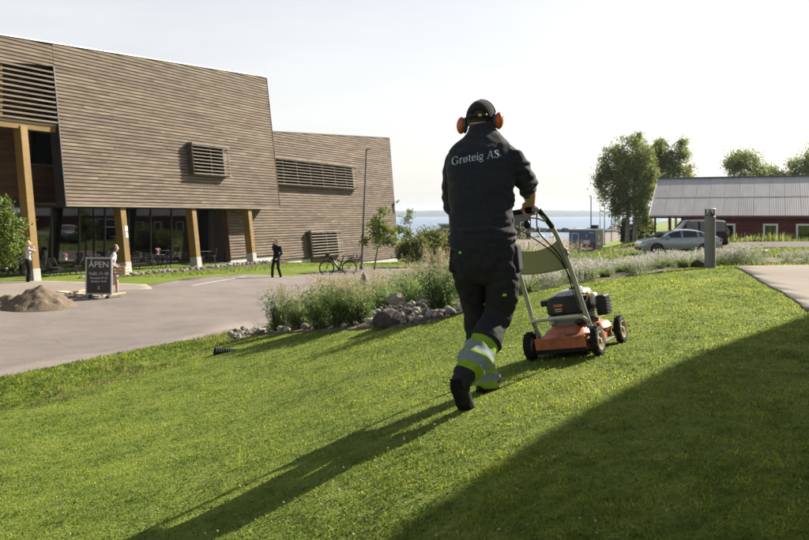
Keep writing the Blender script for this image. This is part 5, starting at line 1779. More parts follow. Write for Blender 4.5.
q = U(424, 316, 13.4); boulder(on(q.x, q.y, .06), (.14, .13, .12), 5, 'small pale rock beside the upright green clump', M['rock2'])
q = U(700, 266, 13.4); boulder(on(q.x, q.y, .04), (.16, .12, .10), 6, 'flat grey rock at the foot of the tall bollard', M['rock'])

# ------------------------------------------------------------------ trees
M['bark'] = P('bark', (0.13, 0.105, 0.085), 0.9, 0.4, 6, 0.6, 18, stretch=(1, 1, .25))
M['birch_bark'] = P('birch_bark', (0.20, 0.185, 0.165), 0.85, 0.55, 2.2, 0.4, 12, stretch=(1, 1, 1.6))
M['leaf_birch'] = leafmat('birch_leaf', (0.08, 0.11, 0.026), (0.18, 0.21, 0.06), .5)
M['leaf_far'] = leafmat('far_leaf', (0.08, 0.11, 0.03), (0.17, 0.205, 0.06), .5)
M['leaf_bright'] = leafmat('bright_leaf', (0.045, 0.085, 0.010), (0.14, 0.19, 0.03), .45)
M['leaf_shrub'] = leafmat('shrub_leaf', (0.05, 0.085, 0.016), (0.17, 0.17, 0.05), .45)
M['leaf_thuja'] = leafmat('conifer_leaf', (0.014, 0.026, 0.007), (0.045, 0.06, 0.014), .12)
def make_tree(name, base, lobes, D, seed, nclus, nleaf, lsize, mleaf, mbark, label, cat='tree', group=None, droop=.0, trunks=None, tr=.12, csig=.35, depth=1.0):
    """lobes: (px, py, rx, ry) as seen, turned into ellipsoids D metres off; limbs run from the trunk to leaf clusters"""
    r = np.random.default_rng(seed)
    base = Vector(base)
    t = empty(name, base, 0, label, cat, group)
    k = D / F
    L3 = [(Vector(U(px, py, D)) - base, rx * k, ry * k) for px, py, rx, ry in lobes]
    vol = np.array([a * b for _, a, b in L3]); vol = vol / vol.sum()
    cl = []
    for _ in range(nclus):
        c, a, b = L3[r.choice(len(L3), p=vol)]
        d = r.normal(0, 1, 3); d /= np.linalg.norm(d)
        rad = r.uniform(.25, 1.0) ** .55
        cl.append(np.array(c) + d * rad * np.array([a, a * depth, b]))
    cl = np.array(cl)
    trunks = trunks or [(0, 0)]
    tk = MB()
    topz = max(c.z + b * .5 for c, a, b in L3)
    spine = []
    for i, (dx, dy) in enumerate(trunks):
        cx_ = np.mean([c.x for c, _, _ in L3]) * .7 + dx * 1.2
        pts = []
        for j in range(8):
            u_ = j / 7
            pts.append(Vector((dx + (cx_ - dx) * u_ ** 1.5 + .12 * math.sin(3 * u_ + i), dy + .1 * math.sin(2.3 * u_ + i * 2), topz * u_ * .93 - .1 * (j == 0))))
        tk.tube(pts, [tr * (1.25 if j == 0 else 1) * (1 - .85 * j / 7) + .008 for j in range(8)], 9)
        spine.append(pts)
    tk.build('trunk', mbark, t, smooth=True)
    lm = MB()
    for c in cl[:: max(1, len(cl) // 90)]:
        c = Vector(c)
        sp_ = spine[int(r.integers(0, len(spine)))]
        j = min(range(8), key=lambda q_: abs(sp_[q_].z - (c.z - .35 * math.hypot(c.x, c.y))) )
        a = sp_[j]
        m1 = a.lerp(c, .5) + Vector((0, 0, .12 * (c - a).length))
        lm.tube([a, m1, c], [tr * .28 * (1 - j / 9), tr * .16, .006], 5, cap=False)
    lm.build('limbs', mbark, t, smooth=True)
    ci = r.integers(0, nclus, nleaf)
    cs = csig * r.uniform(.6, 1.3, nclus)[ci]
    p = cl[ci] + r.normal(0, 1, (nleaf, 3)) * cs[:, None] * np.array([1, 1, .75])
    if droop:
        hang = r.exponential(droop, nleaf)
        p[:, 2] -= np.minimum(hang, droop * 4)
        sx = r.normal(0, .10, (nleaf, 2)); p[:, :2] = p[:, :2] * 1.0 + sx
    u_ = r.normal(0, 1, (nleaf, 3)); u_ /= np.linalg.norm(u_, axis=1)[:, None]
    v_ = r.normal(0, 1, (nleaf, 3)); v_ -= (v_ * u_).sum(1)[:, None] * u_; v_ /= np.linalg.norm(v_, axis=1)[:, None]
    s_ = (lsize * r.uniform(.6, 1.3, nleaf))[:, None]
    co = np.stack([p - u_ * s_ * .6, p - v_ * s_ * .36 + u_ * s_ * .05, p + u_ * s_ * .6, p + v_ * s_ * .36 + u_ * s_ * .05], 1).reshape(-1, 3)
    mesh_np('crown', co, [np.arange(nleaf * 4).reshape(-1, 4)], mleaf, None, t)
    return t
b1 = on(*U(631, 243, 75)[:2])
make_tree('birch_tree', b1, [(632,149,20,18),(616,162,17,18),(646,162,12,20),(606,182,9,15),(634,182,18,24),(621,196,8,14),(644,190,9,18),(601,176,6,10),(641,208,8,14),(614,204,5,10),(647,214,5,12),(628,205,7,10)], 75, 1, 230, 34000, .16, M['leaf_birch'], M['birch_bark'],
          'tall drooping birch with two trunks left of the barn', group=None, droop=.45, trunks=[(-.35, 0), (.4, .3)], tr=.20, csig=.26)
b2_ = on(*U(676, 240, 86)[:2])
make_tree('birch_tree', b2_, [(662,150,10,14),(683,146,9,12),(672,168,18,11),(689,172,7,9),(655,160,9,15),(650,172,9,14),(668,158,9,12)], 86, 2, 140, 16000, .17, M['leaf_birch'], M['birch_bark'], 'lighter birch rising behind the end of the barn roof', droop=.35, tr=.16, csig=.27)
b3 = on(*U(752, 238, 98)[:2])
make_tree('leafy_tree', b3, [(745,160,16,11),(733,166,8,9),(764,170,11,7),(778,173,7,5),(752,175,18,6)], 98, 3, 80, 8000, .20, M['leaf_far'], M['bark'], 'leafy tree showing above the middle of the barn ridge', droop=.15, tr=.16, csig=.42)
b4 = on(*U(803, 238, 98)[:2])
make_tree('leafy_tree', b4, [(797,163,6,9),(808,160,8,10),(818,168,12,10),(800,174,10,5)], 98, 4, 60, 5600, .20, M['leaf_far'], M['bark'], 'leafy tree above the barn ridge at the right edge', droop=.15, tr=.16, csig=.42)
make_tree('leafy_shrub', on(-11.9, 21.8), [(-2,236,22,28),(12,222,11,14),(3,205,14,11),(9,242,6,9),(0,258,14,7),(-30,230,30,40)], 21.8, 5, 130, 15000, .075, M['leaf_bright'], M['bark'], 'bright green leafy tree at the left edge of the photo', tr=.05, csig=.13)
t1 = gp(374, 271)
make_tree('young_tree', t1, [(378,226,11,9),(374,240,11,8),(381,214,6,6),(391,240,7,4),(384,233,9,8)], t1.y, 6, 34, 1900, .13, M['leaf_bright'], M['bark'], 'slender young tree just right of the tall lamp post', tr=.045, csig=.16)
t2 = gp(410, 264)
make_tree('young_tree', t2, [(408,214,4,7),(406,228,9,6),(411,240,8,10),(404,246,7,8)], t2.y, 7, 34, 2000, .15, M['leaf_bright'], M['bark'], 'thin young tree at the far corner of the wing', tr=.045, csig=.18)
for k, (px, py, lob, lab) in enumerate(((414, 262, [(414,248,12,11),(408,252,9,9)], 'green rounded shrub at the corner of the wing'), (430, 262, [(430,240,12,12),(425,250,13,11)], 'tall green and reddish shrub left of the worker'), (446, 260, [(445,245,10,12),(440,252,10,9)], 'olive green shrub touching the worker in view'))):
    D_ = 46 + k * 1.5
    make_tree('shrub', on((px - CX) / F * D_, D_), lob, D_, 30 + k, 70, 7000, .12, M['leaf_shrub'], M['bark'], lab, 'shrub', 'shrubs beyond the wing', tr=.04, csig=.2)
for k, (px, top, wd, D_) in enumerate(((626, 219, 5.0, 79), (636, 222, 4.5, 80), (642, 218, 4.5, 80.5), (648, 217, 4.6, 81))):
    lob = [(px, 241 - (241 - top) * f, wd * (1.05 - .8 * max(0, f - .35)), 4) for f in (.08, .25, .42, .58, .74, .9)]
    make_tree('columnar_conifer', on((px - CX) / F * D_, D_), lob, D_, 50 + k, 80, 5200, .15, M['leaf_thuja'], M['bark'], ['dark columnar conifer leftmost beside the birch trunks', 'dark columnar conifer just right of the birch trunks', 'dark columnar conifer in the middle of the row', 'dark columnar conifer nearest the barn porch'][k], 'conifer', 'columnar conifers beside the birch', tr=.06, csig=.14)
# ------------------------------------------------------------------ figures: lofted limbs fused into one surface
def loft(mb, pts, rads, side=(1, 0, 0), n=18, round_ends=True):
    pts = [Vector(p) for p in pts]
    rads = [(r_, r_) if not isinstance(r_, (tuple, list)) else r_ for r_ in rads]
    if round_ends:
        a = (pts[0] - pts[1]).normalized() * min(rads[0]); b = (pts[-1] - pts[-2]).normalized() * min(rads[-1])
        r0, r1 = rads[0], rads[-1]
        pts = [pts[0] + a * .85, pts[0] + a * .55] + pts + [pts[-1] + b * .55, pts[-1] + b * .85]
        rads = [(r0[0] * .45, r0[1] * .45), (r0[0] * .82, r0[1] * .82)] + list(rads) + [(r1[0] * .82, r1[1] * .82), (r1[0] * .45, r1[1] * .45)]
    side = Vector(side)
    vs, fs = [], []
    for i, p in enumerate(pts):
        t = (pts[min(i + 1, len(pts) - 1)] - pts[max(i - 1, 0)]).normalized()
        u = side - t * side.dot(t)
        if u.length < 1e-3: u = t.orthogonal()
        u.normalize(); w = t.cross(u)
        for k in range(n):
            a = 2 * math.pi * k / n
            vs.append(p + u * rads[i][0] * math.cos(a) + w * rads[i][1] * math.sin(a))
    for i in range(len(pts) - 1):
        for k in range(n):
            a, b = i * n + k, i * n + (k + 1) % n
            fs.append((a, b, b + n, a + n))
    fs.append(tuple(reversed(range(n)))); fs.append(tuple(range((len(pts) - 1) * n, len(pts) * n)))
    mb.add(vs, fs)
def fuse(mb, name, mat, parent, voxel=.008, smooth=4, origin=None, disp=None):
    me = mb.mesh(name)
    bm = bmesh.new(); bm.from_mesh(me); bmesh.ops.recalc_face_normals(bm, faces=bm.faces); bm.to_mesh(me); bm.free()
    o = bpy.data.objects.new(name + '_tmp', me); COL.objects.link(o)
    rm = o.modifiers.new('r', 'REMESH'); rm.mode = 'VOXEL'; rm.voxel_size = voxel
    if smooth:
        sm = o.modifiers.new('s', 'SMOOTH'); sm.iterations = smooth; sm.factor = .5
    dg = bpy.context.evaluated_depsgraph_get()
    m2 = bpy.data.meshes.new_from_object(o.evaluated_get(dg))
    bpy.data.objects.remove(o); bpy.data.meshes.remove(me)
    m2.name = name
    if disp:
        nrm_ = [v.normal.copy() for v in m2.vertices]
        for v, nn in zip(m2.vertices, nrm_):
            v.co += nn * disp(v.co)
    if origin is not None:
        o3 = Vector(origin)
        for v in m2.vertices: v.co -= o3
    m2.materials.clear(); m2.materials.append(mat) if not isinstance(mat, list) else [m2.materials.append(q) for q in mat]
    m2.shade_smooth()
    ob = bpy.data.objects.new(name, m2); COL.objects.link(ob)
    if parent: ob.parent = parent
    return ob

# ------------------------------------------------------------------ lawn mower
m0 = Vector((1.154, 5.625, 0))
wl, wr_ = on(.94, 5.75), on(1.368, 5.5)
mX = (wr_ - wl).normalized()
fr_ = on(1.368 + .504 * .58, 5.5 + .864 * .58)
mY = (fr_ - wr_); mY = (mY - mX * mY.dot(mX)).normalized()
mZ = mX.cross(mY)
m0 = (wl + wr_) / 2
MM = Matrix.Translation(m0) @ Matrix((mX, mY, mZ)).transposed().to_4x4()
M['orange'] = P('mower_orange', (0.33, 0.085, 0.028), 0.5, 0.5, 9, 0.1, 34)
M['m_grey'] = P('mower_grey', (0.17, 0.165, 0.155), 0.5, 0.3, 12, 0.1, 50)
M['m_silver'] = P('mower_silver', (0.33, 0.33, 0.31), 0.4, 0.3, 14, metal=0.4)
M['m_tube'] = P('handle_tube', (0.36, 0.36, 0.30), 0.4, 0.2, 9, metal=0.3)
M['m_guard'] = leafmat('guard_sheet', (0.21, 0.22, 0.145), (0.24, 0.25, 0.165), .4, hue=.5, val=1.1)
M['hub'] = P('wheel_hub', (0.24, 0.19, 0.10), 0.8, 0.4, 14, 0.3, 40)
M['clip'] = P('grass_clippings', (0.12, 0.12, 0.05), 0.9, 0.5, 40, 0.5, 60)
mow = empty('lawn_mower', (0, 0, 0), 0, 'orange push lawn mower with black engine on the grass slope', 'lawn mower')
mow.matrix_world = MM
def stuck_clippings():
    n = 420
    x_ = nr.uniform(-.185, .185, n); y_ = nr.uniform(-.02, .62, n)
    edge = np.maximum(np.abs(x_) / .19, np.abs(y_ - .32) / .35)
    z_ = np.where(edge > .85, .153, .172) + nr.uniform(0, .004, n)
    k_ = (nr.uniform(0, 1, n) < np.where(y_ < .16, .95, .45)) & ~((np.abs(x_) < .15) & (y_ > .18) & (y_ < .48))
    x_, y_, z_ = x_[k_], y_[k_], z_[k_]; n = len(x_)
    a = nr.uniform(0, 6.28, n); l_ = nr.uniform(.006, .02, n); w_ = .0016
    d_ = np.stack([np.cos(a), np.sin(a), nr.uniform(-.1, .25, n)], 1) * l_[:, None]; s_ = np.stack([-np.sin(a), np.cos(a), np.zeros(n)], 1) * w_
    c0 = np.stack([x_, y_, z_], 1)
    co = np.stack([c0 - s_, c0 + s_, c0 + d_ + s_, c0 + d_ - s_], 1).reshape(-1, 3)
    col = PAL[nr.integers(0, 5, n)] * .8
    o = mesh_np('clippings', co, [np.arange(n * 4).reshape(-1, 4)], M['blade'], np.repeat(col, 4, 0), mow)
    o['kind'] = 'stuff'
stuck_clippings()
def srect(cx_, cy_, hx_, hy_, z, ex=5.0, n=48, front=0.0):
    out_ = []
    for k in range(n):
        a = 2 * math.pi * k / n
        c, s = math.cos(a), math.sin(a)
        e2 = ex if s < 0 else ex - front
        x_ = hx_ * math.copysign(abs(c) ** (2 / e2), c); y_ = hy_ * math.copysign(abs(s) ** (2 / e2), s)
        out_.append((cx_ + x_, cy_ + y_, z))
    return out_
def rings(mb, rs):
    n = len(rs[0])
    vs = [p for r_ in rs for p in r_]
    fs = []
    for i in range(len(rs) - 1):
        for k in range(n):
            a, b = i * n + k, i * n + (k + 1) % n
            fs.append((a, b, b + n, a + n))
    fs.append(tuple(reversed(range(n)))); fs.append(tuple(range((len(rs) - 1) * n, len(rs) * n)))
    return mb.add(vs, fs)
dk = MB()
rings(dk, [srect(0, .32, .20, .37, .05, 7, front=3.6), srect(0, .32, .205, .375, .055, 7, front=3.6), srect(0, .32, .202, .372, .135, 7, front=3.6), srect(0, .32, .195, .365, .15, 7, front=3.6),
           srect(0, .33, .165, .335, .165, 6, front=3), srect(0, .34, .155, .30, .195, 5, front=2.4), srect(0, .34, .14, .28, .205, 5, front=2.4)])
deck_o = dk.build('deck', M['orange'], mow, smooth=True)
MB().b2((-.19, -.075, .06), (.19, -.048, .155)).build('rear_flap', M['orange'], deck_o, bevel=.008)
MB().b2((-.185, -.09, .045), (.185, -.076, .075)).build('rear_skirt', M['rubber'], deck_o, bevel=.004)
rings(MB(), [srect(0, .34, .13, .25, .206, 4), srect(0, .34, .125, .245, .212, 4)])
q_ = rings(MB(), [srect(.14, .44, .07, .13, .12, 3), srect(.15, .44, .075, .135, .15, 3), srect(.14, .44, .06, .11, .185, 3), srect(.13, .44, .03, .07, .2, 3)]); q_.build('deck_bulge', M['orange'], deck_o, smooth=True)
MB().b2((.195, .2, .05), (.245, .5, .075)).build('discharge_guard', M['m_guard'], mow, bevel=.01)
for k in range(3):
    x_ = rg.uniform(-.1, .12); y_ = rg.uniform(.0, .08)
    MB().ball((x_, y_, .166), (.05, .03, .006), 10, 5).build('clippings', M['clip'], deck_o)
ty = MB().lathe([(.066, -.024), (.088, -.027), (.098, -.022), (.102, -.01), (.102, .01), (.098, .022), (.088, .027), (.066, .024)], 40, cap=False)
tm_ = ty.mesh('tyre'); tm_.shade_smooth(); tm_.materials.append(M['rubber'])
td = MB()
for k in range(26):
    a = 2 * math.pi * k / 26
    td.box((.103 * math.cos(a), .103 * math.sin(a), .008 * (-1) ** k), (.006, .010, .030), Matrix.Rotation(a, 3, 'Z'))
tdm = td.mesh('tread'); tdm.materials.append(M['rubber'])
hb = MB().lathe([(.067, -.012), (.068, .024), (.062, .026), (.054, .010), (.022, .012), (.020, .028), (.006, .029)], 28)
hbm = hb.mesh('hub'); hbm.shade_smooth(); hbm.materials.append(M['hub'])
for x_, y_ in ((-.25, 0), (.25, 0), (-.25, .6), (.25, .6)):
    w = link('wheel', tm_, None, mow)
    w.location = (x_, y_, .100); w.rotation_euler = (0, math.copysign(math.pi / 2, x_), 0)
    link('hub', hbm, None, w); link('tread', tdm, None, w)
    MB().tube([(x_ * .75, y_, .10), (x_ * .93, y_, .10)], .016, 10).build('axle', M['dark_metal'], mow)
# engine
EY = .33
eb = MB(); rings(eb, [srect(0, EY, .145, .15, .20, 4), srect(0, EY, .15, .155, .215, 4), srect(0, EY, .13, .14, .25, 4), srect(0, EY, .135, .14, .29, 4)])
eng = eb.build('engine_block', M['m_grey'], mow, smooth=True)
for k in range(4):
    MB().b2((-.15, EY - .16, .225 + k * .018), (.15, EY + .1, .231 + k * .018)).build('cooling_fin', M['m_grey'], eng)
cw = MB(); rings(cw, [srect(-.01, EY, .155, .15, .29, 4.5), srect(-.01, EY, .165, .16, .30, 4.5), srect(-.01, EY, .165, .16, .385, 4.5), srect(-.01, EY, .15, .145, .415, 4), srect(0, EY, .11, .11, .43, 3.5)])
cwl = cw.build('engine_cowl', M['black'], mow, smooth=True)
ld = MB(); rings(ld, [srect(.01, EY, .13, .125, .415, 3.5), srect(.01, EY, .132, .127, .432, 3.5), srect(.02, EY, .11, .105, .455, 3), srect(.03, EY, .07, .06, .466, 3)])
ld.build('engine_lid', M['m_silver'], cwl, smooth=True)
MB().ball((.05, EY - .02, .468), (.05, .05, .018), 16, 8).build('starter_cap', M['black'], cwl, smooth=True)
MB().box((-.06, EY - .158, .36), (.07, .012, .02)).build('label_stripe', M['orange'], cwl)
M['m_text'] = P('engine_sticker', (0.35, 0.34, 0.30), 0.5, 0.1)
MB().box((-.06, EY - .158, .333), (.06, .012, .008)).build('label_text', M['m_text'], cwl)
MB().box((-.06, EY - .158, .318), (.05, .012, .006)).build('label_text', M['m_text'], cwl)
MB().box((-.18, EY - .09, .385), (.07, .09, .045), Matrix.Rotation(R(18), 3, 'Z')).build('fuel_neck', M['black'], mow, bevel=.012)
MB().box((.165, EY + .0, .375), (.05, .10, .09)).build('air_filter_cover', M['m_silver'], mow, bevel=.015)
M['cap_y'] = P('yellow_cap', (0.55, 0.36, 0.05), 0.4, 0.1)
MB().ball((.155, EY - .09, .415), (.018, .018, .022), 12, 8).build('fuel_cap', M['cap_y'], mow, smooth=True)
mf = MB().box((.215, EY + .05, .32), (.075, .14, .15)).build('muffler', M['black'], mow, bevel=.012)
for k in range(6):
    MB().box((.258, EY + .05, .265 + k * .022), (.012, .125, .009)).build('muffler_slot', M['rubber'], mf)
MB().tube([(.10, EY - .14, .25), (.16, EY - .12, .24), (.17, EY - .02, .22)], .018, 8).build('hose', M['black'], mow, smooth=True)
MB().ball((.13, .08, .235), (.05, .03, .028), 12, 8).build('throttle_box', M['black'], mow, smooth=True)
# handle
HT = Vector((0.0, -.50, 1.045))
def smooth_pts(pts, sub=6):
    pts = [Vector(p) for p in pts]; out_ = []
    for i in range(len(pts) - 1):
        p0, p1, p2, p3 = pts[max(i - 1, 0)], pts[i], pts[i + 1], pts[min(i + 2, len(pts) - 1)]
        for k in range(sub):
            t = k / sub
            out_.append(.5 * ((2 * p1) + (p2 - p0) * t + (2 * p0 - 5 * p1 + 4 * p2 - p3) * t * t + (3 * p1 - p0 - 3 * p2 + p3) * t ** 3))
    return out_ + [pts[-1]]
def hside(sg):
    return [(sg * .205, .05, .17), (sg * .20, -.03, .34), (sg * .192, -.12, .56), (sg * .185, -.22, .76), (sg * .175, -.34, .92), (sg * .165, -.455, 1.005), (sg * .155, -.50, 1.045), (sg * .12, -.512, 1.055)]
hp = smooth_pts(hside(1) + [(x_, y_, z_) for x_, y_, z_ in reversed(hside(-1))], 5)
hd = MB().tube(hp, .0165, 12).build('handle', M['m_tube'], mow, smooth=True)
MB().tube([(-.12, -.512, 1.055), (.12, -.512, 1.055)], .019, 12).build('grip', M['black'], hd, smooth=True)
MB().tube([(.16, -.505, 1.045), (.168, -.44, 1.0), (.176, -.35, .93)], .019, 10).build('grip', M['black'], hd, smooth=True)
MB().tube(smooth_pts([(-.16, -.44, .97), (-.12, -.56, 1.0), (.12, -.56, 1.0), (.16, -.44, .97)], 5), .005, 6).build('brake_bail', M['steel'], hd, smooth=True)
MB().tube(smooth_pts([(-.203, .02, .235), (-.19, -.045, .275), (-.15, -.055, .285), (.15, -.055, .285), (.19, -.045, .275), (.203, .02, .235)], 5), .013, 10).build('crossbar', M['m_tube'], mow, smooth=True)
for sg in (-1, 1):
    MB().bar((sg * .205, .09, .15), (sg * .203, .01, .23), .02, .045).build('handle_bracket', M['m_silver'], mow, bevel=.005)
    for z_, y_ in ((.76, -.22), (.735, -.205)):
        MB().ball((sg * .20, y_ - .005 * (z_ > .75), z_), (.016, .016, .016), 12, 8).build('handle_knob', M['m_grey'], hd, smooth=True)
# guard sheet stretched between the tubes
nx, nz = 14, 10
vs = []
for j in range(nz + 1):
    v_ = j / nz
    for i in range(nx + 1):
        u_ = i / nx * 2 - 1
        edge_lo = .635 - .012 * (1 - u_ * u_); edge_hi = .855 - .07 * (1 - u_ * u_) ** .7
        z_ = edge_lo + (edge_hi - edge_lo) * v_
        y_ = -.12 - (z_ - .56) * .52 - .05 * (1 - u_ * u_) * (1 - .3 * v_)
        vs.append((u_ * .185, y_, z_))
fs = [(j * (nx + 1) + i, j * (nx + 1) + i + 1, (j + 1) * (nx + 1) + i + 1, (j + 1) * (nx + 1) + i) for j in range(nz) for i in range(nx)]
gs = MB().add(vs, fs).build('guard_sheet', M['m_guard'], mow, smooth=True)
so = gs.modifiers.new('t', 'SOLIDIFY'); so.thickness = .004
MB().tube(smooth_pts([(.15, -.52, 1.03), (.12, -.46, .90), (.17, -.26, .72), (.15, -.06, .48), (.12, .10, .34), (.13, .2, .30)], 6), .0045, 6).build('control_cable', M['black'], mow, smooth=True)
MB().tube(smooth_pts([(-.10, -.54, 1.02), (.05, -.50, .90), (.15, -.30, .74), (.165, -.10, .55), (.13, .06, .42), (.10, .14, .30)], 6), .0045, 6).build('control_cable', M['black'], mow, smooth=True)
MB().ball((.06, -.5, .965), (.025, .02, .03), 12, 8).build('throttle_lever', M['black'], mow, smooth=True)
MB().tube([(.06, -.5, .965), (.075, -.52, 1.0)], .006, 6).build('throttle_lever', M['black'], mow)

# ------------------------------------------------------------------ the worker
M['shirt'] = P('dark_sweatshirt', (0.018, 0.020, 0.0245), 0.92, 0.25, 60, 0.25, 260, spec=0.2)
M['cap'] = P('cap_cloth', (0.019, 0.018, 0.017), 0.95, 0.2, 60, 0.3, 300, spec=0.1)
M['boot'] = P('boot_leather', (0.006, 0.006, 0.0065), 0.65, 0.3, 20, 0.2, 60, spec=0.3)
M['sole'] = P('boot_sole', (0.008, 0.0075, 0.007), 0.9, 0.3, 20, 0.6, 70, spec=0.2)
M['hair'] = P('short_dark_hair', (0.035, 0.027, 0.022), 0.8, 0.3, 120, 0.5, 300)
M['muff'] = P('earmuff_orange', (0.44, 0.085, 0.022), 0.45, 0.15, 8)
M['cushion'] = P('earmuff_cushion', (0.035, 0.045, 0.06), 0.6, 0.15)
M['buckle'] = P('brass_buckle', (0.35, 0.25, 0.10), 0.35, 0.1, metal=0.8)
M['print'] = P('shirt_print', (0.36, 0.42, 0.47), 0.7, 0.1, 60)
m, nt, out = new_mat('work_trousers')
L = nt.links.new
bs = nt.nodes.new('ShaderNodeBsdfPrincipled'); bs.inputs['Roughness'].default_value = .88; bs.inputs['Specular IOR Level'].default_value = .25
at = nt.nodes.new('ShaderNodeAttribute'); at.attribute_name = 'band'
BLK, YEL, SIL = (0.0145, 0.0145, 0.016), (0.165, 0.27, 0.018), (0.17, 0.20, 0.215)
rp = ramp(nt, [(0, BLK), (.10, YEL), (.30, SIL), (.50, YEL), (.58, SIL), (.78, YEL), (.94, BLK)], 'CONSTANT')
L(at.outputs['Fac'], rp.inputs[0])
tc = nt.nodes.new('ShaderNodeTexCoord'); no = nt.nodes.new('ShaderNodeTexNoise'); no.inputs['Scale'].default_value = 28; no.inputs['Detail'].default_value = 5
L(tc.outputs['Object'], no.inputs['Vector'])
mr = nt.nodes.new('ShaderNodeMapRange'); mr.inputs['To Min'].default_value = .7; mr.inputs['To Max'].default_value = 1.3
L(no.outputs['Fac'], mr.inputs['Value'])
hs = nt.nodes.new('ShaderNodeHueSaturation'); L(rp.outputs[0], hs.inputs['Color']); L(mr.outputs[0], hs.inputs['Value']); L(hs.outputs[0], bs.inputs['Base Color'])
n2 = nt.nodes.new('ShaderNodeTexNoise'); n2.inputs['Scale'].default_value = 300; L(tc.outputs['Object'], n2.inputs['Vector'])
bp = nt.nodes.new('ShaderNodeBump'); bp.inputs['Strength'].default_value = .2; bp.inputs['Distance'].default_value = .004
L(n2.outputs['Fac'], bp.inputs['Height']); L(bp.outputs[0], bs.inputs['Normal']); L(bs.outputs[0], out.inputs['Surface'])
M['trousers'] = m

for k_ in ('shirt', 'cap'):
    b_ = [q for q in M[k_].node_tree.nodes if q.type == 'BSDF_PRINCIPLED'][0]
    b_.inputs['Sheen Weight'].default_value = .2; b_.inputs['Sheen Roughness'].default_value = .4; b_.inputs['Sheen Tint'].default_value = (.75, .72, .68, 1)
WO = on(.46, 4.85)
wk = empty('person', WO, 0, 'worker in dark sweatshirt, cap and orange earmuffs pushing the lawn mower', 'person')
px_ = lambda r_, D: r_ * D / F
def ch(mb, rows, side=(1, -.15, .05), n=20):
    """rows: (px, py, D, half width px, depth m)"""
    pts, rd = [], []
    for a, b, D, w, dp in rows:
        pts.append(U(a, b, D)); rd.append((px_(w, D), dp if dp else px_(w, D)))
    loft(mb, pts, rd, side, n)
HN = MM @ Vector((.10, -.512, 1.055))      # right grip point
HL = MM @ Vector((-.10, -.512, 1.055))
bar = (MM.to_3x3() @ Vector((1, 0, 0))).normalized()
mf_ = (MM.to_3x3() @ Vector((0, 1, 0))).normalized(); mu_ = (MM.to_3x3() @ Vector((0, 0, 1))).normalized()
def hand(mb, g_, wrist, sg):
    """a fist closed over the grip at g_: back of the hand towards the wrist, fingers over and under the bar"""
    kn = g_ - mf_ * .004 + mu_ * .036
    loft(mb, [wrist, wrist.lerp(kn, .45) + mu_ * .004, kn - mf_ * .012], [(.028, .022), (.040, .019), (.043, .017)], bar, 16)
    for k, (ln) in enumerate((.9, 1.0, .95, .8)):
        o_ = bar * ((k - 1.5) * .0205 * sg)
        r_ = .0098 if k < 3 else .0085
        a = kn + o_ - mf_ * .008 - mu_ * .002
        pts = [a, g_ + o_ + mf_ * .027 + mu_ * .024, g_ + o_ + mf_ * .034 * ln - mu_ * .006, g_ + o_ + mf_ * .016 - mu_ * .030, g_ + o_ - mf_ * .008 * ln - mu_ * .031]
        loft(mb, pts, [r_ * 1.08, r_ * 1.02, r_, r_ * .95, r_ * .85], bar, 10)
    th = -bar * sg * .040
    loft(mb, [wrist.lerp(kn, .4) + th * .6, g_ + th * 1.05 - mf_ * .026 + mu_ * .012, g_ + th * .75 - mf_ * .020 - mu_ * .022, g_ + th * .2 - mf_ * .004 - mu_ * .036], [.0135, .0125, .011, .0095], bar, 10)
# body: one continuous surface under the clothes
bm_ = MB()
ch(bm_, [(482, 250, 4.87, 27, .11), (481, 222, 4.88, 27, .11), (481, 190, 4.91, 29, .12), (482, 165, 4.95, 31, .115), (482, 148, 4.99, 25, .09), (482, 137, 5.015, 12, .065)])
NB = U(482, 140, 5.01); HC = U(480.5, 117.8, 5.045)
loft(bm_, [NB, NB.lerp(HC, .6), HC], [(.062, .064), (.058, .062), (.06, .065)], (1, 0, 0))
hf = Vector((math.sin(R(14)), math.cos(R(14)), 0)); hr = Vector((hf.y, -hf.x, 0)); hu = (Vector((0, 0, 1)) - hf * .06 + hr * .05).normalized()
hf = hu.cross(hr).normalized()
def HP(r_, f_, u_): return HC + hr * r_ + hf * f_ + hu * u_
loft(bm_, [HP(0, .02, -.115), HP(0, .015, -.075), HP(0, .005, -.03), HP(0, 0, .015), HP(0, 0, .055), HP(0, 0, .07)], [(.045, .055), (.062, .078), (.072, .092), (.076, .098), (.066, .086), (.045, .06)], hr)
loft(bm_, [HP(0, .092, .005), HP(0, .108, -.028), HP(0, .098, -.04)], [.010, .014, .012], hr, 10)      # nose
loft(bm_, [HP(-.03, .085, -.066), HP(.03, .085, -.066)], [.010, .010], hu, 8)                            # lips
for sg in (-1, 1):
    loft(bm_, [HP(sg * .018, .094, .022), HP(sg * .045, .082, .022)], [.010, .009], hu, 8)               # brow
    loft(bm_, [HP(sg * .078, -.005, -.045), HP(sg * .084, -.008, -.01), HP(sg * .08, -.002, .012)], [.010, .014, .010], hf, 8)
for rows in ([(507, 157, 4.96, 7, 0), (519, 172, 4.95, 7, 0), (526, 184, 4.97, 7, 0)], [(458, 158, 5.02, 8, 0), (452.5, 180, 5.06, 7.5, 0), (453, 205, 5.1, 7, 0)]):
    ch(bm_, rows)
WRR = U(530.5, 202.5, 5.12); WRL = HL - mf_ * .07 + mu_ * .03 - bar * .03
loft(bm_, [U(526, 184, 4.97), U(529, 193, 5.04), WRR], [.045, .045, .031], bar)
loft(bm_, [U(453, 205, 5.1), U(453, 205, 5.1).lerp(WRL, .5), WRL], [.048, .044, .030], bar)
hand(bm_, HN, WRR, 1); hand(bm_, HL, WRL, -1)
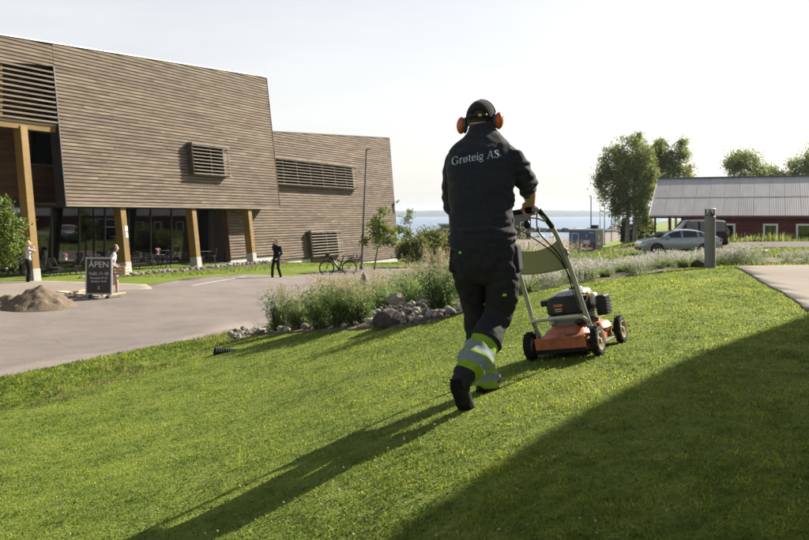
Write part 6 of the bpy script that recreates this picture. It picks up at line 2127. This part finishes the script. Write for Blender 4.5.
ch(bm_, [(497, 255, 4.84, 15, 0), (502, 285, 4.87, 14, 0), (499, 312, 4.94, 10.5, 0), (486, 337, 4.82, 10, 0), (474, 358, 4.7, 8.5, 0), (464, 378, 4.63, 7, 0), (462, 392, 4.62, 6.5, .04)])
ch(bm_, [(468, 255, 4.92, 14, 0), (471, 285, 5.0, 13, 0), (475, 310, 5.10, 10.5, 0), (481, 345, 5.09, 10, 0), (484, 372, 5.06, 8, 0), (485, 384, 5.06, 7, 0)])
body = fuse(bm_, 'body', M['skin'], wk, .0055, 3, WO)
# eyes and mouth line
for sg in (-1, 1):
    MB().ball(HP(sg * .031, .086, .004) - WO, (.012, .012, .010), 10, 8).build('eye', M['white'], wk, smooth=True)
# sweatshirt
sm_ = MB()
ch(sm_, [(482, 245, 4.86, 31.5, .142), (482, 241, 4.86, 32, .148), (481.5, 235, 4.87, 34, .16), (481, 226, 4.875, 33, .152), (481, 210, 4.885, 32, .145), (481, 190, 4.905, 33, .15), (481.5, 172, 4.93, 35, .15), (482, 160, 4.955, 35.5, .14), (482.5, 151, 4.975, 33.5, .12), (483, 144, 4.995, 28, .105), (482.5, 138, 5.01, 20.5, .095), (482, 131, 5.03, 14.5, .085)], n=28)
ch(sm_, [(503, 152, 4.96, 13, .095), (512, 158, 4.945, 13, .092), (519, 169, 4.94, 12.5, .085), (524.5, 180, 4.96, 12, .080), (527, 187, 4.995, 9.8, .064), (527.8, 190, 5.015, 8.6, .056)])
ch(sm_, [(464, 155, 5.0, 13, .095), (456, 162, 5.015, 12, .092), (452.5, 178, 5.05, 11, .083), (452.5, 198, 5.09, 11, .078), (455, 207, 5.11, 10.5, .072)])
loft(sm_, [U(454, 206, 5.1), U(454, 206, 5.1).lerp(WRL, .4), U(454, 206, 5.1).lerp(WRL, .62)], [.075, .06, .052], bar)
def dsh(c):
    f = .0
    w_ = noise.noise((c.x * 7 + c.z * 4, c.y * 7, c.z * 9)) * .013
    f += w_ + noise.noise((c.x * 16 + c.z * 8, c.y * 10, c.z * 22)) * .007
    lo_ = max(0, 1 - abs(c.z + .10) / .14)
    f += lo_ * noise.noise((c.x * 5, 2.2, c.z * 38)) * .014                     # bunching above the hem
    if c.x > .66:
        f += noise.noise((c.x * 14, c.y * 8, c.z * 34)) * .014                     # creases at the elbow
    return f
shirt = fuse(sm_, 'sweatshirt', M['shirt'], wk, .0065, 5, WO, dsh)
# ribbed hem band and collar
def band(name, rows, mat, side=(1, -.15, .05)):
    mb = MB(); pts, rd = [], []
    for a, b, D, w, dp in rows:
        pts.append(U(a, b, D) - WO); rd.append((px_(w, D), dp))
    loft(mb, pts, rd, side, 40, False)
    return mb.build(name, mat, wk, smooth=True)
# trousers
tm2 = MB()
ch(tm2, [(482.5, 238, 4.865, 31, .135), (483, 248, 4.865, 31.5, .14), (484, 258, 4.865, 32, .143), (484.5, 266, 4.87, 31, .133)], n=26)
ch(tm2, [(497, 258, 4.85, 18.5, .118), (502, 278, 4.86, 18, .112), (502.5, 295, 4.90, 16.5, .104), (499, 312, 4.935, 15, .095), (491, 328, 4.87, 14.5, .09), (483, 344, 4.77, 15.5, .092), (476, 357, 4.70, 16, .092), (468, 370, 4.645, 14, .082), (465, 374, 4.635, 12.5, .074)])
ch(tm2, [(469, 258, 4.91, 17.5, .118), (471, 280, 4.98, 16.5, .11), (475, 305, 5.09, 14, .095), (478, 328, 5.10, 13.5, .09), (482, 352, 5.085, 14, .09), (485, 372, 5.06, 13.5, .088), (486.5, 383, 5.055, 12.5, .08)])
ra, rb_ = U(485.5, 339, 4.80), U(464, 377, 4.635)
la, lb_ = U(481, 346, 5.09), U(486.5, 391, 5.05)
def dtr(c):
    f = noise.noise((c.x * 8, c.y * 8, c.z * 7)) * .012 + noise.noise((c.x * 22 + c.z * 10, c.y * 12, c.z * 24)) * .009
    for a_, b_ in ((ra, rb_), (la, lb_)):
        ab = b_ - a_
        t = (c - a_).dot(ab) / ab.length_squared
        dd = (c - a_ - ab * t).length
        if 0 < t < 1.1 and dd < .14:
            f += math.sin(t * 15 + 5 * noise.noise((c.x * 9, c.y * 9, c.z * 5))) * .0085
    return f
tr_ = fuse(tm2, 'trousers', M['trousers'], wk, .0065, 4, WO, dtr)
bandv = np.zeros(len(tr_.data.vertices), np.float32)
for i, v in enumerate(tr_.data.vertices):
    c = v.co + WO
    best = None
    for a_, b_ in ((ra, rb_), (la, lb_)):
        ab = b_ - a_
        t = (c - a_).dot(ab) / ab.length_squared
        dd = (c - a_ - ab * t).length
        if best is None or dd < best[0]: best = (dd, t)
    bandv[i] = min(max(best[1] + .03 * noise.noise(c * 9), 0), 1) if best[0] < .15 and best[1] > 0 else 0
at_ = tr_.data.attributes.new('band', 'FLOAT', 'POINT'); at_.data.foreach_set('value', bandv)
# pockets, tool flaps and small tabs
def pocket(p, sz, rot, name='pocket'):
    mb = MB().box((0, 0, 0), sz)
    o = mb.build(name, M['trousers'], wk, bevel=.02, seg=4)
    o.data.attributes.new('band', 'FLOAT', 'POINT')
    o.location = p - WO; o.rotation_euler = rot
    return o
pocket(U(516.5, 258, 4.86), (.05, .13, .17), (0, R(-6), R(-20)))
pocket(U(515.5, 277, 4.88), (.045, .11, .14), (0, R(6), R(-20)))
pocket(U(454.5, 258, 4.93), (.05, .13, .18), (0, R(4), R(-12)))
pocket(U(506.5, 317, 4.955), (.05, .12, .12), (0, R(14), R(-20)), 'knee_pocket')
M['tab'] = P('lime_tab', (0.30, 0.50, 0.03), 0.7, 0.1)
bv = BVHTree.FromObject(tr_, bpy.context.evaluated_depsgraph_get())
for a, b in ((460.5, 252.5), (504.5, 295)):
    d_ = U(a, b, 1.0).normalized()
    hit = bv.ray_cast(-WO, d_)
    if hit[0] is not None:
        o = MB().box((0, 0, 0), (.022, .006, .014)).build('lime_tab', M['tab'], wk); o.location = hit[0] - d_ * .002
# boots
bo = MB()
ch(bo, [(466, 372, 4.635, 11, .062), (462, 380, 4.615, 10.5, .06), (460.5, 389, 4.60, 9.5, .055), (463, 399, 4.62, 9, .05), (466, 406, 4.66, 8.8, .042), (469, 409.5, 4.715, 7, .03)], side=(1, -.4, 0))
boot_r = fuse(bo, 'boot', M['boot'], wk, .006, 3, WO)
so_ = MB()
sp = [(455.8, 381, 4.565), (456.8, 389, 4.56), (460, 398, 4.578), (463, 405, 4.605), (466.5, 411, 4.655), (469.5, 413, 4.71)]
loft(so_, [U(*q) for q in sp], [(.036, .014), (.041, .014), (.038, .014), (.045, .014), (.045, .013), (.03, .012)], (1, -.25, .05), 16)
sol = fuse(so_, 'sole', M['sole'], boot_r, .005, 2, WO)
for k in range(7):
    q0, q1 = U(*sp[min(k * 5 // 7, 4)]), U(*sp[min(k * 5 // 7 + 1, 5)])
    c = q0.lerp(q1, (k * 5 / 7) % 1)
    MB().box(c - WO + Vector((-.005, -.016, .004)), (.066, .012, .010), Matrix.Rotation(R(14), 3, 'Y')).build('sole_cleat', M['sole'], sol, bevel=.003)
gf = lambda x_, y_, dz: Vector((x_, y_, g(x_, y_) + dz))
bo = MB()
loft(bo, [U(485.5, 380, 5.055), gf(.515, 5.05, .07), gf(.52, 5.055, .05)], [(.062, .066), (.05, .06), (.045, .05)], (1, -.5, 0))
loft(bo, [gf(.495, 5.02, .045), gf(.54, 5.09, .05), gf(.585, 5.165, .045), gf(.615, 5.22, .035)], [(.040, .042), (.044, .046), (.046, .036), (.035, .026)], (.87, -.5, 0))
boot_l = fuse(bo, 'boot', M['boot'], wk, .006, 3, WO)
so_ = MB()
loft(so_, [gf(.487, 5.005, .012), gf(.54, 5.09, .012), gf(.588, 5.17, .012), gf(.622, 5.23, .014)], [(.040, .014), (.038, .013), (.048, .013), (.035, .012)], (.87, -.5, 0))
fuse(so_, 'sole', M['sole'], boot_l, .006, 2, WO)
# cap: dome with an arched opening at the back, strap, button and peak
def dome(rx, ry, rz, th0, th1, n=48, m_=16, skip=None):
    vs, fs = [], []
    for i in range(m_ + 1):
        t = th0 + (th1 - th0) * i / m_
        for k in range(n):
            a = 2 * math.pi * k / n
            vs.append(HP(rx * math.cos(t) * math.sin(a), ry * math.cos(t) * math.cos(a), rz * math.sin(t) + .012) - WO)
    for i in range(m_):
        for k in range(n):
            a = 2 * math.pi * (k + .5) / n; t = th0 + (th1 - th0) * (i + .5) / m_
            if skip and skip(a, t): continue
            fs.append((i * n + k, i * n + (k + 1) % n, (i + 1) * n + (k + 1) % n, (i + 1) * n + k))
    return MB().add(vs, fs)
def opening(a, t):
    da = abs(abs(a) - math.pi) if a <= math.pi else abs(a - math.pi)
    return (da / .52) ** 2 + ((t + .02) / .42) ** 2 < 1
cp = dome(.091, .112, .103, -.18, 1.55, 72, 28, opening).build('cap', M['cap'], wk, smooth=True)
mo = cp.modifiers.new('t', 'SOLIDIFY'); mo.thickness = .004; mo.offset = -1
dome(.0785, .0995, .093, -.9, .9, 40, 16).build('hair', M['hair'], wk, smooth=True)
vs = [HP(.0925 * math.sin(a), .113 * math.cos(a), zz) - WO for zz in (.000, .019) for a in [math.pi - .62 + 1.24 * k / 16 for k in range(17)]]
st_ = MB().add(vs, [(k, k + 1, k + 18, k + 17) for k in range(16)]).build('cap_strap', M['black'], cp, smooth=True)
st_.modifiers.new('t', 'SOLIDIFY').thickness = .004
bk_ = MB().box(HP(.013, -.115, .010) - WO, (.022, .006, .020)).build('buckle', M['buckle'], cp, bevel=.003)
MB().ball(HP(0, 0, .116) - WO, (.007, .007, .005), 10, 6).build('cap_button', M['cap'], cp)
pk = MB(); vs = []
for j in range(6):
    for i in range(13):
        a = -1.1 + 2.2 * i / 12
        rr = .100 + .075 * j / 5 * math.cos(a) ** 1.2
        vs.append(HP(.88 * rr * math.sin(a), rr * math.cos(a), .006 - .018 * (j / 5) - .012 * abs(math.sin(a)) ** 2) - WO)
pk.add(vs, [(j * 13 + i, j * 13 + i + 1, (j + 1) * 13 + i + 1, (j + 1) * 13 + i) for j in range(5) for i in range(12)])
o = pk.build('cap_peak', M['cap'], cp, smooth=True); o.modifiers.new('t', 'SOLIDIFY').thickness = .004
# earmuffs
em = MB().tube([HP(.095 * math.sin(a), .022, .004 + .112 * math.cos(a)) - WO for a in [-1.75 + 3.5 * k / 24 for k in range(25)]], .0045, 8).build('earmuffs', M['black'], wk, smooth=True)
for sg, du in ((-1, -.046), (1, -.022)):
    c = HP(sg * .121, -.012, du) - WO
    rot = Matrix((hr, hf, hu)).transposed()
    mb = MB().ball((0, 0, 0), (.030, .042, .055), 20, 12)
    mb.v = [tuple(rot @ Vector(p) + c) for p in mb.v]
    mb.build('ear_cup', M['muff'], em, smooth=True)
    mb = MB().ball((0, 0, 0), (.018, .040, .053), 20, 12)
    mb.v = [tuple(rot @ Vector(p) + c - hr * sg * .026) for p in mb.v]
    mb.build('ear_cushion', M['cushion'], em, smooth=True)
MB().tube([HP(.128, -.012, .0) - WO, HP(.150, -.012, .006) - WO], .003, 6).build('antenna_stub', M['black'], em)

# lettering on the back: serif strokes laid onto the cloth
def arc(cx_, cy_, rx, ry, a0, a1, n=16):
    return [(cx_ + rx * math.cos(R(a0 + (a1 - a0) * k / n)), cy_ + ry * math.sin(R(a0 + (a1 - a0) * k / n))) for k in range(n + 1)]
B_, T_ = .105, .042
def stem(x, y0, y1, w=B_): return ([(x, y0 + (y1 - y0) * k / 6) for k in range(7)], w)
def serif(x0, x1, y): return ([(x0, y), ((x0 + x1) / 2, y), (x1, y)], T_)
GLY = {
 'G': (.74, [(arc(.37, .35, .30, .35, 40, 140), T_ * 1.3), (arc(.37, .35, .30, .35, 130, 230), B_ * 1.1), (arc(.37, .35, .30, .35, 225, 320), T_ * 1.3), stem(.60, .06, .30), serif(.46, .72, .30), stem(.60, .50, .68, T_)]),
 'r': (.42, [stem(.15, 0, .44), serif(.03, .29, .015), serif(.04, .15, .44), (arc(.29, .32, .13, .13, 150, 45, 8), B_ * .8)]),
 'o': (.52, [(arc(.25, .23, .18, .21, 60, -60), B_ * .95), (arc(.25, .23, .18, .21, 120, 240), B_ * .95), (arc(.25, .23, .18, .22, 50, 130), T_), (arc(.25, .23, .18, .22, 230, 310), T_), ([(.06, -.04), (.25, .23), (.44, .50)], T_)]),
 't': (.36, [stem(.15, .06, .60), serif(.03, .33, .43), (arc(.25, .09, .10, .09, 190, 330, 8), T_ * 1.3)]),
 'e': (.47, [(arc(.24, .23, .18, .22, 110, 250), B_), (arc(.24, .23, .18, .22, 245, 330), T_ * 1.4), (arc(.24, .23, .18, .22, 110, 0), B_ * .7), ([(.08, .24), (.24, .24), (.42, .24)], T_)]),
 'i': (.28, [stem(.14, 0, .44), serif(.03, .26, .015), serif(.03, .14, .44), ([(.14, .57), (.14, .61), (.14, .66)], B_ * 1.1)]),
 'g': (.50, [(arc(.22, .28, .15, .17, 0, 360, 24), B_ * .7), (arc(.24, -.09, .19, .11, 0, 360, 24), T_ * 1.5), ([(.12, .10), (.08, .05), (.16, .015), (.32, .01)], B_ * .7), ([(.33, .40), (.40, .45), (.47, .43)], T_ * 1.5)]),
 'A': (.74, [([(.10 + .25 * k / 6, .70 * k / 6) for k in range(7)], T_), ([(.62 - .25 * k / 6, .70 * k / 6) for k in range(7)], B_ * 1.05), ([(.20, .24), (.35, .24), (.52, .24)], T_), serif(0, .22, .015), serif(.50, .76, .015)]),
 'S': (.56, [(arc(.27, .53, .17, .16, 40, 150), T_ * 1.3), (arc(.27, .53, .17, .16, 140, 215, 8), B_), ([(.13, .44), (.27, .36), (.41, .27)], B_ * 1.1), (arc(.27, .17, .18, .17, 35, -40, 8), B_), (arc(.27, .17, .18, .17, -30, -150), T_ * 1.3), stem(.43, .50, .69, T_), stem(.09, .02, .2, T_)]),
 ' ': (.30, [])}
bvs = BVHTree.FromObject(shirt, bpy.context.evaluated_depsgraph_get())
word = 'Groteig AS'
tot = sum(GLY[c_][0] for c_ in word)
PXW = 48.0
kx = PXW / tot
cur = 0.0
for c_ in word:
    wdt, strokes = GLY[c_]
    vs, fs = [], []
    for pts, w in strokes:
        pts = [Vector(p) for p in pts]
        fine = []
        for a_, b_ in zip(pts[:-1], pts[1:]):
            n_ = max(1, int((b_ - a_).length / .05))
            fine += [a_.lerp(b_, k / n_) for k in range(n_)]
        fine.append(pts[-1])
        rows_ = []
        for i, p in enumerate(fine):
            t = (fine[min(i + 1, len(fine) - 1)] - fine[max(i - 1, 0)]).normalized()
            nn = Vector((-t.y, t.x)) * w / 2
            for q in (p + nn, p, p - nn):
                gx_ = cur + q.x
                # baseline climbs across the shoulders as on the photograph
                u = gx_ * kx
                ppx, ppy = 451.5 + u, 165.2 - u * .165 - .0016 * u * (PXW - u) - q.y * kx * 1.12
                d_ = U(ppx, ppy, 1.0).normalized()
                hit = bvs.ray_cast(-WO, d_)
                loc = hit[0] - d_ * .0035 if hit[0] is not None else U(ppx, ppy, 4.82) - WO
                rows_.append(loc)
        b0 = len(vs); vs += rows_
        for i in range(len(fine) - 1):
            for j in range(2):
                fs.append((b0 + 3 * i + j, b0 + 3 * i + j + 1, b0 + 3 * (i + 1) + j + 1, b0 + 3 * (i + 1) + j))
    if fs:
        MB().add(vs, fs).build('printed_letter', M['print'], shirt, fix=False)
    cur += wdt

# ------------------------------------------------------------------ visitors by the building
def cloth(name, c, var=.15): 
    M[name] = P(name, c, .9, var, 20, .15, 120, spec=.2)
cloth('white_tee', (.42, .42, .43)); cloth('black_cloth', (.009, .009, .010)); cloth('light_skirt', (.50, .44, .40))
M['blond'] = P('blond_hair', (.46, .33, .16), .6, .3, 40, .4, 120); M['red_hair'] = P('red_hair', (.035, .010, .006), .55, .4, 40, .4, 120); M['sparse'] = P('cropped_hair', (.10, .07, .05), .8, .2, 60)
M['fair'] = P('fair_skin', (.50, .30, .22), .5, .08, 14)
def visitor(loc, H, az, stride, handR, handL, colors, hairlen, label, lean=0.0, skirt=False, sleeves=.45):
    """local axes: x right, y forward, z up, all in body heights; colors: top, bottom, hair, shoes, skin"""
    t = empty('person', loc, -az, label, 'person')
    V = lambda x, y, z: Vector((x * H, (y + lean * max(0, z - .5)) * H, z * H))
    legs = []
    for sg, st__ in ((1, stride), (-1, -stride)):
        hip = V(sg * .05, 0, .52); foot = V(sg * .045, st__ * .55, .045); knee = (hip + foot) / 2 + V(0, .022 + abs(st__) * .12, .0)
        legs.append((hip, knee, foot))
    arms = []
    for sg, hnd in ((1, handR), (-1, handL)):
        sh = V(sg * .105, 0, .80); hd_ = V(*hnd)
        mid_ = (sh + hd_) / 2; d_ = (hd_ - sh); need = .17 * H
        off = math.sqrt(max(0, need ** 2 - (d_.length / 2) ** 2))
        pv = Vector((sg * .5, -.5, -.8)); pv = (pv - d_.normalized() * pv.dot(d_.normalized())).normalized()
        arms.append((sh, mid_ + pv * off, hd_))
    def torso(mb, e, z0=.50):
        loft(mb, [V(0, 0, z0), V(0, 0, .56), V(0, .002, .63), V(0, 0, .72), V(0, 0, .79), V(0, 0, .825)], [(.085 * H + e, .06 * H + e), (.085 * H + e, .062 * H + e), (.074 * H + e, .055 * H + e), (.09 * H + e, .062 * H + e), (.092 * H + e, .055 * H + e), (.05 * H + e, .04 * H + e)], (1, 0, 0), 16)
    b = MB(); torso(b, -.012)
    loft(b, [V(0, 0, .81), V(0, .008, .88)], [.030 * H, .029 * H], (1, 0, 0), 12)
    hc = V(0, .012, .935)
    loft(b, [hc + V(0, .012, -.06), hc + V(0, .008, -.035), hc, hc + V(0, 0, .03), hc + V(0, 0, .05)], [(.022 * H, .028 * H), (.036 * H, .044 * H), (.042 * H, .052 * H), (.038 * H, .048 * H), (.022 * H, .03 * H)], (1, 0, 0), 14)
    loft(b, [hc + V(0, .052, 0), hc + V(0, .062, -.018)], [.006 * H, .008 * H], (1, 0, 0), 8)
    for sg in (-1, 1):
        loft(b, [hc + V(sg * .043, 0, -.012), hc + V(sg * .046, -.002, .008)], [.006 * H, .008 * H], (0, 1, 0), 8)
    for sh, el, hd_ in arms:
        loft(b, [sh, el, el.lerp(hd_, .9)], [.029 * H, .024 * H, .017 * H], (1, 0, 0), 12)
        fd = (hd_ - el).normalized()
        loft(b, [hd_ - fd * .01 * H, hd_ + fd * .03 * H], [(.020 * H, .013 * H), (.022 * H, .011 * H)], (1, 0, 0), 10)
        sdv = fd.orthogonal().normalized()
        for k in range(4):
            o_ = sdv * (k - 1.5) * .011 * H
            loft(b, [hd_ + fd * .03 * H + o_, hd_ + fd * (.062 - .006 * abs(k - 1.3)) * H + o_ + Vector((0, .008 * H, -.006 * H))], [.0055 * H, .0045 * H], (1, 0, 0), 8)
        loft(b, [hd_ + sdv * .016 * H, hd_ + sdv * .032 * H + fd * .026 * H], [.007 * H, .005 * H], (1, 0, 0), 8)
    for hip, kn_, ft_ in legs:
        loft(b, [hip, kn_, ft_], [.046 * H, .034 * H, .022 * H], (1, 0, 0), 14)
    fuse(b, 'body', M[colors[4]], t, .011, 2)
    tp = MB(); torso(tp, .008, .50)
    for sh, el, hd_ in arms:
        end = sh.lerp(el, sleeves * 1.7) if sleeves < .58 else el
        pts = [sh - Vector((0, 0, .005)), end] if sleeves < .58 else [sh, el, el.lerp(hd_, .88)]
        loft(tp, pts, [.037 * H, .034 * H, .026 * H][:len(pts)], (1, 0, 0), 14)
    fuse(tp, 'top', M[colors[0]], t, .012, 2, disp=lambda c: noise.noise(c * 11) * .012)
    tb = MB()
    if skirt:
        loft(tb, [V(0, 0, .56), V(0, 0, .50), V(0, .01, .38), V(0, .015, .30)], [(.085 * H, .066 * H), (.098 * H, .078 * H), (.108 * H, .09 * H), (.115 * H, .10 * H)], (1, 0, 0), 20)
    else:
        loft(tb, [V(0, 0, .57), V(0, 0, .52), V(0, 0, .47)], [(.085 * H, .064 * H), (.094 * H, .072 * H), (.09 * H, .07 * H)], (1, 0, 0), 18)
        for hip, kn_, ft_ in legs:
            loft(tb, [hip, kn_, ft_ + Vector((0, 0, .015 * H))], [.054 * H, .041 * H, .032 * H], (1, 0, 0), 14)
    fuse(tb, 'skirt' if skirt else 'trousers', M[colors[1]], t, .012, 2, disp=lambda c: noise.noise(c * 12) * .012)
    for hip, kn_, ft_ in legs:
        s_ = MB()
        loft(s_, [ft_ + V(0, -.02, -.018), ft_ + V(0, .03, -.022), ft_ + V(0, .085, -.028)], [(.026 * H, .024 * H), (.027 * H, .022 * H), (.022 * H, .014 * H)], (1, 0, 0), 12)
        fuse(s_, 'shoe', M[colors[3]], t, .010, 1)
    hr_ = MB()
    loft(hr_, [hc + V(0, -.014, -.02), hc + V(0, -.010, .012), hc + V(0, -.004, .042), hc + V(0, 0, .055)], [(.045 * H, .046 * H), (.047 * H, .054 * H), (.040 * H, .05 * H), (.02 * H, .03 * H)], (1, 0, 0), 16)
    if hairlen:
        n_ = 5
        loft(hr_, [hc + V(0, -.025, .01)] + [hc + V(0, -.04 - .035 * min(1, k / 2), -.02 - hairlen * k / n_) for k in range(1, n_ + 1)], [(.045 * H, .04 * H)] + [(.05 * H * (1 - .11 * k), .028 * H * (1 - .08 * k)) for k in range(1, n_ + 1)], (1, 0, 0), 16)
    fuse(hr_, 'hair', M[colors[2]], t, .010, 1, disp=lambda c: noise.noise((c.x * 45, c.y * 45, c.z * 5)) * .012)
    return t
q = gp(28, 283.5); visitor(q, 1.68, R(62), .02, (.06, .10, .88), (.02, .13, .74), ('white_tee', 'black_cloth', 'blond', 'black_cloth', 'fair'), .17, 'blond person in white t-shirt and black trousers behind the sand heap')
q = gp(110.5, 296.5); visitor(q, 1.70, R(70), .22, (.14, .12, .56), (-.08, .14, .58), ('white_tee', 'light_skirt', 'red_hair', 'black_cloth', 'fair'), .21, 'red-haired person in white carrying a wooden crate behind the sign', lean=.18, skirt=True, sleeves=.3)
cr = q + Vector((math.sin(R(70)) * .34 + .04, math.cos(R(70)) * .34 - .12, .72))
crate = empty('wooden_crate', cr, R(-8), 'small wooden slatted crate held by the red-haired person', 'crate')
for z_ in (.03, .13, .23):
    for sy in (-.14, .14):
        MB().b2((-.2, sy - .008, z_ - .035), (.2, sy + .008, z_ + .035)).build('slat', M['plank'], crate)
    for sx in (-.2, .2):
        MB().b2((sx - .008, -.13, z_ - .035), (sx + .008, .13, z_ + .035)).build('slat', M['plank'], crate)
for sx in (-.185, 0, .185):
    for sy in (-.125, .125):
        MB().b2((sx - .02, sy - .012, -.01), (sx + .02, sy + .012, .27)).build('corner_post', M['plank'], crate)
MB().b2((-.19, -.13, -.012), (.19, .13, .002)).build('bottom', M['plank'], crate)
q = gp(276.5, 278.5); visitor(q, 1.78, R(-150), .20, (.03, .075, .885), (-.10, .10, .52), ('black_cloth', 'black_cloth', 'sparse', 'black_cloth', 'fair'), 0, 'person in black walking on the asphalt with a hand at the face', sleeves=.9)
# ------------------------------------------------------------------ the air over the lake
m, nt, out = new_mat('summer_haze')
pv = nt.nodes.new('ShaderNodeVolumePrincipled')
pv.inputs['Color'].default_value = (0.72, 0.84, 1.0, 1)
pv.inputs['Density'].default_value = 0.00011
pv.inputs['Anisotropy'].default_value = 0.2
nt.links.new(pv.outputs[0], out.inputs['Volume'])
hz = MB().b2((-5000, -70, LAKE_Z - 8), (7000, 5300, 45)).build('haze', m)
tag(hz, 'pale summer haze in the air over the lake', kind='stuff')
